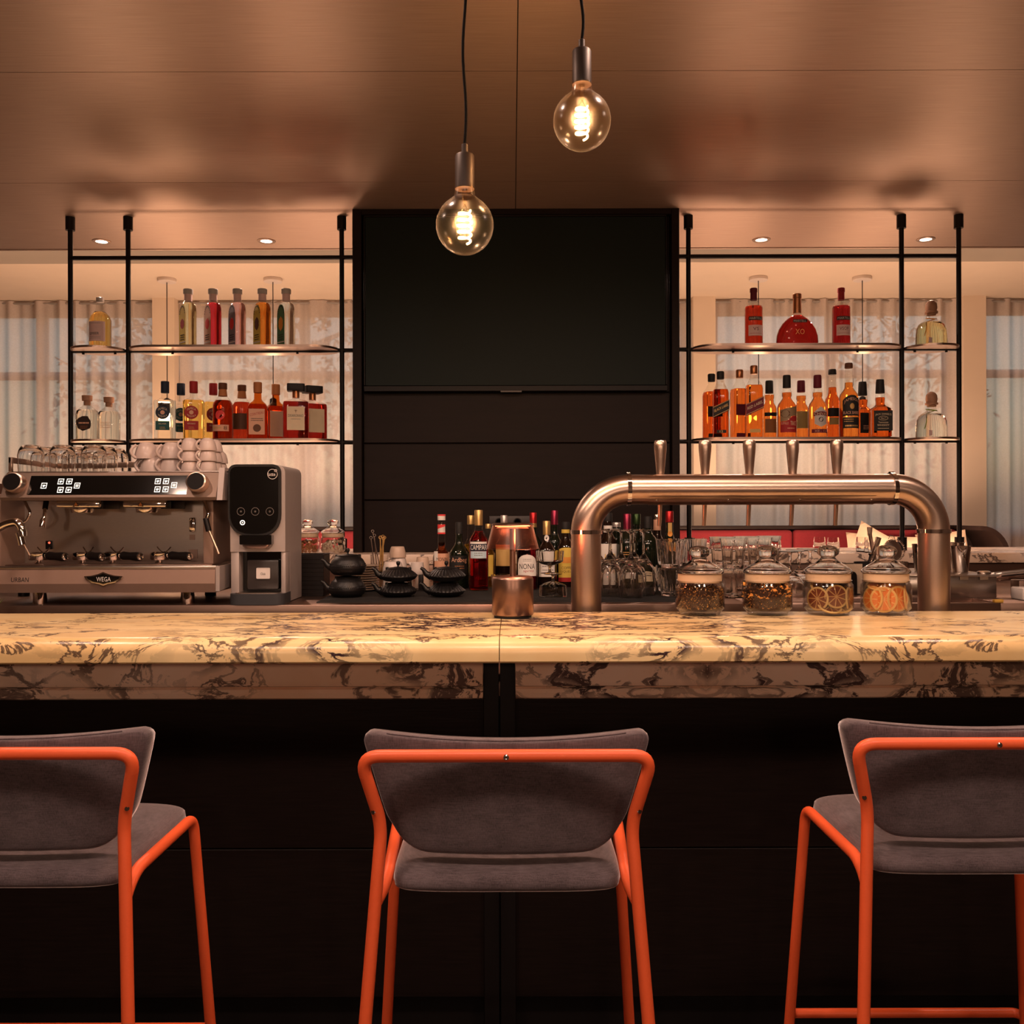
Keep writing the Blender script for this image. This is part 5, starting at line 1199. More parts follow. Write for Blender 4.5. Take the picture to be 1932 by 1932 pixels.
fp = round_poly([(dx0 - 0.003, Z(1010, dy)), (X(530, dy), Z(1010, dy)), (X(530, dy), dz1 + 0.002), (dx0 - 0.003, dz1 + 0.002)], [0.075, 0.075, 0.03, 0.03], 8)
D('panel_rim', MB().prism(fp, dy - 0.006, dy + 0.010), M_RUBBER, ang=30)
fp2 = round_poly([(dx0 + 0.004, Z(1005, dy)), (X(526, dy), Z(1005, dy)), (X(526, dy), dz1 - 0.006), (dx0 + 0.004, dz1 - 0.006)], [0.070, 0.070, 0.025, 0.025], 8)
pn = D('glass_panel', MB().prism(fp2, dy - 0.0085, dy - 0.005), M_BLKGLOSS, ang=30)
def ring(px, py, r, th, ma):
    p = PX(px, py, dy - 0.0092); mb = MB(); n = 24; vs = []
    for i in range(n):
        a = 2 * PI * i / n; vs += [(p.x + r * math.cos(a), dy - 0.0092, p.z + r * math.sin(a)), (p.x + (r - th) * math.cos(a), dy - 0.0092, p.z + (r - th) * math.sin(a))]
    mb.add(vs, [(2 * i, (2 * i + 2) % (2 * n), (2 * i + 3) % (2 * n), 2 * i + 1) for i in range(n)]); return D('button_ring', mb, ma, pn, smooth=False)
for px in (454.5, 481.5, 509): ring(px, 965, 7.6 / ds, 0.9 / ds, M_GREY); 
for px in (454.5, 481.5, 509): ring(px, 965, 1.8 / ds, 1.0 / ds, M_GREY)
ring(457.5, 986, 4.8 / ds, 1.6 / ds, M_ICON); ring(457.5, 986, 1.2 / ds, 1.0 / ds, M_ICON)
ring(514, 894.5, 9.6 / ds, 0.8 / ds, M_INKW); ring(520, 888, 2.6 / ds, 0.7 / ds, M_INKW)
od = ORG[dm.name]
pl = PX(514, 895, dy); lettering('latte', lambda u, v: (u - od.x, dy - 0.0093 - od.y, v - od.z), pl.x, pl.z, 14 / ds, 6.5 / ds, M_INKW, pn)
D('spout_block', MB().prism(round_poly([(X(455, dy), Z(1026, dy)), (X(515, dy), Z(1026, dy)), (X(515, dy), Z(1008, dy)), (X(455, dy), Z(1008, dy))], 0.004), dy - 0.02, dy + 0.05), M_BLKGLOSS)
D('spout', MB().loft([(0, 0.040, 0.02, 4), (0.010, 0.048, 0.026, 4), (0.018, 0.050, 0.028, 4)], 28, (cx - 0.001, dy + 0.01, Z(1034, dy))), M_STEEL)
# insulated bag behind the niche glass with a small tag
D('milk_container', MB().box(X(459, dy), X(520, dy), dy + 0.04, dy + 0.058, KT + 0.045, Z(1056, dy), 0.006), mat('smoked_plastic', (0.05, 0.04, 0.038), 0.3))
tgx, tgz = PX(491, 1083, dy).x, PX(491, 1083, dy).z
tgp = D('tag', MB().prism(round_poly([(tgx - 13 / ds, tgz - 10.5 / ds), (tgx + 13 / ds, tgz - 10.5 / ds), (tgx + 13 / ds, tgz + 10.5 / ds), (tgx - 13 / ds, tgz + 10.5 / ds)], 0.004), dy + 0.036, dy + 0.0405), M_INKW, smooth=False)
lettering('Click', lambda u, v: (u - od.x, dy + 0.0354 - od.y, v - od.z), tgx, tgz - 1 / ds, 9.5 / ds, 4.5 / ds, M_INKB, tgp)

# =================================================================== FAUCET, PLANT, GRINDER (left edge)
fy = 2.88
fc = thing('tap', 'curved black and chrome tap at the left picture edge', 'tap', (X(-55, fy), fy, 0.90))
fpnt = smooth_path([PX(-55, 1215, fy), PX(-55, 1040, fy), PX(-30, 1012, fy), PX(12, 988, fy), PX(33, 984, fy), PX(42, 998, fy), PX(43, 1012, fy)], 0.05, 8)
fpnt[0].z = 0.90
MB().tube(fpnt, 0.0125, 16).build('neck', M_CHROME, fc, world=True)
MB().tube([PX(36.5, 1005, fy), PX(42, 1028, fy)], [0.012, 0.011], 16).build('nozzle', M_CHROME, fc, world=True)
MB().tube([PX(45, 1026, fy), PX(57, 1048, fy)], 0.0024, 8).build('spray_pin', M_COPPER, fc, world=True)
MB().lathe([(0.03, 0), (0.03, 0.02), (0.02, 0.03)], 20, (X(-55, fy), fy, 0.90)).build('base', M_CHROME, fc, world=True)
M_LEAFG = mat('herb_leaf', (0.10, 0.20, 0.025), 0.5, var=0.3)
pt = thing('potted_herb', 'green herb leaves just entering at the left picture edge', 'plant', (X(-48, 2.84), 2.84, 0.90))
MB().lathe([(0.03, 0), (0.042, 0.07), (0.038, 0.07), (0.036, 0.06), (0, 0.06)], 20).build('pot', M_BLACK, pt)
for (px, py, w_) in ((4, 1128, 0.012), (10, 1127, 0.008), (5, 1160, 0.007), (-10, 1110, 0.012), (-30, 1100, 0.012), (-60, 1110, 0.012)):
    tip = PX(px, py, 2.84) - pt.location; b0 = Vector((0, 0, 0.06)); m_ = (b0 + tip) / 2 + Vector((-0.01, 0, 0.02)); sd = Vector((0.3, 0, 0.8)).normalized() * w_
    MB().add([b0, m_ - sd, tip, m_ + sd, m_ + Vector((0, -0.004, 0))], [(0, 1, 4), (1, 2, 4), (2, 3, 4), (3, 0, 4)]).build('leaf', M_LEAFG, pt)
gr = thing('coffee_grinder', 'coffee grinder half hidden behind the espresso machine at left', 'grinder', (X(-14, 3.75), 3.75, KT))
MB().box(-0.08, 0.07, -0.09, 0.09, 0, 0.05, 0.01).build('base', M_GREYMET, gr); MB().box(-0.07, 0.06, -0.03, 0.08, 0.05, 0.24, 0.012).build('body', M_BLACK, gr)
MB().lathe([(0.035, 0.24), (0.06, 0.29), (0.085, 0.36), (0.085, 0.42), (0.0, 0.425)], 28).build('hopper', mat('smoked_hopper', (0.10, 0.05, 0.035), 0.15), gr)
MB().tube([(0.0, -0.03, 0.2), (0.0, -0.07, 0.18), (0.0, -0.075, 0.15)], 0.014, 10).build('chute', M_CHROME, gr); MB().tube([(0.03, -0.04, 0.11), (0.05, -0.08, 0.11), (0.05, -0.08, 0.08)], 0.006, 8).build('fork', M_CHROME, gr)

# =================================================================== STORAGE JARS
def glass_jar(name, label, px, y, z, k, group):
    """lidded glass jar, sizes in photo pixels times k"""
    t = thing(name, label, 'jar', (X(px, y), y, z), 0, group)
    outer = [(33, 0), (37, 1.5), (38, 4), (40, 7), (45, 12), (46, 16), (46, 50), (45, 56), (42.5, 60), (42, 63), (43.5, 64.5)]
    inner = [(41.5, 63.5), (41, 60), (43.5, 55), (44.3, 50), (44.3, 17), (42, 11), (36, 8), (0, 7.2)]
    MB().lathe([(r * k, h * k) for r, h in outer + inner], 40).build('glass_body', M_GLASSV, t, ang=60)
    MB().lathe([(r * k, h * k) for r, h in [(40.3, 61), (41.0, 61.5), (41.0, 77), (40.3, 77.5), (38.5, 77), (38.5, 62)]], 40).build('seal', M_GASKET, t)
    ld = MB().lathe([(r * k, h * k) for r, h in [(0, 104), (11, 101), (21, 95.5), (32, 89), (40, 83.5), (42, 78), (43.5, 78), (44.5, 79.5), (44.5, 82), (42, 85), (34, 91), (24, 97), (17, 102), (13.5, 106), (13, 108), (15, 110), (19, 113), (20.5, 117), (20, 121), (16, 126), (9, 129), (0, 130)]], 40).build('lid', M_SOLID, t, ang=60)
    return t
JK = 2.66 / F
jars = [glass_jar('spice_jar', 'glass jar of dark loose tea, leftmost of the four on the bar', 1320, 2.66, BT, JK, 'lidded glass jars on the bar top'),
        glass_jar('spice_jar', 'glass jar of tea with orange petals, second of the four on the bar', 1447, 2.66, BT, JK, 'lidded glass jars on the bar top'),
        glass_jar('spice_jar', 'glass jar of dried lemon slices, third of the four on the bar', 1562, 2.66, BT, JK, 'lidded glass jars on the bar top'),
        glass_jar('spice_jar', 'glass jar of dried orange slices, rightmost of the four on the bar', 1671, 2.66, BT, JK, 'lidded glass jars on the bar top')]
# loose contents: thousands of flakes
def flakes(name, px, htop, cols, label, cat, seed, big=0.0):
    rnd = random.Random(seed); c = Vector((X(px, 2.66), 2.66, BT)); ob = []
    core = MB().lathe([(0, 8.6 * JK), (35 * JK, 9.5 * JK), (41 * JK, 14 * JK), (42.0 * JK, 18 * JK), (42.0 * JK, (htop - 4) * JK), (30 * JK, (htop - 2) * JK), (0, (htop - 1) * JK)], 32).shift(c)
    me_v, me_f, mi = core.v, core.f, [0] * len(core.f)
    N = 2600
    for i in range(N):
        a = rnd.uniform(0, 2 * PI)
        if rnd.random() < 0.75: r = rnd.uniform(0.97, 1.025) * 42.4 * JK; h = rnd.uniform(14, htop - 2) * JK
        else: r = 42 * JK * math.sqrt(rnd.random()); h = (htop + rnd.uniform(-3, 2)) * JK
        if h < 14 * JK: r *= 0.9
        p = c + Vector((r * math.cos(a), r * math.sin(a), h)); q = rnd.uniform(0.9, 2.6) * JK
        m_ = rnd.choices(range(len(cols)), [x[1] for x in cols])[0]
        if big and m_ == len(cols) - 1 and h > (htop - 24) * JK: q *= big
        d = Vector((rnd.uniform(-1, 1), rnd.uniform(-1, 1), rnd.uniform(-1, 1))).normalized(); e = d.orthogonal().normalized() * q * rnd.uniform(0.35, 0.9); d = d * q
        n_ = d.cross(e).normalized() * q * 0.3
        o = len(me_v); me_v += [p - d, p + e, p + d, p - e, p + n_]; me_f += [(o, o + 1, o + 4), (o + 1, o + 2, o + 4), (o + 2, o + 3, o + 4), (o + 3, o, o + 4)]; mi += [m_] * 4
    mb = MB(); mb.v = me_v; mb.f = me_f
    o = mb.build(name, cols[0][0], None, smooth=False)
    for cm, _ in cols[1:]: o.data.materials.append(cm)
    o.data.polygons.foreach_set('material_index', mi); tag(o, label, cat); o['kind'] = 'stuff'
tm = [(pm('tea_dark', (0.045, 0.018, 0.008), 0.8), 5), (pm('tea_brown', (0.16, 0.065, 0.02), 0.8), 4), (pm('tea_tan', (0.62, 0.32, 0.09), 0.8), 2.6), (pm('tea_petal', (0.85, 0.42, 0.08), 0.8), 1.2)]
flakes('loose_tea', 1320, 51, tm, 'dark loose tea with golden flecks filling the leftmost jar', 'tea', 1)
flakes('petal_tea', 1447, 58, tm[:2] + [(tm[2][0], 1.3), (pm('orange_petal', (0.85, 0.36, 0.07), 0.8), 1.1)], 'brown tea with orange petals filling the second jar', 'tea', 2, 2.4)
# citrus slices
def make_slice(label, cat_, group, flesh, rind, pith, rpx, name):
    r = rpx * JK; h = 1.7 * JK
    t = thing(name, label, 'fruit slice', (0, 0, 0), 0, group)
    MB().lathe([(r * 0.88, -h), (r, -h * 0.7), (r * 1.02, 0), (r, h * 0.7), (r * 0.88, h), (r * 0.88, -h)], 28).build('rind', rind, t)
    MB().lathe([(0, -h * 0.6), (r * 0.9, -h * 0.6), (r * 0.9, h * 0.6), (0, h * 0.6)], 28).build('pith', pith, t)
    sg = []; n = 5
    for i in range(n + 1):
        a = -0.29 + 0.58 * i / n; sg.append((r * 0.84 * math.cos(a), r * 0.84 * math.sin(a)))
    poly = round_poly([(r * 0.10, 0)] + [sg[0]] + sg[1:-1] + [sg[-1]], [0.0002, 0.001] + [0] * (n - 1) + [0.001], 2)
    sm = MB().prismz(poly, -h * 0.85, h * 0.85).mesh('segment', flesh)
    for i in range(9):
        o = bpy.data.objects.new('segment', sm); COL.objects.link(o); o.parent = t; o.rotation_euler = (0, 0, 2 * PI * i / 9)
    return t
oj = mat('orange_flesh', (0.80, 0.24, 0.045), 0.4, var=0.2, scale=250); orr = mat('orange_rind', (0.80, 0.50, 0.16), 0.5); opi = mat('orange_pith', (0.85, 0.48, 0.15), 0.6)
lj = mat('dried_lemon_flesh', (0.15, 0.035, 0.012), 0.4, var=0.3, scale=250); lr = mat('dried_lemon_rind', (0.52, 0.36, 0.14), 0.6); lpi = mat('dried_lemon_pith', (0.45, 0.27, 0.10), 0.6)
def put(src, jar_px, dx, dz, dyy, rx, rz, label, first=False, ry=0.0):
    loc = (X(jar_px, 2.66) + dx * JK, 2.66 - dyy * JK, BT + dz * JK); rot = (R(rx), R(ry), R(rz))
    if first: src.location = loc; src.rotation_euler = rot; src['label'] = label; return
    dup(src, loc, label=label, tilt=rot)
so = make_slice('', '', 'dried orange slices in the rightmost jar', oj, orr, opi, 24, 'dried_orange_slice')
put(so, 1671, 10, 31, 30, 86, 20, 'large dried orange slice at the front right of its jar', True)
put(so, 1671, -16, 30, 30, 84, -26, 'dried orange slice at the front left of its jar')
put(so, 1671, -30, 30, 14, 84, -66, 'dried orange slice on the left side of its jar')
put(so, 1671, 31, 31, 14, 86, 64, 'dried orange slice on the right side of its jar')
put(so, 1671, -4, 34, 18, 80, -4, 'dried orange slice behind the two front ones')
put(so, 1671, -12, 53, 8, 16, -20, 'dried orange slice lying flat on top, left')
put(so, 1671, 12, 52, 0, 14, 30, 'dried orange slice lying flat on top, right')
put(so, 1671, 0, 30, -24, 88, 4, 'dried orange slice standing at the back of its jar')
sl_ = make_slice('', '', 'dried lemon slices in the third jar', lj, lr, lpi, 22, 'dried_lemon_slice')
put(sl_, 1562, 4, 36, 33, 84, 4, 'large dried lemon slice at the front centre of its jar', True)
put(sl_, 1562, -27, 31, 23, 86, -48, 'dried lemon slice at the front left of its jar')
put(sl_, 1562, 32, 30, 20, 86, 58, 'dried lemon slice at the front right of its jar')
put(sl_, 1562, 35, 31, -2, 88, 84, 'dried lemon slice edge-on at the right of its jar')
put(sl_, 1562, -6, 17, 26, 30, 10, 'dried lemon slice lying low at the front of its jar')
put(sl_, 1562, 16, 15, 18, 24, -24, 'dried lemon slice lying low at the right of its jar')
put(sl_, 1562, -14, 49, 6, 40, 20, 'dried lemon slice leaning near the top of its jar')
put(sl_, 1562, 10, 26, 10, 80, 16, 'dried lemon slice behind the large front one')
put(sl_, 1562, -10, 30, -20, 86, -10, 'dried lemon slice standing at the back of its jar')

# =================================================================== TABLE LAMP
ly = 2.60; lk = ly / F
tl = thing('table_lamp', 'cordless copper table lamp with smoked glass shade on the bar', 'table lamp', (X(967, ly), ly, BT))
MB().lathe([(35 * lk, 0), (35.5 * lk, 5 * lk), (34 * lk, 6 * lk)], 36).build('foot', M_RUBBER, tl)
MB().lathe([(37.5 * lk, 5 * lk), (39 * lk, 6.5 * lk), (39 * lk, 72 * lk), (37.5 * lk, 76 * lk), (34 * lk, 77.5 * lk), (0, 77.5 * lk)], 48).build('base', M_LAMPMET, tl, ang=50)
MB().lathe([(5.5 * lk, 77 * lk), (5.5 * lk, 174 * lk)], 20).build('stem', M_LAMPMET, tl)
MB().lathe([(0, 173 * lk), (38 * lk, 173.0 * lk), (39.5 * lk, 174 * lk), (39.5 * lk, 175.5 * lk), (36 * lk, 178 * lk), (0, 178.5 * lk)], 48).build('top_cap', M_LAMPMET, tl)
M_SHADE = thin_glass('smoked_copper_glass', (0.90, 0.64, 0.54), 1.2, 0.3, 4.0, 0.03)
MB().lathe([(38.0 * lk, 174.5 * lk), (40.5 * lk, 165 * lk), (49 * lk, 131.5 * lk), (49.5 * lk, 129.5 * lk), (48 * lk, 129.5 * lk), (39.4 * lk, 165 * lk), (37 * lk, 174 * lk)], 48).build('shade', M_SHADE, tl, ang=50)
MB().lathe([(24 * lk, 171.5 * lk), (33 * lk, 171.5 * lk), (33 * lk, 173 * lk), (24 * lk, 173 * lk), (24 * lk, 171.5 * lk)], 40).build('light_ring', mat('light_ring', (1, 0.7, 0.5), 0.5, emit=(1.0, 0.42, 0.20), es=7.0), tl)
MB().lathe([(0, 167 * lk), (30 * lk, 167 * lk), (30.5 * lk, 168.5 * lk), (23 * lk, 172.5 * lk)], 40).build('reflector', M_LAMPMET, tl)
point('table_lamp_glow', (X(967, ly), ly - 0.0, BT + 152 * lk), 1.6, 0.03, (1.0, 0.40, 0.22)).location.x += 0.03

# =================================================================== BEER TOWER
ty = 2.86; tk = ty / F; pr_ = 28.5 * tk
bt_ = thing('beer_tower', 'brushed steel beer tower arching over the bar with five taps', 'beer tower', (X(1430, ty), ty, 0.90))
xl, xr = X(1105.5, ty), X(1761.5, ty); zc = Z(924, ty); rbend = 80 * tk
def T(n, mb, ma=M_COPPER, par=None, **k): return mb.build(n, ma, par or bt_, world=True, **k)
for x_ in (xl, xr):
    T('leg_pipe', MB().tube([(x_, ty, 0.90), (x_, ty, zc - rbend)], pr_, 48), ang=50)
    T('leg_clamp', MB().lathe([(pr_, 0), (pr_ * 1.08, 0.0), (pr_ * 1.08, 0.012), (pr_, 0.012)], 48, (x_, ty, zc - rbend - 0.006)), M_CHROME)
    T('foot_flange', MB().lathe([(pr_ * 1.4, 0), (pr_ * 1.4, 0.008), (pr_, 0.012)], 36, (x_, ty, 0.90)))
def elbow(x_, sg):
    pts = [(x_ + sg * (rbend - rbend * math.cos(PI / 2 * i / 14)), ty, zc - rbend + rbend * math.sin(PI / 2 * i / 14)) for i in range(15)]
    T('elbow', MB().tube(pts, pr_, 48), ang=50)
    xc = x_ + sg * rbend
    T('collar_clamp', MB().lathe([(pr_, -0.006), (pr_ * 1.085, -0.006), (pr_ * 1.085, 0.006), (pr_, 0.006)], 48).xf(Matrix.Translation((xc, ty, zc)) @ Matrix.Rotation(R(90), 4, 'Y')), M_CHROME)
    bz_ = T('clamp_bolt', MB().box(xc - 0.006, xc + 0.006, ty - 0.008, ty + 0.008, zc + pr_ * 1.05, zc + pr_ * 1.05 + 0.004, 0.001), M_CHROME)
elbow(xl, 1); elbow(xr, -1)
T('cross_pipe', MB().tube([(xl + rbend, ty, zc), (xr - rbend, ty, zc)], pr_, 64), ang=50)
pp = MB(); n_ = 10; x0, x1 = X(1222, ty), X(1645, ty); vs = []
for i in range(n_ + 1):
    a = R(-118) + R(66) * i / n_; vs += [(x0, ty + (pr_ + 0.0026) * math.cos(a + R(0)) * 0 - (pr_ + 0.0026) * math.sin(PI / 2 - (R(28) + R(52) * i / n_)) , zc - (pr_ + 0.0026) * math.cos(PI / 2 - (R(28) + R(52) * i / n_)))]
    vs += [(x1, vs[-1][1], vs[-1][2])]
pp.add(vs, [(2 * i, 2 * i + 1, 2 * i + 3, 2 * i + 2) for i in range(n_)])
pl_ = T('cover_plate', pp)
for px in (1236, 1369, 1503, 1636):
    a = R(44); T('screw', MB().lathe([(0.0042, 0), (0.0035, 0.0028), (0, 0.0034)], 12).xf(Matrix.Translation((X(px, ty), ty - (pr_ + 0.001) * math.cos(a), zc - (pr_ + 0.001) * math.sin(a))) @ Matrix.Rotation(R(90 + 44), 4, 'X')), M_CHROME, pl_)
for px in (1246, 1330.5, 1414, 1495.5, 1579):
    yy = ty + 0.075; k = yy / F; zb = Z(905, yy)
    h = T('tap_handle', MB().lathe([(7.0 * k, 0), (7.2 * k, 8 * k), (9.5 * k, 32 * k), (11.7 * k, 55 * k), (12.0 * k, 62 * k), (11.6 * k, 70 * k), (10 * k, 73 * k), (0, 73.5 * k)], 28, (X(px, yy), yy, zb)), ang=50)
    sp = T('tap_body', MB().tube([(X(px, yy), ty + pr_ * 0.9, zc), (X(px, yy), yy + 0.012, zc)], 0.013, 16), M_CHROME)
    T('tap_spout', MB().tube([(X(px, yy), yy, zb + 0.004), (X(px, yy), yy + 0.004, zc - 0.03), (X(px, yy) - 0.0016, yy + 0.012, Z(993, yy))], [0.0075, 0.0072, 0.0062], 14))

# =================================================================== BACK COUNTER SMALL THINGS (left of centre)
def sugar_jar(px, label, cm, seed):
    y = 4.24; k = y / F * 0.50
    glass_jar('sugar_jar', label, px, y, LZ, k, 'lidded sugar jars on the marble ledge')
    rnd = random.Random(seed); c = Vector((X(px, y), y, LZ)); proto = MB().box(-0.007, 0.007, -0.006, 0.006, -0.005, 0.005, 0.0012, 1).mesh('sugar_cube', cm)
    lim = 42 * k
    for i in range(46):
        if i < 30: a = rnd.uniform(PI, 2 * PI); r = lim - 0.009; h = 0.010 + (i // 8) * 0.0095 + rnd.uniform(-0.002, 0.002); a = PI + PI * ((i % 8) + rnd.random() * 0.4) / 8
        else: r = (lim - 0.012) * math.sqrt(rnd.random()); a = rnd.uniform(0, 2 * PI); h = 0.046 + rnd.uniform(0, 0.008)
        o = bpy.data.objects.new('sugar_cube', proto); COL.objects.link(o); o.location = c + Vector((r * math.cos(a), r * math.sin(a), h + 0.004)); o.rotation_euler = (rnd.uniform(0, 3), rnd.uniform(0, 3), rnd.uniform(0, 3))
        tag(o, ('brown sugar cube inside the left sugar jar' if seed == 1 else 'white sugar cube inside the right sugar jar'), 'sugar cube', 'brown sugar cubes in the jar' if seed == 1 else 'white sugar cubes in the jar')
sugar_jar(580, 'glass jar of brown sugar cubes beside the drink dispenser', mat('brown_sugar', (0.36, 0.16, 0.065), 0.7, var=0.3, scale=300, bump=0.4), 1)
sugar_jar(628, 'glass jar of white sugar cubes left of the television column', mat('white_sugar', (0.66, 0.54, 0.40), 0.7, var=0.1, scale=300, bump=0.4), 2)
hb = thing('black_box', 'black open-topped square box between dispenser and teapots', 'box', (X(582, 3.44), 3.48, KT))
q = 30 * 3.44 / F
MB().box(-q, q, -0.06, -0.054, 0, 0.152, 0.001, 1).build('front_side', M_BLACK, hb); MB().box(-q, q, 0.054, 0.06, 0, 0.152, 0.001, 1).build('back_side', M_BLACK, hb)
for s_ in (-1, 1): MB().box(min(s_ * q, s_ * (q - 0.006)), max(s_ * q, s_ * (q - 0.006)), -0.054, 0.054, 0, 0.152, 0.001, 1).build('side', M_BLACK, hb)
MB().box(-q + 0.006, q - 0.006, -0.054, 0.054, 0, 0.1).build('inner_stack', M_RUBBER, hb, smooth=False)
for i in range(9): MB().box(-q - 0.001, q + 0.001, -0.0615, -0.06, 0.010 + i * 0.0155, 0.0215 + i * 0.0155, 0.0005, 1).build('slat', M_BLACK, hb)

def teapot(label, px, base, flat, knob, group, kk=3.30 / F):
    t = thing('cast_iron_teapot', label, 'teapot', (X(px, 3.30), 3.30, base), 0, group)
    if flat: pr = [(18, 0), (24, 1), (32, 5), (36, 10), (35.5, 11.5), (31, 16), (25, 20.5), (20, 23), (19, 24)]
    else: pr = [(20, 0), (26, 1), (32, 6), (34.5, 13), (34.5, 17), (33.5, 21), (29, 29), (24, 34), (21, 36)]
    rib = None
    zmin = 11.2 if flat else 16.5
    if flat: rib = lambda r, z, a: r * (1 + (0.055 * max(0, math.sin(a * 32)) if z > zmin * kk else 0))
    nseg = 192
    dense = []
    for i in range(len(pr) - 1):
        for q in range(3): dense.append((pr[i][0] + (pr[i + 1][0] - pr[i][0]) * q / 3, pr[i][1] + (pr[i + 1][1] - pr[i][1]) * q / 3))
    dense.append(pr[-1])
    MB().lathe([(r * kk, h * kk) for r, h in dense], nseg if flat else 48, rib=rib).build('body', M_IRON, t, ang=60)
    H = pr[-1][1]
    MB().lathe([((pr[-1][0]) * kk, (H - 0.5) * kk), ((pr[-1][0] + 0.5) * kk, (H + 1) * kk), ((pr[-1][0] - 1) * kk, (H + 2.2) * kk), (8 * kk, (H + 3.6) * kk), (0, (H + 4) * kk)], 40).build('lid', M_IRON, t)
    if knob: MB().lathe([(2.2 * kk, (H + 3) * kk), (1.6 * kk, (H + 6) * kk), (3.2 * kk, (H + 8) * kk), (4.0 * kk, (H + 11) * kk), (3.0 * kk, (H + 14) * kk), (0, (H + 15) * kk)], 20).build('knob', M_IRON, t)
    z0 = (10 if flat else 14) * kk
    MB().tube([(-28 * kk, -4 * kk, z0), (-38 * kk, -6 * kk, z0 + 5 * kk), (-43 * kk, -7 * kk, z0 + 13 * kk), (-48 * kk, -8 * kk, z0 + 16 * kk)], [8 * kk, 5.5 * kk, 3.6 * kk, 2.8 * kk], 14).build('spout', M_IRON, t)
    for s_ in (-1, 1): MB().lathe([(3.5 * kk, 0), (3.5 * kk, 5 * kk), (2 * kk, 6 * kk)], 12, (s_ * 21 * kk, 4 * kk, (H - 3) * kk)).build('lug', M_IRON, t)
    if not flat:
        hn = MB()
        for i in range(5):
            z = 18 + i * 3.2; r = 34.2 - max(0, (z - 19)) * 0.72
            for j in range(56):
                a = 2 * PI * (j + 0.5 * (i % 2)) / 56; hn.lathe([(1.0 * kk, 0), (0.0, 0.9 * kk)], 5).v
                c = Vector((r * kk * math.cos(a), r * kk * math.sin(a), z * kk))
            del hn.v[:]; del hn.f[:]
        vs, fs = [], []
        for i in range(5):
            z = 18 + i * 3.2; r = 34.3 - max(0, (z - 19)) * 0.72
            for j in range(56):
                a = 2 * PI * (j + 0.5 * (i % 2)) / 56; ca, sa = math.cos(a), math.sin(a); c = Vector((r * kk * ca, r * kk * sa, z * kk)); u = Vector((-sa, ca, 0)) * 1.25 * kk; v_ = Vector((0, 0, 1.3 * kk)); nrm = Vector((ca, sa, 0.3)) * 1.1 * kk
                o = len(vs); vs += [c - u, c - v_, c + u, c + v_, c + nrm]; fs += [(o, o + 1, o + 4), (o + 1, o + 2, o + 4), (o + 2, o + 3, o + 4), (o + 3, o, o + 4)]
        hb2 = MB().add(vs, fs).build('hobnails', M_IRON, t, smooth=False); hb2['kind'] = 'stuff'
    return t
MZ = KT + 0.0092; kk = 3.30 / F
teapot('round hobnail teapot, lower of the left pair', 655, MZ, False, False, 'stacked cast-iron teapots'); teapot('round hobnail teapot with knob, upper of the left pair', 656, MZ + 41 * kk, False, True, 'stacked cast-iron teapots')
for px, nm in ((750, 'middle'), (841, 'right')):
    teapot('flat ribbed teapot, lower of the %s pair' % nm, px, MZ, True, False, 'stacked cast-iron teapots'); teapot('flat ribbed teapot with knob, upper of the %s pair' % nm, px + 1, MZ + 28.5 * kk, True, True, 'stacked cast-iron teapots')
# saucers
M_SAUC = mat('beige_saucer', (0.50, 0.38, 0.29), 0.3, var=0.05)
sc0 = MB().lathe([(0.03, 0), (0.034, 0.001), (0.052, 0.006), (0.062, 0.0078), (0.062, 0.0088), (0.05, 0.0072), (0.034, 0.003), (0, 0.003)], 28).mesh('saucer', M_SAUC)
for i in range(11):
    o = bpy.data.objects.new('saucer', sc0); COL.objects.link(o); o.location = (X(684, 3.55), 3.55 + 0.001 * (i % 2), MZ + i * 0.0088)
    tag(o, 'beige saucer, %s from the bottom of the stack behind the teapots' % ['first', 'second', 'third', 'fourth', 'fifth', 'sixth', 'seventh', 'eighth', 'ninth', 'tenth'][i] if i < 10 else 'topmost beige saucer of the stack behind the teapots', 'saucer', 'stacked beige saucers')
# stirrers in a glass
sg_ = vessel('stirrer_glass', 'tall clear glass holding long stirrers', 'glass', [(0.028, 0), (0.032, 0.002), (0.036, 0.13), (0.0345, 0.13), (0.0305, 0.006), (0, 0.005)], (X(716, 3.66), 3.66, MZ), M_GLASSV)
for i in range(9):
    a = 2 * PI * i / 9; bx_ = Vector((X(716, 3.66) + 0.017 * math.cos(a), 3.66 + 0.017 * math.sin(a), MZ + 0.006)); gold = i % 3 != 0
    tx = Vector((X((703, 716, 721, 705, 723, 726, 701, 719, 724)[i], 3.66), 3.66 + 0.02 * math.sin(a), Z((1004, 1016, 1014, 1012, 1017, 1016, 1016, 1015, 1018)[i], 3.66)))
    t = thing('drink_stirrer', 'steel looped stirrer, tallest in the stirrer glass' if i == 0 else 'short steel stirrer in the stirrer glass' if i % 3 == 0 else 'gold looped stirrer fanned out in the stirrer glass', 'stirrer', bx_, 0, 'stirrers in the tall glass')
    m_ = M_INKG if gold else M_STEEL
    MB().tube([(0, 0, 0), tx - bx_], 0.002, 6).build('rod', m_, t)
    d_ = tx - bx_; MB().tube([d_ + Vector((0.005 * math.cos(u * PI / 6), 0, 0.005 + 0.005 * math.sin(u * PI / 6))) for u in range(13)], 0.0011, 5).build('loop', m_, t)
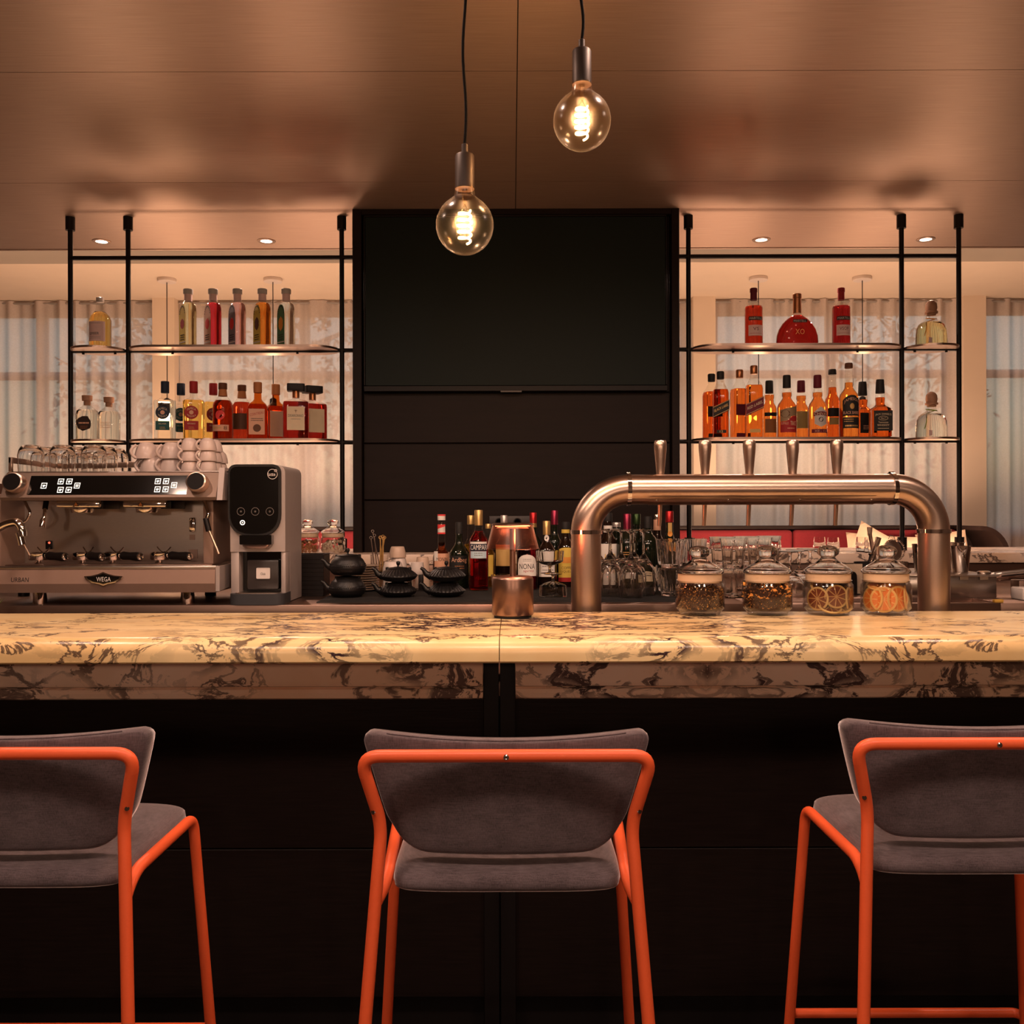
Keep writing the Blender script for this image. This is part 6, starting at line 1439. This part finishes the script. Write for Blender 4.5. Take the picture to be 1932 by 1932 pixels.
# white and beige cups behind the teapots
def bowl(label, px, y, z, w_, h, ma, up=False):
    pr = [(w_ * 0.5, 0), (w_ * 0.505, 0.004), (w_ * 0.47, h * 0.55), (w_ * 0.40, h * 0.93), (w_ * 0.36, h), (0, h)]
    return vessel('small_bowl', label, 'bowl', pr, (X(px, y), y, z), ma, 'small bowls and cups behind the teapots')
bowl('beige bowl turned over on top of a white one behind the teapots', 750, 3.72, MZ + 0.117, 0.066, 0.043, M_BEIGE)
bowl('white bowl turned over under the beige one behind the teapots', 752, 3.72, MZ + 0.058, 0.068, 0.058, M_WHITE); bowl('white bowl at the bottom of the rear stack behind the teapots', 752, 3.72, MZ, 0.068, 0.057, M_WHITE)
bowl('upper white bowl of the front stack behind the middle teapots', 741, 3.60, MZ + 0.062, 0.080, 0.045, M_WHITE); bowl('lower white bowl of the front stack behind the middle teapots', 741, 3.60, MZ, 0.080, 0.061, M_WHITE)
jg = thing('milk_jug', 'small white milk jug between the ribbed teapots', 'jug', (X(787, 3.56), 3.56, MZ + 0.06), 0)
MB().lathe([(0.022, 0), (0.025, 0.004), (0.026, 0.02), (0.024, 0.045), (0.023, 0.046), (0.022, 0.02), (0, 0.006)], 24).build('body', M_WHITE, jg); MB().tube([(-0.02, 0, 0.038), (-0.032, 0, 0.044)], [0.010, 0.004], 10).build('lip', M_WHITE, jg)
pk = thing('menu_stand', 'small black steel holder between the teapot pairs', 'holder', (X(787, 3.55), 3.55, MZ))
MB().box(-0.03, 0.03, -0.025, 0.03, 0, 0.004).build('base', M_BLACK, pk, smooth=False); MB().box(-0.028, -0.018, -0.02, 0.02, 0.004, 0.0595, 0.001).build('upright', M_CHROME, pk); MB().box(0.006, 0.022, -0.02, 0.02, 0.004, 0.0595, 0.001).build('upright', M_BLACK, pk)
bowl('white cup right of the milk jug', 797, 3.68, MZ, 0.06, 0.12, M_BEIGE)

# =================================================================== COUNTER BOTTLES
def cb(name, label, px, y, top, half, body, capm, caph=18, glass=None, fill=None, lq=None, e=2.0, neck=6.0, wrapm=None, wraph=0, group='bottles on the back counter', nhalf=None):
    """bottle on the back counter: top = pixel row of the cap, body = shoulder share of the height"""
    k = y / F; base = MZ if y < 3.72 else KT
    H = (966 - top) + (HC - base) / k
    S = H * body
    pr = [(0, half - 2), (2, half), (S, half), (S + half * 0.35, half * 0.93), (S + half * 0.75, half * 0.70), (S + half * 1.05, neck + 2.4), (S + half * 1.35, neck + 0.6), (H - caph + 2, neck)]
    t = bottle(name, label, px, y, base, pr, (fill * H if fill else None), lq, glass, [(H - caph, neck + 0.8), (H - 1.5, neck + 0.9), (H, neck)], capm, e, 1.0, 0, group, wrap=(([(H - caph - wraph, neck + 1.0), (H - caph, neck + 0.7)], wrapm) if wrapm else None))
    return t, k, H
t, k, H = cb('syrup_bottle', 'amber syrup bottle with white and red cap above the right teapots', 833, 3.78, 970, 17, 0.40, LAB['white'], 11, M_GLASS, 0.62, liq('syrup', (0.30, 0.06, 0.015)), neck=6.5, wrapm=None)
f_ = on_cyl(7.6 * k); lb = patch(f_, -9 * k, 9 * k, (H - 19) * k, (H - 37) * k).build('neck_label', LAB['white'], t); patch(lift(f_, 0.0004), -9 * k, 9 * k, (H - 19) * k, lambda q: (H - 25 + 3 * q) * k).build('stripe', LAB['bright'], lb); patch(lift(f_, 0.0004), -9 * k, 9 * k, (H - 34) * k, (H - 37) * k).build('stripe', LAB['bright'], lb)
MB().loft([((H - 3) * k, 7.6 * k, 7.6 * k, 2), (H * k, 7.5 * k, 7.5 * k, 2)], 20).build('cap_band', LAB['bright'], t)
f_ = on_cyl(17 * k + 0.0008); lb = patch(f_, -14 * k, 17 * k, 66 * k, 40 * k).build('label', LAB['salmon'], t); lettering('MONIN', lift(f_, 0.0004), 2 * k, 55 * k, 22 * k, 7 * k, M_INKB, lb); patch(lift(f_, 0.0003), -15 * k, -6 * k, 70 * k, 52 * k).build('label_flash', LAB['white'], lb)
t, k, H = cb('dark_whisky_bottle', 'dark green whisky bottle with black cap left of the red aperitif', 866, 3.66, 985, 19, 0.50, LAB['black'], 22, M_DARKG, neck=6.2)
f_ = on_cyl(19 * k + 0.0008); lb = patch(f_, -18 * k, 18 * k, 62 * k, 26 * k).build('label', LAB['black'], t); lettering('Ardbeg', lift(f_, 0.0004), 1 * k, 53 * k, 31 * k, 11 * k, LAB['salmon'], lb); lines_block(lift(f_, 0.0004), 2 * k, 42 * k, 18 * k, 2, 4 * k, 1 * k, LAB['copper'], lb)
cb('gold_cap_bottle', 'olive liqueur bottle with gold cap behind the red aperitif', 888, 3.86, 972, 16, 0.52, FOIL['gold'], 17, M_GLASS, 0.6, liq('olive', (0.45, 0.30, 0.03)))
t, k, H = cb('red_aperitif_bottle', 'tall red aperitif bottle with gold cap and blue label', 903, 3.56, 962, 18.5, 0.60, FOIL['gold'], 29, M_GLASS, 0.74, liq('campari', (0.50, 0.012, 0.03)), neck=7.0)
f_ = on_cyl(18.5 * k + 0.0008); f2 = lift(f_, 0.0004)
patch(f_, -18 * k, 18 * k, 92 * k, 88 * k).build('white_band', LAB['white'], t)
lb = patch(f_, -19 * k, 19 * k, 88 * k, 75 * k).build('name_band', LAB['navy'], t); lettering('CAMPARI', f2, 1 * k, 81.5 * k, 35 * k, 9.5 * k, LAB['white'], lb)
l2 = patch(f_, -17 * k, 17 * k, 74 * k, 61 * k).build('label', LAB['sky'], t); lines_block(f2, 0, 70 * k, 16 * k, 2, 4 * k, 1.2 * k, M_GREY, l2)
t, k, H = cb('herb_liqueur_bottle', 'small green and yellow liqueur bottle right of the red aperitif', 921, 3.80, 988, 12, 0.52, FOIL['gold'], 9, M_GLASS, 0.68, liq('herbal', (0.35, 0.22, 0.02)), neck=4.5)
patch(on_cyl(12 * k + 0.0008), -11 * k, 11 * k, 62 * k, 22 * k).build('label', LAB['yellow'], t)
t, k, H = cb('silver_cap_bottle', 'dark bottle with silver cap directly behind the table lamp', 951, 3.84, 972, 19, 0.56, FOIL['silver'], 17, M_BROWNG)
patch(on_cyl(19 * k + 0.0008), -18 * k, 18 * k, 80 * k, 40 * k).build('label', LAB['gold'], t)
t, k, H = cb('non_alcoholic_spirit_bottle', 'red bottle with white label and curved lettering right of the lamp stem', 994, 3.60, 1008, 20, 0.68, LAB['black'], 10, M_GLASS, 0.8, liq('nona', (0.28, 0.012, 0.03)), neck=7.5)
f_ = on_cyl(20 * k + 0.0008); f2 = lift(f_, 0.0004); lb = patch(f_, -20 * k, 20 * k, lambda q: (50 + 16 * math.sqrt(max(0, 1 - q * q))) * k, 26 * k, 18).build('label', LAB['white'], t); lettering('NONA', f2, 0, 44 * k, 31 * k, 10 * k, M_INKB, lb); lettering('spritz', f2, 3 * k, 35 * k, 20 * k, 5.5 * k, LAB['red'], lb); lines_block(f2, 0, 57 * k, 16 * k, 2, 3 * k, 0.8 * k, M_GREY, lb)
cb('red_cap_bottle', 'dark bottle with bright red cap behind the white-labelled one', 1006, 3.86, 967, 17, 0.55, FOIL['red'], 20, M_DARKG, wrapm=FOIL['gold'], wraph=8)
t, k, H = cb('port_bottle', 'dark port bottle with gold capsule and white label', 1031, 3.66, 983, 18.5, 0.52, FOIL['gold'], 26, M_BROWNG, neck=6.2)
f_ = on_cyl(18.5 * k + 0.0008); lb = patch(f_, -17 * k, 17 * k, 62 * k, 22 * k).build('label', LAB['white'], t); lines_block(lift(f_, 0.0004), 2 * k, 48 * k, 22 * k, 3, 7 * k, 1.4 * k, M_GREY, lb)
MB().add([on_cyl(7.6 * k)(4.8 * k * math.cos(a * PI / 8), (H - 32) * k + 6 * k * math.sin(a * PI / 8)) for a in range(16)], [tuple(range(16))]).build('neck_seal', LAB['white'], t, smooth=False)
cb('purple_cap_bottle', 'dark wine bottle with purple capsule behind the port', 1046, 3.88, 963, 15, 0.56, FOIL['purple'], 27, M_DARKG)
t, k, H = cb('coffee_liqueur_bottle', 'dark brown liqueur bottle with yellow and red label beside the tower leg', 1067, 3.74, 985, 18, 0.58, LAB['black'], 14, M_BROWNG, neck=7, wrapm=LAB['yellow'], wraph=7)
f_ = on_cyl(18 * k + 0.0008); f2 = lift(f_, 0.0004); lb = patch(f_, -16 * k, 18 * k, lambda q: (72 + 6 * math.sqrt(max(0, 1 - q * q))) * k, 14 * k).build('label', LAB['yellow'], t); patch(f2, -16 * k, 18 * k, 22 * k, 14 * k).build('stripe', LAB['red'], lb); lettering('COFFEE', f2, 2 * k, 40 * k, 22 * k, 5 * k, LAB['brown'], lb); lettering('LIQUEUR', f2, 2 * k, 33 * k, 24 * k, 5 * k, LAB['brown'], lb); patch(f2, -8 * k, 10 * k, 60 * k, 49 * k).build('picture', LAB['orange'], lb)
# right of the tower leg
t, k, H = cb('white_label_bottle', 'bottle in tall white printed label just right of the tower leg', 1147, 3.76, 968, 20, 0.56, LAB['black'], 16, M_BROWNG, neck=7.5)
f_ = on_cyl(20 * k + 0.0009); lb = patch(f_, -19 * k, 19 * k, 84 * k, 10 * k).build('label', LAB['white'], t); MB().loft([((H - 62) * k, 12.5 * k, 12.5 * k, 2), ((H - 40) * k, 8.6 * k, 8.6 * k, 2), ((H - 24) * k, 8.2 * k, 8.2 * k, 2)], 24).build('neck_paper', LAB['white'], t)
rnd = random.Random(3)
for i in range(9): patch(lift(f_, 0.0004), (-14 + 3 * i) * k, (-12.6 + 3 * i) * k, (60 + rnd.uniform(-20, 20)) * k, (52 - rnd.uniform(0, 22)) * k, 2).build('brush_stroke', [M_INKB, LAB['bright'], LAB['yellow']][i % 3], lb)
cb('silver_cap_spirit_bottle', 'dark spirit bottle with silver screw cap behind the wine glasses', 1163, 3.86, 986, 17, 0.56, FOIL['silver'], 9, M_DARKG, neck=7)
t, k, H = cb('red_wine_bottle', 'wine bottle with red capsule and pale label behind the wine glasses', 1183, 3.74, 970, 21, 0.60, FOIL['purple'], 28, M_DARKG, neck=6.4)
f_ = on_cyl(21 * k + 0.0008); f2 = lift(f_, 0.0004); lb = patch(f_, -13 * k, 12 * k, 55 * k, 25 * k).build('label', LAB['white'], t); lines_block(f2, 0, 47 * k, 18 * k, 2, 6 * k, 1.6 * k, LAB['salmon'], lb); lines_block(f2, 0, 68 * k, 20 * k, 2, 4 * k, 1.6 * k, M_INKG, t)
cb('green_wine_bottle', 'dark green wine bottle behind the inverted wine glasses', 1201, 3.86, 970, 17, 0.58, FOIL['green'], 20, M_DARKG, neck=6.8)
t, k, H = cb('dark_wine_bottle', 'plain dark wine bottle left of the crystal tumblers', 1222, 3.78, 975, 20, 0.60, LAB['black'], 22, M_DARKG, neck=6.4)
f_ = on_cyl(20 * k + 0.0008); lb = patch(f_, -17 * k, 18 * k, 40 * k, 14 * k).build('label', LAB['cream'], t); lines_block(lift(f_, 0.0004), 0, 33 * k, 22 * k, 2, 7 * k, 2.4 * k, M_INKB, lb)
t, k, H = cb('paper_neck_bottle', 'brown bottle with pale paper neck label left of the red wax bottle', 1240, 3.86, 971, 16, 0.56, M_CHROME, 10, M_BROWNG, neck=6.2, wrapm=LAB['salmon'], wraph=20)
t, k, H = cb('red_wax_bottle', 'broad dark bottle with red wax top and round medal beside the shelf post', 1263, 3.80, 965, 25, 0.46, FOIL['red'], 21, M_DARKG, neck=6.6)
f_ = on_cyl(7.6 * k); patch(f_, -4 * k, 4 * k, (H - 22) * k, (H - 40) * k, 5).build('neck_label', LAB['gold'], t); MB().add([on_cyl(8.6 * k)(5 * k * math.cos(a * PI / 8), (H - 43) * k + 5 * k * math.sin(a * PI / 8)) for a in range(16)], [tuple(range(16))]).build('medal', LAB['orange'], t, smooth=False)
# socket plate on the column
sk = thing('socket_plate', 'dark double socket plate on the column behind the silver-capped bottle', 'socket', (X(964, 4.36), 4.368, Z(985, 4.36)))
MB().box(-0.10, 0.10, -0.006, 0.001, -0.028, 0.028, 0.002).build('plate', mat('dark_plate', (0.05, 0.042, 0.042), 0.4), sk)
for s_ in (-0.055, 0.03): MB().lathe([(0.019, 0), (0.019, 0.003), (0.014, 0.003), (0.013, 0.0)], 24).xf(Matrix.Translation((s_, -0.006, 0)) @ Matrix.Rotation(R(90), 4, 'X')).build('outlet', M_BLACK, sk)

# =================================================================== GLASSWARE
M_CRYS = mat('cut_crystal', (0.92, 0.90, 0.90), 0.0, trans=1.0, ior=1.35, var=0.01)
gk = 3.3 / F
wine = [(29, 0), (31, 10), (33, 26), (32, 40), (26, 54), (17, 64), (8, 72), (3.2, 78), (2.2, 86), (1.9, 112), (3, 119), (10, 122.5), (19, 123.5), (19, 125), (0, 125.3)]
winei = [(0, 66), (8, 66), (16, 61), (25, 52), (30.6, 40), (31.8, 26), (29.8, 10), (28, 0)]
wg = [(1190, 3.25, 'inverted wine glass standing foremost on the bar mat'), (1150, 3.31, 'inverted wine glass left front, beside the tower leg'), (1214, 3.33, 'inverted wine glass right front, beside the crystal tumblers'), (1172, 3.385, 'inverted wine glass in the second row, middle'), (1128, 3.42, 'inverted wine glass half behind the tower leg'), (1196, 3.47, 'inverted wine glass in the rear row, right'), (1152, 3.50, 'inverted wine glass in the rear row, left')]
for i, (px, y, lab) in enumerate(wg):
    if i == 0: w0 = vessel('wine_glass', lab, 'wine glass', [(r * gk * (0.74 if r > 20.5 else 1.0 if h > 70 else 0.76), h * gk) for r, h in winei + wine], (X(px, y), y, MZ), M_SOLID, 'inverted wine glasses')
    else: dup(w0, (X(px, y), y, MZ), 0, lab)
# cut tumblers in stacks
ctp = [(17, 0), (19, 1), (20, 5), (24, 50), (24.6, 52), (23.4, 52), (18.6, 8), (0, 7)]
def facet(r, z, a): return r * (1 + 0.035 * abs(math.sin(a * 9 + z * 40)))
ct_l = ['lower', 'upper']
for j, (px, y) in enumerate(((1267, 3.30), (1275, 3.40), (1260, 3.505), (1310, 3.47))):
    for lev in (0, 1):
        lab = 'cut crystal tumbler, %s of the %s stack beside the wine glasses' % (ct_l[lev], ['front', 'second', 'rear left', 'rear right'][j])
        vessel('crystal_tumbler', lab, 'glass', [(r * gk, h * gk) for r, h in ctp], (X(px, y), y, MZ + lev * 52.5 * gk), M_CRYS, 'stacked cut crystal tumblers', 72, 0.3 * j, facet)
vessel('crystal_tumbler', 'cut crystal tumbler behind the table lamp', 'glass', [(r * gk * 0.75, h * gk * 0.75) for r, h in ctp], (X(944, 3.35), 3.35, MZ), M_CRYS, None, 72, 0, facet)
# ribbed highballs between the jars
hbp = [(17, 0), (19.5, 1.5), (21, 30), (25, 56), (25.6, 58), (24.4, 58), (20, 30), (18, 6), (0, 5)]
def flute(r, z, a): return r * (1 + 0.022 * math.sin(a * 14))
for j, (px, y) in enumerate(((1383, 3.34), (1432, 3.44), (1362, 3.52), (1408, 3.58), (1450, 3.62))):
    for lev in (0, 1):
        vessel('fluted_glass', 'fluted clear glass, %s of the %s stack behind the tea jars' % (ct_l[lev], ['front', 'second', 'rear left', 'rear middle', 'rear right'][j]), 'glass', [(r * gk, h * gk) for r, h in hbp], (X(px, y), y, KT + lev * 55 * gk), M_SOLID, 'stacked fluted glasses', 56, 0.2 * j, flute)
# ribbed coupes, one inverted with one standing on its foot
cp = [(26, 0), (26.5, 2), (25, 20), (15, 25), (4, 28), (2.8, 31), (2.6, 38), (4, 40), (17, 41.5), (17, 42.5), (0, 42.8)]
cpi = [(0, 26), (12, 23), (23.5, 19), (25.2, 2), (25, 0)]
vessel('ribbed_coupe', 'ribbed coupe glass standing upside down beside the tower leg', 'glass', [(r * gk, h * gk) for r, h in cpi + cp], (X(1043, 3.30), 3.30, MZ), M_SOLID, 'ribbed coupe glasses', 64, 0, flute)
vessel('ribbed_coupe', 'ribbed coupe glass standing upright on the upside-down one', 'glass', [(r * gk, (85.6 - h) * gk) for r, h in cpi + cp], (X(1037, 3.30), 3.30, MZ), M_SOLID, 'ribbed coupe glasses', 64, 0, flute)
# inverted stemmed coupes between second and third jar
for j, (px, y, lab) in enumerate(((1490, 3.36, 'inverted cocktail glass between the second and third jar, front'), (1508, 3.46, 'inverted cocktail glass between the jars, right'), (1528, 3.56, 'inverted cocktail glass behind the lemon jar'))):
    vessel('cocktail_glass', lab, 'glass', [(r * gk, h * gk) for r, h in [(0, 44), (8.5, 43.5), (18.6, 36.5), (25.6, 24.5), (26.6, 6), (24.8, 0), (26, 0), (28, 6), (27, 25), (20, 38), (10, 46), (3.4, 52), (2.6, 60), (2.6, 80), (5, 84), (26, 87), (26.5, 88), (0, 88.5)]], (X(px, y), y, KT), M_SOLID, 'inverted cocktail glasses')
# small glasses set out on the marble ledge
sgp = [(0.022, 0), (0.026, 0.004), (0.0275, 0.03), (0.0235, 0.068), (0.0228, 0.068), (0.0262, 0.03), (0.022, 0.006), (0, 0.005)]
lx = [1318, 1336, 1350, 1365, 1392, 1412, 1425, 1441, 1462, 1546, 1572, 1626, 1642]
lab_ = ['left of the first post', 'right of the first post', 'third from the left', 'fourth from the left', 'fifth from the left', 'sixth from the left', 'seventh from the left', 'eighth from the left', 'ninth from the left', 'behind the lemon jar, left', 'behind the lemon jar, right', 'left of the bar tool caddy', 'just beside the bar tool caddy']
for i, px in enumerate(lx):
    y = 4.20 + 0.09 * (i % 2)
    if i < 2: y = 4.20
    o = vessel('tasting_glass', 'small tapered glass on the marble ledge, ' + lab_[i], 'glass', sgp, (X(px, y), y, LZ), M_SOLID, 'small tapered glasses on the ledge')

# =================================================================== RIGHT END
sb = thing('steel_station', 'brushed steel ingredient box on the counter behind the right tower leg', 'steel box', (X(1780, 3.32), 3.5, KT))
a, b = X(1710, 3.31), X(1886, 3.31)
MB().box(a, b - 0.006, 3.32, 3.70, KT, Z(1090, 3.32), 0.002).build('body', M_STEEL, sb, world=True); MB().box(a - 0.004, b, 3.31, 3.72, Z(1090, 3.32), Z(1090, 3.32) + 0.006, 0.0015).build('lid', M_STEEL, sb, world=True)
SBZ = Z(1090, 3.32) + 0.006
for i in range(3): MB().box(a + 0.12 + 0.07 * i, a + 0.15 + 0.07 * i, 3.316, 3.32, Z(1096, 3.32), Z(1090, 3.32) + 0.001).build('clip', M_STEEL, sb, world=True, smooth=False)
for (px, y, hh, lab) in ((1811, 3.48, 0.096, 'polished shaker tin at the front of the steel box'), (1800, 3.60, 0.105, 'polished shaker tin behind left on the steel box'), (1740, 3.58, 0.10, 'polished shaker tin hidden by the tower leg')):
    vessel('shaker_tin', lab, 'shaker', [(0.026, 0), (0.028, 0.002), (0.037, hh - 0.004), (0.038, hh), (0.0365, hh), (0.027, 0.006), (0, 0.005)], (X(px, y), y, SBZ), M_CHROME, 'shaker tins on the steel box')
vessel('coil_strainer', 'small coiled strainer lying on the steel box', 'strainer', [(0.020, 0), (0.023, 0.003), (0.023, 0.008), (0.018, 0.011), (0.010, 0.010), (0, 0.010)], (X(1856, 3.36), 3.36, SBZ), M_CHROME)
# tool caddy
tcd = thing('tool_caddy', 'black caddy left of the right tower leg holding bar tools', 'caddy', (X(1662, 3.8), 3.8, KT))
for i in range(3): MB().lathe([(0.030, 0), (0.034, 0.002), (0.038, 0.10), (0.036, 0.10), (0.033, 0.006), (0, 0.005)], 24, (-0.07 + 0.07 * i, 0.02 * (i % 2), 0)).build('cup', [M_BLACK, M_BLACK, M_CHROME][i], tcd)
def tool(name, label, p0, p1, r, ma, extra=None):
    t = thing(name, label, 'bar tool', p0, 0, 'bar tools in the caddy'); d_ = Vector(p1) - Vector(p0)
    MB().tube([(0, 0, 0), d_ * 0.5, d_], r, 12).build('handle', ma, t)
    if extra: extra(t, d_)
    return t
cpos = lambda i: (X(1662, 3.8) - 0.07 + 0.07 * i, 3.8 + 0.02 * (i % 2), KT + 0.006)
def flat_end(t, d_): MB().loft([(0, 0.008, 0.004, 4), (0.035, 0.011, 0.004, 4)], 16, d_ - Vector((0, 0, 0.01))).build('grip', M_COPPER, t)
tool('muddler', 'copper muddler leaning left in the tool caddy', cpos(1), PX(1641, 1006, 3.8), [0.008, 0.008, 0.0075], M_COPPER, flat_end)
def strn(t, d_):
    MB().lathe([(0.0, 0), (0.040, 0.001), (0.043, 0.004), (0.040, 0.006), (0, 0.005)], 32).xf(Matrix.Translation(d_) @ Matrix.Rotation(R(75), 4, 'X') @ Matrix.Rotation(R(20), 4, 'Y')).build('plate', M_STEEL, t)
    MB().tube([d_ + Vector(((0.043 + 0.004 * math.cos(i * 1.9)) * math.cos(R(150) - i * R(210) / 90), -0.012 + 0.004 * math.sin(i * 1.9), (0.043 + 0.004 * math.cos(i * 1.9)) * math.sin(R(150) - i * R(210) / 90))) for i in range(91)], 0.0012, 5).build('spring', M_CHROME, t)
    MB().tube([d_ + Vector((0.012 * math.cos(PI * i / 8), 0.01, 0.045 + 0.014 * math.sin(PI * i / 8))) for i in range(9)], 0.0015, 6).build('hanging_loop', M_CHROME, t)
tool('cocktail_strainer', 'round strainer with coiled spring in the tool caddy', cpos(2), PX(1684, 1038, 3.8), 0.006, M_STEEL, strn)
tool('jigger', 'short steel jigger at the back of the tool caddy', cpos(0), PX(1658, 1014, 3.8), [0.010, 0.010, 0.011], M_CHROME)
def spoon_(t, d_): MB().lathe([(0, -0.006), (0.009, -0.003), (0.011, 0.002), (0.009, 0.006), (0, 0.008)], 16, d_).build('bowl', M_CHROME, t)
tool('bar_spoon', 'black-handled bar spoon in the tool caddy', cpos(0), PX(1643, 1046, 3.8), 0.005, M_BLACK, spoon_)
# black holders with beige card in front of the caddy
nh = thing('napkin_holder', 'black curved napkin holder with beige napkins right of the lemon jar', 'holder', (X(1590, 3.42), 3.42, KT))
MB().prism(round_poly([(-0.05, 0), (0.05, 0), (0.05, 0.085), (-0.05, 0.095)], [0.002, 0.002, 0.02, 0.02]), -0.004, 0.0).build('front_plate', M_BLACK, nh); MB().prism(round_poly([(-0.05, 0), (0.09, 0), (0.09, 0.09), (-0.05, 0.10)], [0.002, 0.002, 0.02, 0.02]), 0.05, 0.054).build('back_plate', M_BLACK, nh); MB().box(-0.05, 0.09, 0, 0.05, 0, 0.004).build('base', M_BLACK, nh, smooth=False)
for i in range(4):
    o = MB().box(-0.045, 0.075, -0.001, 0.001, 0, 0.108 - 0.004 * i).build('napkin', M_PILLOW, None, smooth=False); o.location = (X(1590, 3.42) + 0.004 * i, 3.432 + 0.011 * i, KT + 0.004); tag(o, ['frontmost', 'second', 'third', 'rearmost'][i] + ' beige folded napkin standing in the black holder', 'napkin', 'beige napkins in the holder')
bx3 = tag(vessel('black_canister', 'x', 'canister', [(0.03, 0), (0.034, 0.003), (0.034, 0.082), (0.03, 0.085), (0, 0.085)], (X(1622, 3.62), 3.60, KT), M_BLACK), 'black round canister between lemon jar and caddy', 'canister')
# ice scoop and white tub at the right edge
sc_ = thing('ice_scoop', 'steel scoop lying at the right picture edge', 'scoop', PX(1925, 1118, 3.34))
vs, fs = [], []
for i in range(9):
    for j in range(13):
        a = PI + PI * j / 12; u = i / 8; r = 0.028; vs.append((-0.10 + 0.2 * u + (0.03 * (1 - abs(math.cos(a))) if i == 0 else 0), r * math.cos(a), r * math.sin(a) + 0.07 + 0.02 * u))
for i in range(8):
    for j in range(12): fs.append((i * 13 + j, i * 13 + j + 1, (i + 1) * 13 + j + 1, (i + 1) * 13 + j))
ob = MB().add(vs, fs).build('bowl', M_STEEL, sc_); md = ob.modifiers.new('thickness', 'SOLIDIFY'); md.thickness = 0.0015
MB().tube([(0.09, 0, 0.06), (0.14, 0, 0.075), (0.22, 0, 0.08)], 0.010, 12).build('handle', M_STEEL, sc_)
MB().box(-0.02, 0.1, -0.03, 0.03, Z(1118, 3.34) * 0 + KT - PX(1925, 1118, 3.34).z, 0.045, 0.003).build('rest', M_STEELD, sc_)
tag(MB().box(X(1897, 3.30), X(1975, 3.30), 3.19, 3.27, KT, KT + 0.042, 0.006).build('white_tub', M_WHITE), 'small pale tub under the scoop at the right edge', 'tub')
tag(MB().box(X(1873, 3.13), X(1890, 3.13), 3.118, 3.135, KT, KT + 0.010, 0.002).build('sponge', mat('yellow_sponge', (0.65, 0.36, 0.06), 0.9, bump=0.5)), 'small yellow sponge on the basin edge', 'sponge')
# unseen lamps added below the ledge line to brighten curtains and far ceiling
for i, x_ in enumerate((-2.3, -1.2, 1.35, 2.5)):
    t = thing('window_table_lamp', ['low lamp on a window table, far left', 'low lamp on a window table, inner left', 'low lamp on a window table, inner right', 'low lamp on a window table, far right'][i], 'table lamp', (x_, 5.15, 0.72), 0, 'low lamps on the window tables')
    MB().lathe([(0.05, 0), (0.05, 0.01), (0.008, 0.014), (0.008, 0.17)], 20).build('base', M_BLACK, t); MB().lathe([(0.09, 0.17), (0.07, 0.24)], 24).build('shade', M_PILLOW, t)
    tb = thing('window_table', ['small round table by the window, far left', 'small round table by the window, inner left', 'small round table by the window, inner right', 'small round table by the window, far right'][i], 'table', (x_, 5.15, 0), 0, 'round tables by the window')
    MB().lathe([(0.3, 0.69), (0.3, 0.72), (0, 0.72)], 32).build('tabletop', M_WOODH, tb); MB().lathe([(0.2, 0), (0.2, 0.02), (0.03, 0.03), (0.03, 0.69)], 24).build('pedestal', M_BLACK, tb)
    point('window_table_glow', (x_, 5.15, 0.72 + 0.26), TABLE_W, 0.22, (1.0, 0.60, 0.38))
